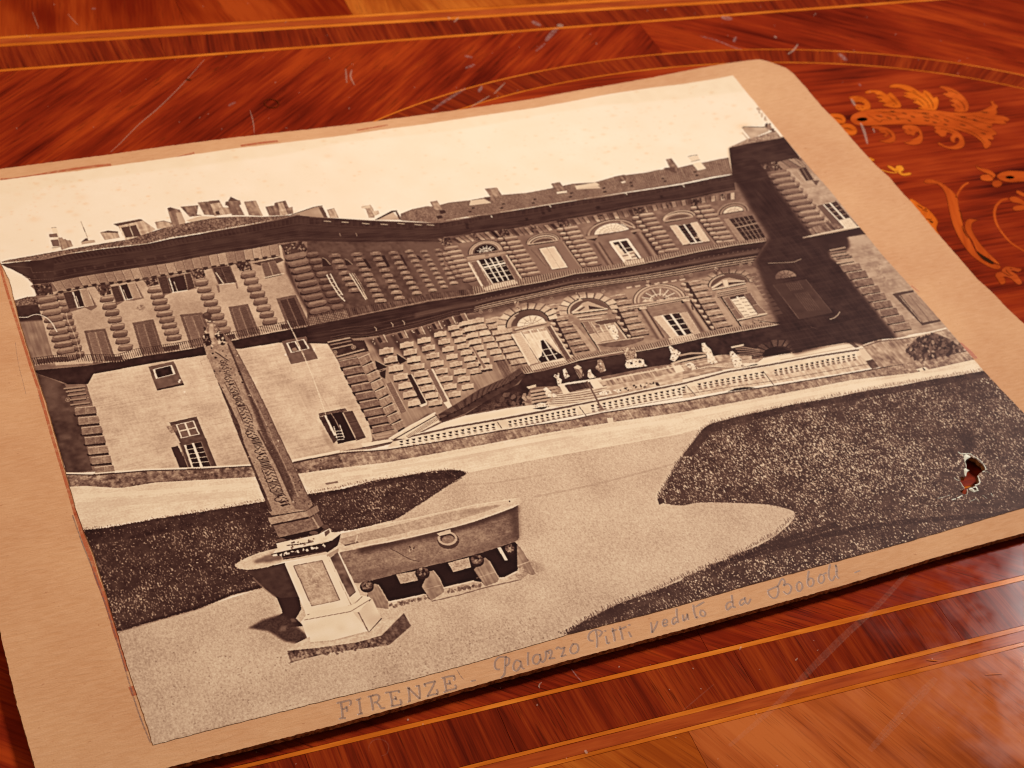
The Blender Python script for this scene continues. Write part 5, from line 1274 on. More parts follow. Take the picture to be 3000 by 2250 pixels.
# third bay: round fanlight between columns
pf('i', .5, 180,560,350,420,560,360,760,400,900,480,860,520,830,300,100,420,200,600, tex=((N20,.04),))
for s, w, g in ((1.36,3,.25),(1.28,5,.64),(1.18,4,.4),(1.1,5,.62)): arch_line('i', (340,605), (835,535), (540,420), w, g, s)
arch('i', (340,605), (835,535), (540,420), .46, tex=((NV,.06),(N20,.04))); pf('i', .76, 350,600,400,560,520,575,700,545,800,535,830,538,600,580, a=.8, tex=((NV,.08),))
spokes('i', (340,605), (835,535), (540,420), 7, .35, .95, 3, .8); arch_line('i', (340,605), (835,535), (540,420), 3, .78, .5); pf('i', .15, 490,575,555,570,530,585); pf('i',.15,620,555,680,540,650,565)
for k in range(7): pf('i', .84, 180+k*110-(30 if k<2 else 0),405-k*17,250+k*110-(30 if k<2 else 0),390-k*17,262+k*110-(30 if k<2 else 0),408-k*17,195+k*110-(30 if k<2 else 0),424-k*17)
for (g,w,d) in ((.66,6,0),(.2,3,12),(.62,5,24),(.25,3,36)): pl('i', w, g, 170,660+d,480,615+d,970,525+d)
q = P('i', 420,670,900,590,1240,985,700,1090); fill(q, .46, tex=((NH,.03),(N8,.03)))
for v in ((320,700,410,690,640,1060,560,1085),(890,610,985,590,1250,960,1130,985)):
    q = P('i', *v); fill(q, .5); qf(q,0,0,.3,1,.28,soft=2); qf(q,.5,0,.8,1,.6,soft=2,a=.8); qf(q,.92,0,1.12,1,.15,soft=1)
for (x,y) in ((345,690),(905,590)): pf('i', .12, x-45,y-10,x-10,y-15,x+5,y+20,x-30,y+25); pf('i', .7, x-25,y-22,x+70,y-30,x+75,y-8,x-15,y+2)
pl('i', 5, .12, 985,570,1240,960, a=.8); pl('i', 4, .2, 1000,640,1020,700)
shutter('i', (508,792,602,772,822,1042,738,1064), .72, .86, 2); shutter('i', (850,740,942,726,1112,1000,1030,1014), .62, .78, 2)
q = window('i', (615,768,840,732,1012,1008,830,1042), .03, .7, .1, 2, 4, .84, 3, 2.6); line(bil(q,[.5,.5],[0,1]), 7, .86); line(bil(q,[0,0],[0,1]), 6, .86)
# fourth bay
voussoirs('i', (1230,390), (1730,340), (1460,232), 11, 1.06, 1.42, .56, .18); arch('i', (1230,400), (1735,340), (1460,232), .3); arch_line('i', (1230,400), (1735,340), (1460,232), 6, .6, .98, 1, math.pi, math.pi*.55); arch_line('i', (1230,400), (1735,340), (1460,232), 3, .12, 1.05)
pf('i', .6, 1255,405,1400,300,1480,280,1560,295,1690,325, a=.9); pf('i', .22, 1300,410,1400,350,1410,375,1340,412); pf('i', .18, 1475,345,1680,330,1480,375); pf('i',.76,1400,315,1465,305,1480,395,1430,400); pl('i', 5, .74, 1260,415,1395,335); pl('i', 5, .7, 1475,325,1690,325); pl('i', 5, .72, 1270,435,1700,350); pl('i', 3, .15, 1275,448,1700,362)
for d in (0,24,48): pl('i', 5, .6-.03*d/24, 1330,475+d,1720,400+d); pl('i', 3, .22, 1332,487+d,1720,412+d)
for v, g in (((1408,545,1482,530,1570,680,1508,698),.4),((1508,698,1572,684,1668,800,1590,825),.42),((1678,490,1762,476,1860,625,1780,640),.36),((1780,640,1860,626,1972,735,1872,752),.42)): shutter('i', v, g, .72, 7)
q = P('i', 1488,532,1672,492,1862,752,1685,795); fill(q, .82); qf(q,.0,.0,1,.12,.2)
for k in range(5): line(bil(q,[.05,.42],[.22+.17*k,.25+.17*k]), 2, .35); line(bil(q,[.55,.95],[.18+.17*k,.21+.17*k]), 2, .35)
line(bil(q,[.48,.5],[.05,1]), 6, .85); line(bil(q,[1,1],[0,1]), 3, .3); pl('i', 5, .74, 1590,830,1980,745); pl('i', 4, .2, 1590,845,1980,760); speck(P('i',1620,850,1700,840,1740,940,1650,950), 8, (.75,.2), 1.2, 3); speck(P('i',1720,860,1960,800,1980,850,1760,890), 26, (.75,.2,.6), .8, 1.8)
# volutes
for (t_, x, y) in (('h',385,265),('h',1050,130),('h',1175,110),('h',1845,10),('i',870,265),('i',990,245),('i',1640,125),('i',1755,105),('d',480,1610),('d',605,1590)):
    pf(t_, .68, *np.stack([x+26*np.cos(np.linspace(0,6.2,10)), y+22*np.sin(np.linspace(0,6.2,10))],1).ravel()); pl(t_,1.6,.3,*np.stack([x+14*np.cos(np.linspace(0,6.2,10)), y+11*np.sin(np.linspace(0,6.2,10))],1).ravel())
for (t_, x, y) in (('h',725,195),('h',1520,80),('i',1330,190),('i',435,350)): speck(P(t_,x-40,y-40,x+20,y-45,x+50,y+40,x,y+50), 12, (.75,.8,.3), 1.2, 2.6)
under_shade(low_bot[8:], (7,18), .7)
# lower balcony
up = cat(P('h',780,1005,900,975,1370,905,1500,855,1800,800,2060,770), P('i',330,1160,700,1082,1010,1022,1380,952,1700,902,2150,862)); lo = cat(P('h',835,1085,1080,1040,1350,965,1550,905,1800,850,2070,800), P('i',330,1232,700,1162,1140,1062,1500,995,1700,960,2160,882))
fill(np.vstack([up, lo[::-1]]), .40, .7, tex=((NV,.08),)); pf('h', .84, 905,980,1330,880,1385,935,925,1045, a=.85); pf('i', .8, 700,1070,1020,1010,1080,1060,745,1140, a=.8)
rail(up, lo, 118, .66, 2.6, .8); rail(up+[3,0], lo+[3,0], 118, .18, 1.6, .75); line(lo, 3.5, .76, .75)
# ---- everything under the balcony lies in shade
und = cat(P('h',820,1088,1080,1045,1350,970,1550,910,2060,835), P('i',330,1236,700,1166,1140,1066,1700,965,2160,886), P('F',430,410,600,430,900,380,1000,400,1380,532,1175,580,1060,560,900,590,500,650,300,660,0,690), P('E',2000,720,1600,800,1450,840,1230,850,1180,960,1000,990,800,1030,1000,900,1150,830,1190,770))
fill(und, .135, tex=((N20,.035),(N8,.03)))
pf('E', .19, 1250,750,1500,700,1800,650,2212,590,2212,640,1800,700,1450,760,1260,800, a=.6, soft=3); pl('E', 1.5, .3, 1300,740,1700,665,2100,600, a=.6)
pf('E', .24, 800,1030,1000,930,1150,880,1200,930,1100,975, a=.7, soft=3, tex=((N8,.12),(N3,.1))); speck(P('E',1040,900,1200,880,1200,960,1050,975), 14, (.35,.28,.1), 3, 7)
speck(P('E',1160,900,1230,890,1240,960,1170,965), 10, (.52,.6,.15), 3, 6)
for k in range(4): pl('E', 7, .62, 1225+k*4,880+k*22,1330+k*8,862+k*22,1400+k*4,850+k*20, a=.9); pl('E', 3, .12, 1228+k*4,893+k*22,1330+k*8,875+k*22,1400+k*4,863+k*20)
for k in range(5): pl('E', 5, .55, 1325+k*16,880-k*8,1390+k*16,900-k*6, a=.8)
pf('E', .72, 1200,848,1262,832,1262,848,1215,862)
# curved ramp with its iron railing
rmp_t = P('E',628,1028,760,950,900,862,1060,790,1150,732); rmp_b = P('E',652,1080,800,1022,1000,905,1120,845,1195,775)
fill(np.vstack([rmp_t, rmp_b[::-1]]), .2, tex=((N8,.05),)); m_ = rmp_t*.45+rmp_b*.55; rail(rmp_t, m_, 120, .46, 1.7, .7); rail(rmp_t+[2,0], m_+[2,0], 120, .13, 1.4, .7); line(rmp_t, 2, .3, .8); line(m_, 2.5, .1, .8)
for k in range(12): p = res(m_, 13)[k]; pf('x', .06, p[0]-3,p[1]-3,p[0]+3,p[1]-4,p[0]+3,p[1]+4,p[0]-2,p[1]+5, a=.6)
pf('E', .3, 1000,680,1060,670,1100,760,1050,800, a=.6, tex=((NV,.15),)); rail(P('E',1010,690,1140,670), P('E',1060,790,1190,745), 16, .25, 1.5, .6)
# terrace, steps and balustrade
pf('E', .86, 430,1185,540,1135,650,1082,800,1035,1000,1000,1080,985,1230,966,1330,962,1560,985,1990,890,2212,830,2212,850,1700,935,1400,990,1050,1055,700,1115, tex=((N20,.03),))
pf('F', .86, 0,800,200,755,480,690,520,662,870,592,1060,562,1170,580,1185,600,1000,622,600,702,300,752,0,822, tex=((N20,.03),))
pf('E', .66, 1330,945,1400,900,1450,850,1660,810,1800,790,2000,740,2212,700,2212,830,1990,885,1700,935,1450,985,1330,965, tex=((NH,.08),(N8,.08)))
for k in range(6): pl('E', 2.6, .36+.05*(k%2), 1390-k*9,895+k*13,1550,872+k*15,1720,838+k*17, a=.75, sm=3); pl('E', 2.6, .84, 1390-k*9,901+k*13,1550,878+k*15,1720,844+k*17, a=.7, sm=3)
pf('E', .58, 1700,800,2212,690,2212,745,1900,810,1720,845, tex=((NV,.14),(N8,.1))); pf('F', .58, 0,690,250,640,480,640,520,665,480,692,200,752,0,795, tex=((NH,.1),(N8,.1)))
for k in range(5): pl('F', 2.4, .8, 80+k*20,735-k*6,300+k*10,695+k*7,470,668+k*6, a=.7, sm=3); pl('F', 2, .4, 85+k*20,740-k*6,300+k*10,700+k*7,470,673+k*6, a=.6, sm=3)
def figure(tile, *v, g=.85, n=10):
    q = P(tile, *v); fill(q, g, tex=((N3,.14),)); speck(q, n, (.3,.45,.92), .8, 2.0)
pf('E', .12, 1440,820,1640,790,1660,850,1450,880, a=.7); pf('E', .84, 1400,832,1500,815,1680,790,1690,804,1500,835,1410,845); pf('E', .2, 1450,835,1590,815,1620,850,1470,885, tex=((NV,.06),)); pf('E', .82, 1415,845,1445,838,1480,885,1440,895); pf('E', .85, 1610,815,1660,805,1700,850,1640,862)
figure('E', 1385,765,1400,775,1405,755,1412,760,1412,790,1430,800,1425,825,1400,828,1395,795,1375,780); figure('E', 1435,735,1455,730,1465,760,1480,780,1450,795,1440,770); figure('E', 1600,740,1615,733,1622,760,1650,785,1610,795,1595,780); figure('E', 1660,675,1680,670,1700,690,1715,745,1680,755,1645,725,1660,700, g=.5, n=18)
pf('E', .75, 1660,808,1800,780,2212,705,2212,712,1800,790,1670,818)
# the fountain bowls
pf('E', .3, 1640,428,1720,412,1795,408,1790,425,1720,440,1660,442); figure('E', 1725,450,1770,445,1790,480,1800,530,1780,545,1750,520, n=16); pf('E', .34, 1650,572,1800,548,1962,525,1958,545,1900,568,1830,588,1760,592,1690,585, tex=((N8,.06),)); pl('E', 4, .64, 1650,570,1800,546,1962,524)
pf('E', .52, 1820,592,1895,590,1915,640,1905,690,1860,690,1840,650, tex=((N3,.16),)); speck(P('E',1815,590,1900,590,1920,690,1850,690), 24, (.25,.75,.6), 1, 2.6); figure('E', 1838,705,1850,678,1880,670,1930,665,1960,672,1965,700,1985,712,1930,720,1850,728, n=14); pf('E', .2, 1868,690,1885,685,1890,700,1875,704); pf('E', .2, 1925,680,1945,680,1945,692,1928,695)
figure('i', 705,1180,730,1165,770,1200,860,1250,830,1310,780,1370,720,1340,740,1270, n=24); figure('i', 1130,1130,1170,1125,1200,1170,1250,1210,1280,1290,1340,1380,1280,1405,1210,1380,1200,1290,1140,1230, n=14); figure('i', 1490,1245,1530,1230,1600,1300,1650,1340,1660,1430,1560,1440,1510,1330, n=26); pf('i', .86, 1650,1390,1800,1385,1890,1385,1850,1410,1700,1435); pf('i', .1, 1660,1440,1840,1400,1880,1415,1720,1460); figure('i', 910,1400,990,1375,1090,1450,1010,1480, n=16); pf('i', .84, 760,1430,850,1410,910,1490,800,1520)
pl('i', 7, .6, 840,1290,1000,1260,1180,1260,a=.9); pl('i', 7, .66, 740,1400,900,1350,1190,1290, sm=3)
figure('E', 1310,860,1330,850,1360,880,1400,905,1370,920,1330,910, n=14); figure('E', 1235,975,1290,950,1340,955,1360,975,1290,985, n=16); pf('E', .12, 1235,990,1290,980,1340,975,1310,995); figure('E', 1660,895,1700,870,1740,870,1760,890,1700,905, n=10); figure('E', 1760,870,1790,862,1820,870,1800,890, n=6); speck(P('E',1830,850,2030,815,2050,830,1850,880), 40, (.2,.8,.7,.1), 1.2, 2.8); pf('E', .2, 2030,820,2050,818,2065,840,2045,842)
# great arch in the shade
pf('F', .08, 520,655,540,610,590,588,650,592,700,620,700,630, a=.9); voussoirs('F', (518,655), (705,628), (605,588), 11, 1.05, 1.75, .30, .1); 
for k in range(4): pl('F', 5, .5-.04*k, 330+k*12,585+k*17,400+k*8,592+k*14,500,610+k*11, a=.85); pl('F', 2.5, .1, 332+k*12,593+k*17,400+k*8,600+k*14,500,618+k*11)
pf('F', .72, 312,588,395,570,398,580,320,598)
for k in range(14): p = P('E',1600,690)[0]
# balustrade
tr = cat(P('E',330,1195,700,1113,1050,1053,1400,988,1700,930,2000,868,2212,828), P('F',280,752,560,706,850,652,1180,602))
line(tr, 7, .30, .9); line(tr-[0,4], 4, .88, .9)
br = cat(P('E',300,1240,700,1190,1050,1120,1400,1050,1700,1000,2212,905), P('F',280,838,560,790,850,738,1240,690))
fill(np.vstack([tr+[0,4], br[::-1]]), .80, tex=((N20,.04),(N8,.03)))
pf('F', .72, 0,925,300,870,600,825,1000,765,1240,722,1180,640,600,735,560,760,0,855, tex=((N8,.08),(NV,.08)))
def balusters(a, b, n, h):
    R = res(np.vstack([a, b]), n+1)
    for k in range(n):
        p, d = R[k], (R[k+1]-R[k]); dn = np.array([.30,1.0])*h
        q = lambda u, v: p+d*u+dn*v
        fill(np.array([q(0,.0),q(.62,.0),q(.46,.3),q(.25,.30)]), .17); fill(np.array([q(-.1,.42),q(.3,.42),q(.5,.62),q(.2,.66),q(-.02,.55)]), .24); fill(np.array([q(-.05,.78),q(.4,.76),q(.55,1.0),q(.0,1.0)]), .42)
        line(np.array([q(.7,.05),q(.72,.95)]), 3.0, .9, .8)
H_ = 20
balusters(P('E',375,1200)[0], P('E',1010,1082)[0], 16, H_); balusters(P('E',1080,1072)[0], P('E',1530,985)[0], 13, H_); balusters(P('E',1615,968)[0], P('E',2212,852)[0], 16, H_); balusters(P('F',-10,850)[0], P('F',35,842)[0], 1, 18); balusters(P('F',95,828)[0], P('F',540,746)[0], 12, 18); balusters(P('F',590,738)[0], P('F',1130,632)[0], 16, 18)
for (t_, x0, y0, x1, y1) in (('E',1010,1075,1050,1130),('E',1540,975,1590,1040),('F',20,835,85,905),('F',520,745,590,835)): pl(t_, 2, .22, x0,y0,x1,y1)
pl('E', 2, .34, 400,1245,700,1195,1050,1125,1400,1055,2212,915, a=.7); pl('F', 2, .34, 0,900,300,850,600,808,1200,700, a=.8)
pf('E', .80, 300,1185,440,1105,600,1018,640,1075,520,1135,420,1185, tex=((N8,.04),)); rail(P('E',420,1165,540,1085,620,1040), P('E',440,1180,560,1105,635,1060), 26, .3, 2, .8); pl('E', 5, .86, 310,1185,450,1100,610,1015); pl('E', 3, .25, 330,1195,480,1110,620,1030)
pf('E', .83, 130,1215,320,1185,340,1200,140,1240); pl('E',2.5,.25,140,1242,330,1208)
pf('F', .90, 1042,492,1080,488,1090,500,1172,578,1178,592,1140,594); pf('F', .36, 1070,560,1090,555,1150,590,1120,595); pf('F', .3, 1185,680,1235,668,1275,720,1225,732, tex=((N8,.08),)); pf('F', .76, 1140,605,1180,598,1235,665,1185,680)
pf('F', .09, 290,880,340,858,400,850,450,850,470,856,380,868)
# lamp post
pl('E', 5, .36, 1590,810,1640,900,1690,1000); pl('E', 8, .42, 1672,965,1695,1000); pf('E', .5, 1508,725,1555,722,1572,775,1545,795,1525,760, tex=((NV,.15),)); pf('E', .75, 1505,722,1530,705,1558,722,1535,735); pl('E', 2.2, .2, 1515,735,1555,795); pl('E', 2.2, .2, 1565,730,1560,795); pf('E', .4, 1518,705,1525,698,1535,708)
# ---- parapet wall and road
pt = cat(P('D',425,1412,620,1416,950,1388,1240,1380,1640,1358,1900,1337,2212,1275), P('E',300,1252,600,1206,900,1152,1200,1102,1500,1057,1700,1012,1900,982,2212,940), P('F',300,882,600,837,1000,772,1230,732,1600,662,1860,606,1990,590))
pb = cat(P('D',450,1495,560,1490,780,1505,1000,1468,1650,1432,1920,1412,2212,1372), P('E',300,1337,600,1282,900,1227,1300,1152,1600,1102,1800,1070,2212,1012), P('F',400,937,800,862,1100,802,1500,757,1880,672,2050,655))
A, B = res(pt, 120), res(pb, 120)
fill(np.vstack([A, B[::-1]]), .50, tex=((N8,.10),(N20,.07),(NV,.06),(N3,.07)))
fill(np.vstack([A[:36], B[:36][::-1]]), .40, .8, tex=((N8,.14),(N20,.1),(N3,.08)))
line(A+[0,2], 3.2, .17, .85); line(A[:60]-[0,3], 4, .84, .9)
speck(np.vstack([A[:40], B[:40][::-1]]), 60, (.62,.25,.7,.2), 1.5, 4, .6); speck(np.vstack([A[40:], B[40:][::-1]]), 90, (.64,.34,.68), 1.2, 3.2, .45)
pf('E', .36, 1560,1045,1690,1015,1720,1040,1600,1060, a=.7, soft=1); pf('E', .78, 1720,1050,1760,1048,1765,1080,1730,1085); pf('E', .15, 1898,1055,1908,1055,1915,1072,1905,1073); pf('F', .8, 1510,735,1570,718,1600,740,1545,758); pf('F', .12, 1525,740,1532,740,1540,752,1530,754); pf('F', .12, 1552,725,1560,724,1578,745,1568,748)
road = np.vstack([B, P('F',2120,860,1800,780,1000,910,500,1010,200,1080,0,1290), P('E',2212,1310,1600,1659), P('H',700,-10,500,-10), P('E',815,1412,780,1390,400,1425,0,1500), P('D',2212,1510,1290,1659), P('G',540,115,440,0)])
fill(road, .80, tex=((NH,.025),(N20,.03),(N60,.03),(N3,.04)))
pl('E', 14, .88, 0,1420,400,1365,900,1260,1400,1170,2212,1060, a=.6, sm=4); pl('F', 14, .88, 0,1045,600,935,1200,830,1800,740, a=.6, sm=4); pl('D', 14, .87, 480,1560,1000,1530,1640,1480, a=.6, sm=4); pl('E', 10, .70, 200,1395,800,1300,1500,1170, a=.4, sm=4)
pl('p', 6, .35, 1960,1205,2050,1190,2160,1170, a=.7); pl('D', 20, .72, 500,1620,900,1590,1600,1540, a=.45)
# ---- gravel court
grav = cat(P('E',815,1405,1100,1350,1400,1292,1800,1222,2212,1150), P('F',0,1148,90,1125,300,1160,900,1200,1500,1250,2300,1300), P('x',3200,1500,2000,1800), P('H',1480,820,1000,950,0,1210), P('G',1900,1275,993,1508,760,780,1300,620,1710,490), P('E',430,1659,700,1480))
fill(grav, .69, tex=((N3,.035),(N8,.01),(NB,.035),(N60,.03),(N1,.05)))
for (t_, v, g, a_) in (('H',(300,900,900,700,1500,600,1480,790,1000,935,200,1150),.63,.5),('G',(800,900,1000,800,1300,850,1200,1000,900,1050),.60,.5),('G',(993,1500,760,800,900,800,1150,1400),.61,.5),('H',(1300,0,2212,0,2212,380,1500,430),.72,.5),('G',(1200,950,1700,900,1900,1100,1300,1200),.69,.5)): pf(t_, g, *v, a=a_, soft=14, tex=((N3,.05),(NB,.05),(N8,.015)))
pl('E', 4, .82, 812,1398,1100,1345,1400,1290,1800,1220,2212,1148, a=.8, sm=3); pl('E', 6, .55, 1250,1560,1600,1490,2000,1390,2212,1330, a=.35, sm=3); pl('E', 6, .56, 700,1490,1000,1470,1300,1420, a=.3)
speck(P('G',1000,850,2000,950,2212,1300,1100,1450,850,950), 260, (.42,.46,.82,.5), .8, 2.2, .5)
speck(P('H',200,900,1200,650,1400,800,1000,930,200,1140), 260, (.42,.46,.80,.5), .8, 2.2, .5)
for k in range(700):
    p = P('H', rp.uniform(200,2100), rp.uniform(60,900))[0]
    if inside(p, grav)[0]: pf('x', rp.choice([.5,.82,.52]), p[0]-1.2,p[1]-.6,p[0]+1.2,p[1]-.7,p[0]+1.3,p[1]+.7,p[0]-.8,p[1]+.8, a=.55)
# ---- lawns
dens = np.full((TH, TW), .0, np.float32)
gl = cat(P('G',520,115,600,112,700,100,830,85,1000,45,1150,22,1290,0), P('D',1700,1592,2000,1542,2212,1512), P('E',200,1457,400,1425,600,1392,700,1385,780,1390,815,1410,750,1450,680,1495,540,1590,430,1659), P('n',870,290,600,470,440,555,0,660), P('m',1500,480,800,690), P('G',1700,490,1500,540,1300,622,1080,685,950,722,820,760,750,778,620,330))
grassy(gl, .19, .56, .40+.13*(N60-.5)+.12*(N20-.5))
grassy(cat(P('G',525,118,700,100,1000,46,1300,2), P('D',1700,1594,2212,1514), P('E',400,1428,780,1392,815,1410,760,1440,400,1460,0,1535), P('G',1500,60,1000,150,560,220)), .16, .5, .30)
pf('G', .17, 600,250,700,200,760,320,700,420,640,400, a=.6, soft=6, tex=((NB,.05),)); pf('G', .11, 755,770,950,705,1300,600,1500,520,1700,465,1710,490,1500,540,1300,622,950,722,760,780, a=.8, soft=2)
grt = cat(P('F',0,1292,30,1255,60,1220,100,1160,130,1120,165,1095,200,1080,350,1042,500,1012,700,965,850,940,1000,912,1200,868,1400,842,1600,800,1800,772,1960,742,2212,1015), P('x',3110,1315,3215,1435,3000,1495), P('I',1500,190,400,490,0,605), P('H',1600,770,1450,800,1500,755,1560,712,1680,650,1800,592,2000,522,2212,440), P('I',0,425,110,380,200,340,300,300,400,255,500,212,560,180,620,140,690,80,735,22), P('F',725,1659,690,1642,620,1622,560,1612,450,1602,350,1600,220,1596,100,1597,60,1605,0,1618), P('E',2150,1615,2090,1604,2058,1590,2055,1570,2080,1530,2110,1480,2140,1420,2170,1370))
cx_, cy_ = MP(P('F',900,1250))[0]
yy, xx = np.mgrid[0:TH, 0:TW].astype(np.float32)
bump = np.exp(-(((xx-cx_)/480)**2+((yy-cy_)/170)**2)).astype(np.float32)
dens = .345+.11*bump+.14*(N60-.5)+.09*(N20-.5)
grassy(grt, .23, .70, dens); del yy, xx, bump, dens
fb = cat(P('F',0,1292,100,1160,165,1095,350,1042,700,965,1000,912,1400,842,1960,742,1990,780,1400,880,1000,955,700,1005,350,1090,180,1150,60,1300))
grassy(fb, .19, .45, .30)
for (t_, v) in (('F',(740,1090,830,1070,820,1095,760,1105)),('F',(1120,1440,1200,1410,1230,1435,1160,1475)),('F',(880,1510,1000,1490,1010,1520,900,1545)),('F',(1320,950,1440,940,1420,965,1340,968)),('F',(1800,1150,1900,1120,1880,1260,1830,1280))): pf(t_, .17, *v, a=.75, soft=3, tex=((NB,.06),))
for v in ((170,360,700,210,1300,80,2000,20,2212,-10),(300,305,700,170,1000,80)): pl('I', 16, .13, *v, a=.55, sm=4)
speck(P('I',300,330,1500,120,1500,185,450,460), 200, (.72,.66,.8), .8, 1.9, .85); speck(P('I',0,440,800,240,1000,310,100,560), 160, (.72,.66), .8, 1.9, .8)
speck(P('F',500,1250,1500,1150,1600,1500,900,1600), 700, (.74,.68,.8), .7, 1.7, .8)
pf('H', .17, 1600,760,1500,780,1540,730,1700,650,1850,600,1900,620,1750,690, a=.7, soft=1); speck(P('H',1380,790,1540,720,1480,800), 10, (.2,), 1.5, 3)
pf('E', .2, 2048,1575,2080,1565,2088,1600,2060,1612)
fringe(cat(P('F',0,1292,60,1220,130,1120,200,1080,500,1012,850,940,1200,868,1600,800,1960,742)), 420, 8, .24, 1.2, .6)
fringe(cat(P('I',735,22,600,150,400,255,300,300,110,380,0,425), P('H',2000,522,1800,592,1560,712,1450,800)), 330, 11, .26, 1.2, .65)
fringe(P('E',2212,1310,2170,1370,2110,1480,2055,1570), 90, 10, .2)
fringe(P('F',0,1618,100,1597,350,1600,560,1612,690,1642), 120, 8, .26, 1.1, .6)
fringe(cat(P('G',540,115,830,85,1150,24,1290,0), P('E',0,1500,200,1457,400,1425,700,1385,815,1410)), 330, 6.5, .24, 1.2, .6)
fringe(P('n',1350,5,1100,140,870,290,600,470,440,555), 120, 7, .2, 1.2)
for k in range(260):
    p = res(P('I',735,22,600,150,400,255,300,300,110,380,0,425), 300)[rp.integers(300)]+rp.normal(0,7,2); line(np.array([p, p+(-3,-6)]), 1.2, .74, .5)
# ---- right-hand wing in deep shade, its corner and end wall
endw = cat(P('f',900,650,1000,600,1100,480,1200,560,1400,790,1650,1050,1930,1395,2000,1490), P('j',1340,160,1600,480,1960,880,2300,1290), P('F',1780,465,1500,505,1380,535,1150,250,900,-50), P('f',1230,1500,1000,1000))
fill(endw, .56, tex=((N20,.05),(N8,.04),(NH,.03)))
shade1 = cat(P('C',303,960,420,930,655,888,760,1020,800,1080,700,1085,520,1070,570,1160,640,1260,720,1370,780,1450,850,1530), P('j',480,200,1030,200,1050,330,800,380,830,480,950,560,1130,830,1380,1130,1640,1450,1670,1520,1480,1540,1240,1610), P('F',1175,580,1040,560,960,575,720,640,660,520,600,400,560,290,500,120,470,30), P('C',520,1600,560,1540,500,1440,430,1330,370,1230,340,1170,320,1120))
fill(shade1, .135, 1.0, tex=((N20,.03),(NV,.02)), soft=5)
pf('C', .15, 303,960,420,930,655,888,760,1020,700,1080,520,1070,560,1150,420,1200,330,1180,320,1130, a=.95, tex=((N20,.03),(NH,.03))); roof(P('C',303,955,420,900,500,880,600,845,625,875,640,895,420,930), .5)
pl('C', 2.5, .4, 303,958,420,930,645,893); pf('C', .62, 385,828,545,820,560,850,440,900,400,850, tex=((N20,.06),)); pl('C', 4, .2, 385,828,400,822,540,825); pf('C', .7, 385,855,430,900,420,905,385,865); speck(P('C',540,790,600,840,580,860,545,830), 14, (.3,.5,.2), 2, 5); speck(P('C',480,690,530,740,550,790,500,740), 8, (.6,.5), 2, 5, .7)
pf('f', .22, 450,480,850,430,1000,480,900,540,560,560, a=.5, soft=3)
strip_blocks(P('f',760,560,1000,500,1180,560), P('f',880,650,1100,600,1330,760), 5, (.5,.45), .12, .15, .03)
capital('f', 560,580,780,550,850,650,640,680); saus('f', (820,715), (1310,1350), 10, 145, 38, -.14, .40, .56, .13, pw=.8)
for k in range(9): pl('f', 3, .84, 1160+k*2-200+k*52,1150-380+k*68-15,1175+k*2-200+k*52,1150-380+k*68+15, a=.35)
pf('f', .2, 1060,640,1150,615,1260,780,1160,800); pl('f', 2, .5, 1110,640,1200,790); shutter('f', (950,682,1042,662,1152,802,1120,838), .55, .75, 4)
pf('f', .22, 1235,790,1330,790,1290,860, a=.8)
pf('f', .3, 1300,1120,1400,1090,1660,1410,1560,1430, a=.9); q = window('f', (1380,1100,1540,1060,1730,1275,1580,1310), .02, .8, .17, 2, 4, .55, 5, 2.4); line(bil(q,[0,.0],[0,1]), 4.5, .85); line(bil(q,[.52,.54],[0,1]), 6, .85)
pf('f', .85, 1575,1312,1735,1275,1830,1392,1655,1415); rail(P('f',1600,1300,1740,1280), P('f',1690,1410,1830,1392), 9, .45, 1.3, .7); pl('f', 3, .2, 1540,1055,1830,1390)
pf('f', .4, 1210,1410,1450,1330,1640,1380,1650,1420,1240,1500, tex=((NV,.12),(N8,.08))); pf('f', .12, 1115,1545,1900,1390,1980,1480,1680,1530,1690,1600,1660,1640,1100,1640); line(P('f',1115,1535,1400,1470,1640,1420,1900,1382), 5, .8, .9); rail(P('f',1120,1525,1640,1412), P('f',1130,1545,1650,1428), 30, .5, 1.5, .6)
pf('j', .14, 450,210,1030,190,1050,330,1010,380,800,380,600,330, a=.9, soft=3, tex=((N20,.03),))
pf('j', .62, 1040,200,1240,165,1330,280,1120,330, a=.8, soft=3)
for (x0,y0,x1,y1,g) in ((800,370,1005,330,.5),(810,405,1010,375,.42),(820,445,1050,410,.5),(880,470,1090,440,.4),(890,535,1110,500,.58)): pl('j', 6, g, x0,y0,x1,y1); pl('j', 4, .13, x0+6,y0+17,x1+6,y1+17)
for k in range(9):
    f = k/8; x, y = 945+f*660, 575+f*770; w = 235-20*f
    pf('j', .15, x+20,y+66,x+w+35,y+28,x+w+40,y+52,x+30,y+95); pf('j', .42+rp.normal(0,.02), x,y-10,x+w,y-48,x+w+38,y+40,x+42,y+75, tex=((N8,.06),(N3,.05))); pl('j', 2.5, .64, x,y-10,x+w,y-48); pl('j', 3, .5, x-15,y-15,x+38,y+72, a=.7); pf('j', .66, x+75,y+98,x+w+50,y+60,x+w+66,y+78,x+85,y+114, a=.55)
pf('j', .24, 1610,940,1640,925,1880,882,1895,912,1730,945,2000,1290,2225,1245,2240,1290,2000,1342,1640,965); pf('j', .50, 1718,950,1895,915,2240,1262,2005,1305, tex=((NV,.05),(N8,.03))); pl('j', 2, .34, 1830,945,2100,1290); pl('j', 2.4, .74, 1700,955,1990,1300, a=.7)
speck(P('j',1300,540,1450,540,1700,840,1500,830), 40, (.45,.48), 1.5, 5, .35)
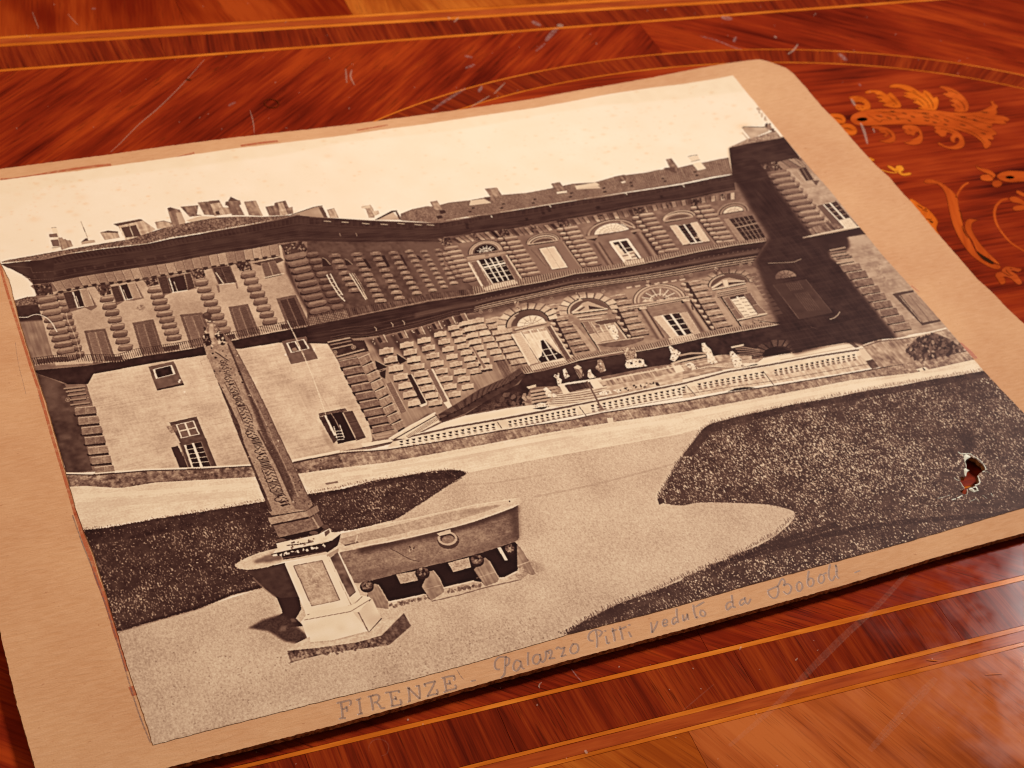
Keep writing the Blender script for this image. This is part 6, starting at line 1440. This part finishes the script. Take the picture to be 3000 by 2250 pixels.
# wall and shrub beside it
ew = cat(P('k',780,500,900,450,1000,425,1220,408,1500,360,1930,255,2060,400,2180,540,1750,650,1480,712,1000,780))
fill(ew, .54, tex=((N8,.09),(N20,.08),(NV,.06))); pl('k', 5, .84, 790,495,1000,430,1220,408,1500,362,1870,272, sm=3); pl('k', 2.4, .3, 800,512,1000,446,1220,425,1500,380, a=.7)
for k in range(40): p = res(P('k',790,505,1000,438,1220,416), 40)[k]; pf('x', .3, p[0]-1,p[1]-2,p[0]+.8,p[1]-2,p[0]+1.2,p[1]+3,p[0]-.6,p[1]+3, a=.5)
bush = P('k',1350,600,1380,500,1460,420,1600,370,1750,340,1900,410,2000,480,2100,560,1900,610,1750,650,1600,690,1500,705,1450,650)
fill(bush, .24, .85, tex=((N8,.12),(N3,.06)), soft=1); speck(bush, 120, (.12,.16,.3,.36,.15), 2, 6, .8); speck(P('k',1340,430,2100,400,2120,560,1500,715,1340,620), 60, (.5,.62,.2), 1.5, 4, .7)
for k in range(34):
    y = 640+k*11.5; x0 = 2215+max(0,(y-800))*.18+max(0,y-760)*.12; x1 = 2215+(y-520)*.92
    if x1 > x0+30: line(np.array([(x0,y+ (x1-x0)*.09),((x0+x1)/2,y),(x1-18,y-(x1-x0)*.09)]), 2.2, .20+.03*(k%2), .35)
for k in range(60):
    x = rp.uniform(2330,2560); y = rp.uniform(820,1000); pf('x', rp.choice([.19,.21,.10]), x,y,x+22,y-4,x+26,y+4,x+4,y+8, a=.35)
# the half-lost window and creases in the shade
arch('j', (100,742), (368,702), (200,630), .46); spokes('j', (100,742), (368,702), (200,630), 6, .1, .95, 1.6, .2); arch_line('j', (100,742), (368,702), (200,630), 1.6, .2, .5)
pf('j', .21, 70,815,490,745,835,1175,405,1262, tex=((N20,.03),)); pl('j', 2.5, .34, 65,815,400,1255); pl('j', 2, .3, 490,745,835,1175)
for k in range(7): pl('j', 2.6, .40, 235+k*26,800-k*4,300+k*26,895-k*4, a=.5); pl('j', 2.6, .38, 345+k*26,930-k*4,520+k*26,1160-k*4, a=.45)
rail(P('j',405,1250,835,1175), P('j',370,1180,790,1120), 26, .28, 1.3, .6); pf('i', .2, 1900,200,2100,160,2212,300,2212,800,2050,780, a=.55, soft=12)
for k in range(10): pf('i', .30, 1730+k*36,240+k*55+rp.normal(0,8),1830+k*36,215+k*55,1860+k*36,250+k*55,1760+k*36,275+k*55, a=.6)
pl('j', 2.2, .62, 0,535,150,530,330,520,380,500,430,482, a=.8, sm=3); pl('j', 2.4, .66, 800,1262,850,1248,900,1212,932,1165, a=.9, sm=3); pl('j', 1.6, .32, 550,1360,640,1390, a=.7)
pl('a', 2.4, .88, 230,1015,350,1015,400,995,470,978,550,995,620,1035,680,1100,715,1165,740,1205, sm=3)
pl('a', 1.8, .75, 860,960,880,1060,930,1160,1000,1340,1050,1540, a=.6, sm=3)
# ---- basin (granite tub) on its blocks
pf('m', .13, 340,985,830,880,1000,1320,1030,1480,960,1600,1060,1700,800,1720,600,1650,790,1530,715,1340,560,1220)
pf('G', .19, 1610,752,1700,700,1830,660,1990,800,1980,860,1850,840,1740,772, a=.95, soft=2, tex=((N3,.04),))
pf('G', .40, 1880,690,1910,690,1925,710,1890,715, a=.7, soft=1); pf('G',.45,1820,740,1860,735,1850,770,1810,775,a=.6,soft=1)
pf('m', .20, 330,975,600,940,820,890,1000,1320,760,1335,690,1310,560,1220,430,1090, tex=((N8,.03),)); pl('m', 4, .45, 400,1070,480,1150,560,1225,700,1325, a=.6)
pf('n', .07, 150,1330,560,1230,880,1150,1600,960,2030,830,2065,870,2110,1000,2060,1200,1900,1295,1820,1290,1600,1345,1100,1425,860,1510,380,1600,100,1600, tex=((N20,.015),))
body = cat(P('n',0,920,600,800,1000,705,1400,600,1700,500,1900,420,2066,345,2078,600,2085,770,2065,800,2020,832,1800,905,1600,970,1200,1080,880,1148,500,1245,180,1330,0,1365), P('m',1700,1140,1480,860,1540,740))
fill(body, .44, tex=((N3,.05),(N8,.05),(N20,.05),(NH,.03)))
pf('n', .56, 0,1080,600,960,1200,820,1750,680,1800,760,1200,930,600,1080,0,1210, a=.5, soft=12, tex=((N3,.05),))
pf('n', .17, 0,900,600,790,1000,700,1400,595,1900,420,2060,350,2060,430,1800,530,1400,660,1000,770,600,850,0,990, a=.85, soft=4); pf('n', .2, 1960,420,2070,350,2085,780,2030,825,1990,700, a=.75, soft=5); pf('n', .34, 0,1250,500,1140,1200,980,1700,830,2050,740,2060,810,1600,970,880,1148,0,1365, a=.4, soft=5)
rim = cat(P('m',165,910,200,880,260,845,350,800,450,760,590,720,720,690,1000,620,1540,500,1800,440,2000,380,2212,330), P('n',400,585,800,505,1050,450,1300,392,1550,340,1800,290,1950,270,2060,262,2105,280,2112,305,2085,345,2000,390,1800,465,1500,570,1300,625,1000,700,800,745,400,835,0,900), P('m',1950,650,1540,740,800,865,600,935,450,960,330,972,220,955,175,930))
fill(rim, .74, tex=((N3,.05),(N8,.04)))
pf('n', .64, 0,720,500,610,1000,485,1300,420,1550,385,1750,355,1850,350,1820,375,1650,435,1300,545,800,665,400,760,0,830, tex=((N3,.05),(N8,.05))); pf('n', .50, 1300,450,1700,370,1830,360,1700,410,1400,480, a=.6, soft=3); pf('n', .50, 0,730,300,670,500,640,300,720,0,770, a=.4, soft=3); pf('n', .2, 1945,300,1962,295,1968,308,1955,318)
pf('m', .60, 1500,590,1560,560,2212,400,2212,520,1600,665, tex=((N3,.05),)); pl('m', 4, .3, 1590,655,1770,610, a=.8); pl('m', 2.5, .82, 1760,520,1730,620, a=.7); pf('m', .4, 1640,600,1740,575,1700,625, a=.6, soft=1)
pl('n', 3, .86, 0,893,400,826,800,738,1300,618,1800,456,2085,340, a=.7); pl('n', 3, .84, 0,660,800,508,1500,352,2050,268, a=.6)
pf('m', .40, 410,870,450,835,560,790,700,760,780,790,785,838,620,870,450,888, soft=2, tex=((N8,.05),)); pf('m', .55, 600,740,720,700,780,760,640,780, a=.6, soft=2)
pl('n', 1.8, .2, 410,915,500,960,600,1020,680,1060,790,1085, a=.8); pl('n', 2, .6, 1070,930,1000,1020,950,1080, a=.4); speck(P('n',640,890,740,890,740,950,650,950), 7, (.65,.25), 1.2, 2.8); pf('n', .22, 1470,830,1540,795,1500,825, a=.8); pl('n', 2, .6, 1475,835,1545,800, a=.7); pf('n', .25, 1790,795,1850,785,1820,800, a=.8)
th = np.linspace(0, 2*np.pi, 25)
pl('n', 10, .16, *np.stack([1165+115*np.cos(th), 812+88*np.sin(th)],1).ravel(), a=.75); pl('n', 6, .64, *np.stack([1155+112*np.cos(th), 785+78*np.sin(th)],1).ravel()); pf('n', .72, 1008,722,1190,665,1205,715,1190,720,1050,755); pf('n', .2, 1050,757,1190,722,1200,735,1060,770); pl('n', 2, .3, 1010,722,1045,755)
for v, g in (((485,1250,740,1208,772,1330,548,1376),.62),((1160,1102,1430,1030,1462,1160,1230,1222),.62),((1800,906,1842,898,1938,1066,1898,1072),.82)): pf('n', g, *v, tex=((N3,.09),(N8,.05)))
def leg(v, edge):
    pf('n', .50, *v, tex=((N8,.05),(NV,.05)))
    pl('n', 2.5, .74, *edge, a=.7)
leg((110,1510,150,1430,210,1370,258,1385,300,1450,385,1600,390,1700,220,1680), (255,1385,300,1450,385,1600)); leg((820,1410,870,1300,920,1210,972,1200,1050,1300,1112,1440,1110,1480,945,1592), (972,1200,1050,1300,1112,1440)); leg((1495,1190,1580,1090,1640,1030,1692,1070,1760,1190,1825,1300,1800,1350,1650,1405), (1692,1070,1760,1190,1825,1300)); leg((2055,870,2100,900,2212,1080,2300,1250,2240,1260,2060,1160), (2060,1140,2212,1085))
for v in ((820,1412,945,1592,900,1560,850,1450),(1495,1190,1650,1405,1590,1340,1520,1240)): pf('n', .26, *v, a=.8)
pl('n', 1.6, .7, 840,1450,1070,1390, a=.6); pl('n', 1.6, .7, 1530,1300,1770,1220, a=.6)
for (x, y, r) in ((110,1400,88),(830,1225,92),(1535,1065,92),(1962,920,72)):
    pf('n', .12, *np.stack([x+r*np.cos(th)*1.02, y+12+r*.85*np.sin(th)],1).ravel()); pf('n', .26, *np.stack([x+r*.85*np.cos(th), y-8+r*.7*np.sin(th)],1).ravel(), tex=((N8,.12),(N3,.1))); speck(P('n',x-50,y-45,x+50,y-55,x+45,y+30,x-40,y+40), 14, (.5,.1,.42,.6), 1.5, 3.5, .8)
for v in ((385,1615,600,1570,860,1508,880,1560,700,1610,395,1680),(1110,1425,1300,1380,1500,1335,1570,1345,1610,1390,1300,1460,1120,1495),(1830,1300,1900,1292,2050,1215,2130,1140,2150,1190,2060,1290,1850,1350)): pf('n', .66, *v, tex=((N8,.1),(N3,.08))); pl('n', 4, .84, *v[:6], a=.8)
speck(P('n',1150,1450,1600,1370,1600,1400,1150,1500), 40, (.3,.4), 1.5, 4, .6); speck(P('n',400,1640,860,1540,880,1570,420,1690), 40, (.3,.4), 1.5, 4, .6); pl('n', 3, .3, 950,1600,1300,1520,1650,1420,2100,1320, a=.6); pf('n', .5, 2060,1290,2150,1200,2212,1230,2100,1330, a=.5, tex=((N3,.1),))
pf('H', .45, 1210,310,1280,330,1330,380,1250,395, a=.4, soft=3, tex=((NB,.12),))
# ---- obelisk
shaft = cat(P('o',500,205,450,290,425,400,430,500,470,640,560,840,620,990,700,1200,800,1430,900,1659), P('p',600,560,740,880,820,1080,940,1390,1060,1659), P('m',580,180,650,268,800,250,950,225,1110,200,1180,130,1140,30), P('p',1710,1480,1600,1250,1400,830,1180,370,1000,0), P('o',1250,1330,1080,990,900,650,780,430,540,185))
fill(shaft, .53, tex=((N3,.06),(N8,.03),(N20,.04)))
side = cat(P('o',540,190,640,330,730,450,850,750,950,1000,1080,1300,1230,1659), P('p',1000,560,1150,900,1310,1250,1450,1600), P('m',1000,190,1110,200,1180,130,1140,30), P('p',1710,1480,1600,1250,1400,830,1180,370,1000,0), P('o',1250,1330,1080,990,900,650,780,430))
fill(side, .43, tex=((N3,.06),(N8,.04),(N20,.04)))
fill(cat(P('o',560,830,580,900,700,1130,800,1330,900,1550,925,1659), P('p',640,560,800,930,960,1300,1090,1640,1060,1659,940,1390,820,1080,740,880,600,560,380,0), P('o',800,1430,700,1200,620,990)), .23, .95, tex=((N3,.05),(N8,.03)))
line(cat(P('o',740,470,860,760,980,1040,1130,1370,1230,1620), P('p',860,330,1000,600,1150,870,1290,1170,1430,1500)), 5, .22, .8); fill(cat(P('o',920,950,990,1050,1150,1380,1250,1620), P('p',1020,420,1150,640,1260,860,1380,1110,1460,1350,1400,1440,1290,1200,1150,900,1000,580)), .24, .85, soft=1, tex=((N3,.05),))
line(cat(P('o',980,990,1130,1290,1280,1600), P('p',1090,480,1250,800,1400,1120,1500,1380)), 2, .62, .5)
line(cat(P('o',540,190,720,400,780,430,900,650,1080,990,1250,1330,1390,1640), P('p',1180,370,1400,830,1600,1250,1700,1460)), 2.4, .28, .7)
for k in range(46):     # carved signs down the front: short cut strokes
    f = (k+.5)/46; c0 = np.array([690,740])*(1-f) + 0; 
    ax = res(cat(P('o',690,700,760,960,860,1160,940,1330,1020,1520), P('p',720,330,860,560,960,830,1060,1060,1140,1260,1240,1440,1310,1600)), 47)[k]
    r_ = rp.random(); s_ = 6.5+7*f
    d1 = np.array([1.0,-.2]); d2 = np.array([.42,1.0])
    if r_ < .35:
        for j in range(3): line(np.array([ax-d1*s_*1.2+d2*(j-1)*4, ax+d1*s_*1.2+d2*(j-1)*4]), 2.4, .15, .95)
    elif r_ < .6:
        t_ = np.linspace(.3, 5.2, 8); line(ax+np.outer(np.cos(t_), d1)*s_*.8+np.outer(np.sin(t_), d2)*s_*.45-d1*s_*.7, 2.4, .15, .95); line(np.array([ax+d1*s_*.3-d2*3, ax+d1*s_*1.2+d2*3]), 2.4, .15, .95)
    elif r_ < .8:
        line(np.array([ax-d1*s_*1.1-d2*3, ax-d1*s_*.2+d2*3, ax+d1*s_*.4-d2*3, ax+d1*s_*1.2+d2*2]), 2.6, .14, .95)
    else:
        fill(np.array([ax-d1*s_*.9-d2*2, ax+d1*s_*.5-d2*3, ax+d1*s_*.9+d2*1, ax-d1*s_*.5+d2*3]), .16); line(np.array([ax+d1*s_*.9-d2*3, ax+d1*s_*1.2+d2*3]), 2.4, .15, .95)
for (f0, f1) in ((.13,.23),(.30,.42),(.72,.88)):
    R_ = res(cat(P('o',690,700,760,960,860,1160,940,1330,1020,1520), P('p',720,330,860,560,960,830,1060,1060,1140,1260,1240,1440,1310,1600)), 101); a_ = R_[int(f0*100):int(f1*100)]; w_ = 13+4*f0
    line(np.vstack([a_-[w_,-3], a_[::-1]+[w_,-3], a_[:1]-[w_,-3]]), 2, .25, .8); line(np.vstack([a_-[w_-2.5,-3]]), 1.4, .64, .6)
speck(shaft, 45, (.2,.26,.64), .9, 2.2, .75); speck(side, 40, (.8,.24,.2), 1.0, 2.4, .75)
for (x,y,r) in ((585,655,20),(545,600,18),(640,830,14),(885,835,16),(900,870,18),(935,940,14),(930,975,16),(720,632,12),(565,830,16),(780,800,12),(835,880,10)): pf('o', .15, x-r,y-r*.5,x,y-r*.7,x+r,y-r*.3,x+r*.6,y+r*.6,x-r*.5,y+r*.6)
pl('o', 3.4, .2, 575,580,640,620,700,665,750,690, sm=3); pl('o', 2, .3, 620,730,700,720,730,715); pl('o',2,.3,640,800,720,800,745,780)
hd = P('o',500,205,540,190,640,330,730,450,690,500,560,480,470,520,430,490,430,380); fill(hd, .50, .8, tex=((N8,.12),(N3,.1))); speck(P('o',570,270,640,330,720,430,680,500,600,430), 50, (.1,.14,.72,.12), 1.5, 4.2); speck(P('o',440,260,470,330,520,430,540,530,450,500,425,400), 42, (.1,.14,.7,.12), 1.5, 4); pf('o', .62, 500,215,545,220,560,330,560,480,520,430,500,330, a=.8, tex=((N8,.08),))
pf('o', .22, *np.stack([472+60*np.cos(th), 110+46*np.sin(th)],1).ravel()); pf('o', .36, *np.stack([460+30*np.cos(th), 92+18*np.sin(th)],1).ravel(), a=.8, soft=1); pf('o', .2, 450,140,520,145,530,170,490,175); pf('o', .3, 462,195,500,175,548,180,540,195,480,205); pl('o', 2.5, .78, 490,188,520,182)
# ---- pedestal
pf('m', .55, 600,298,640,290,1100,200,1130,280,640,388,600,320, tex=((N3,.07),(N8,.05))); pf('m', .46, 1100,205,1235,130,1265,210,1128,292, tex=((NV,.06),)); pl('m', 2.4, .16, 650,272,1100,205)
pf('m', .42, 670,395,1150,292,1240,445,740,555,700,480, tex=((N3,.06),(N8,.05))); pf('m', .34, 1150,290,1240,240,1322,390,1242,445, tex=((NV,.08),)); pl('m', 5, .16, 640,392,1128,296); pl('m', 4, .7, 1175,290,1260,430, a=.6)
pf('m', .10, 720,560,1240,440,1310,395,1330,430,1260,500,730,600); 
for (x,y,rx) in ((775,588,64),(1190,492,56),(1340,412,48)): pf('m', .30, *np.stack([x+rx*np.cos(th), y+26*np.sin(th)],1).ravel(), tex=((N8,.06),))
pf('m', .84, 705,630,1250,510,1400,430,1422,480,1542,490,1480,540,1430,575,1300,612,660,755,720,690, tex=((N8,.06),)); pf('m', .25, 1330,480,1390,445,1400,490,1340,540, a=.8); pl('m', 3, .2, 840,655,1000,640,1170,610, a=.8); speck(P('m',880,620,1200,560,1250,600,900,690), 12, (.4,.3), 1.2, 3.2)
pf('m', .13, 635,770,900,705,1300,628,1430,590,1540,505,1520,600,1500,655,1370,745,1100,790,800,840,780,800); pl('m', 4, .3, 790,820,1100,775,1350,735); pl('m', 6, .86, 660,785,720,775); speck(P('m',740,770,1350,640,1360,665,760,790), 26, (.9,.84), 1.2, 3.4, .9); pl('m', 4, .74, 800,855,1100,795,1365,745)
front = cat(P('m',812,880,1362,768,1675,1425,1100,1575)); fill(front, .88, tex=((N20,.03),))
pf('m', .84, 1362,768,1512,732,1805,1310,1680,1425, tex=((N20,.04),)); pf('m', .36, 1405,815,1502,740,1735,1252,1650,1325, tex=((N20,.16),(N8,.08))); pf('m', .5, 1362,775,1512,690,1512,735,1400,810, a=.7); pl('m', 2, .3, 1650,1325,1735,1252)
q = P('m', 930,918,1295,848,1528,1365,1165,1440); fill(q, .64, tex=((N8,.05),(N20,.05),(N3,.05))); line(bil(q,[0,1,1,0,0],[0,0,1,1,0]), 2.2, .38, .9); line(bil(q,[.55,.75],[.02,.5]), 1.5, .8, .6)
for k in range(14): u, v = rp.random(2)*.8+.1; line(bil(q,[u,u+rp.normal(0,.12),u+rp.normal(0,.2)],[v,v+.07,v+.12]), 1.6, .8, .5)
pl('m', 2.5, .5, 1362,775,1520,1090,1675,1425, a=.7); pl('m', 4, .86, 1380,800,1690,1420, a=.8)
pf('m', .85, 1080,1575,1100,1540,1690,1425,1810,1300,1925,1325,1900,1370,1760,1490,1200,1590,1070,1640,1030,1640); pl('m', 2, .5, 1110,1552,1690,1440,1820,1315); pl('m', 2, .4, 1080,1600,1740,1490,1920,1340); pl('m', 2.5, .3, 1760,1500,1900,1370, a=.8)
pf('H', .86, -262,710,-230,690,-100,655,60,630,175,770,-50,830,-210,845, tex=((N20,.05),)); pf('H', .78, 60,630,105,655,200,560,262,690,180,782, tex=((N20,.07),)); pf('H', .84, -250,700,-180,640,60,610,160,545,195,560,110,650,60,640,-100,665); pl('H', 2.5, .4, 110,650,175,775, a=.9); pl('H', 2, .45, -240,700,60,645,190,565, a=.8); pl('H', 3, .2, 180,782,262,690)
pf('H', .74, -352,902,-300,855,-205,808,-200,850,-40,835,175,785,265,690,405,650,440,700,300,800,100,850,-150,880, tex=((N3,.05),(N8,.05)))
pf('H', .38, -352,900,-150,880,100,845,262,800,405,655,452,738,310,862,100,890,-100,915,-330,978, tex=((N8,.16),(N3,.1),(NV,.08))); speck(P('H',-340,905,100,850,260,805,310,860,-320,970), 70, (.25,.6,.2,.55), 1.5, 4, .6)
pf('H', .26, 255,805,405,658,450,738,310,862, a=.55, soft=1)
# ---- whole-print finish: sparing mottling, then tone to colour
for q_ in ('q',):
    pf('q', .15, 700,80,1000,200,1060,560,900,560,820,300, a=.45, soft=4, tex=((NB,.06),))
    speck(P('q',100,1300,900,1480,1700,1560,1500,1659,200,1640), 90, (.72,.8,.6), .5, 1.3, .8, 2.0)
pf('G', .33, 850,500,900,480,900,740,860,740, a=.25, soft=8)
GR = box(GR, 1)*.45 + GR*.55
GR = GR + .32*(GR-box(GR, 3)) + .26*(GR-box(GR, 9))
GR += (N1-.5)*.02 + (N3-.5)*.018 + (N60-.5)*.02
GR = np.clip(GR, 0.02, 1.0)
FOX = box(FOX, 1)
def tone_stops():
    k = [(0.0,(28,15,15)),(0.12,(57,34,31)),(0.25,(88,60,51)),(0.4,(128,95,80)),(0.55,(172,138,114)),(0.7,(212,180,151)),(0.85,(235,211,180)),(0.95,(241,220,195)),(1.0,(246,230,208))]
    return k
ks = tone_stops(); kx = [a for a, _ in ks]
RGB = np.stack([np.interp(GR, kx, [c[i] for _, c in ks]) for i in range(3)], -1)
FX = np.clip(FOX, 0, .8)[..., None]
RGB = RGB*(1-FX) + FX*np.array([226,150,84])*np.clip(GR+.1,0,1)[..., None]


# ---- the drawn tones become the colour of the albumen layer
img = bpy.data.images.new('palace_view_tones', TW, TH, alpha=False)
buf = np.ones((TH, TW, 4), np.float32); buf[..., :3] = RGB/255.0
img.pixels.foreach_set(buf.ravel()); img.update(); img.pack()
del buf, RGB
m = M_print; m.use_nodes = True
nt = m.node_tree; b = nt.nodes['Principled BSDF']
ti = N(nt, 'ShaderNodeTexImage'); ti.image = img; ti.interpolation = 'Cubic'; ti.extension = 'EXTEND'
uvn = N(nt, 'ShaderNodeUVMap'); nt.links.new(uvn.outputs[0], ti.inputs[0])
nt.links.new(ti.outputs[0], b.inputs['Base Color'])
b.inputs['Roughness'].default_value = 0.42
b.inputs['Specular IOR Level'].default_value = 0.02
nz = noise(nt, uvn.outputs[0], 14, 11, 2.0, 0.5)
bp = N(nt, 'ShaderNodeBump'); bp.inputs['Strength'].default_value = 0.25; bp.inputs['Distance'].default_value = 0.0006
nt.links.new(nz, bp.inputs['Height']); nt.links.new(bp.outputs[0], b.inputs['Normal'])
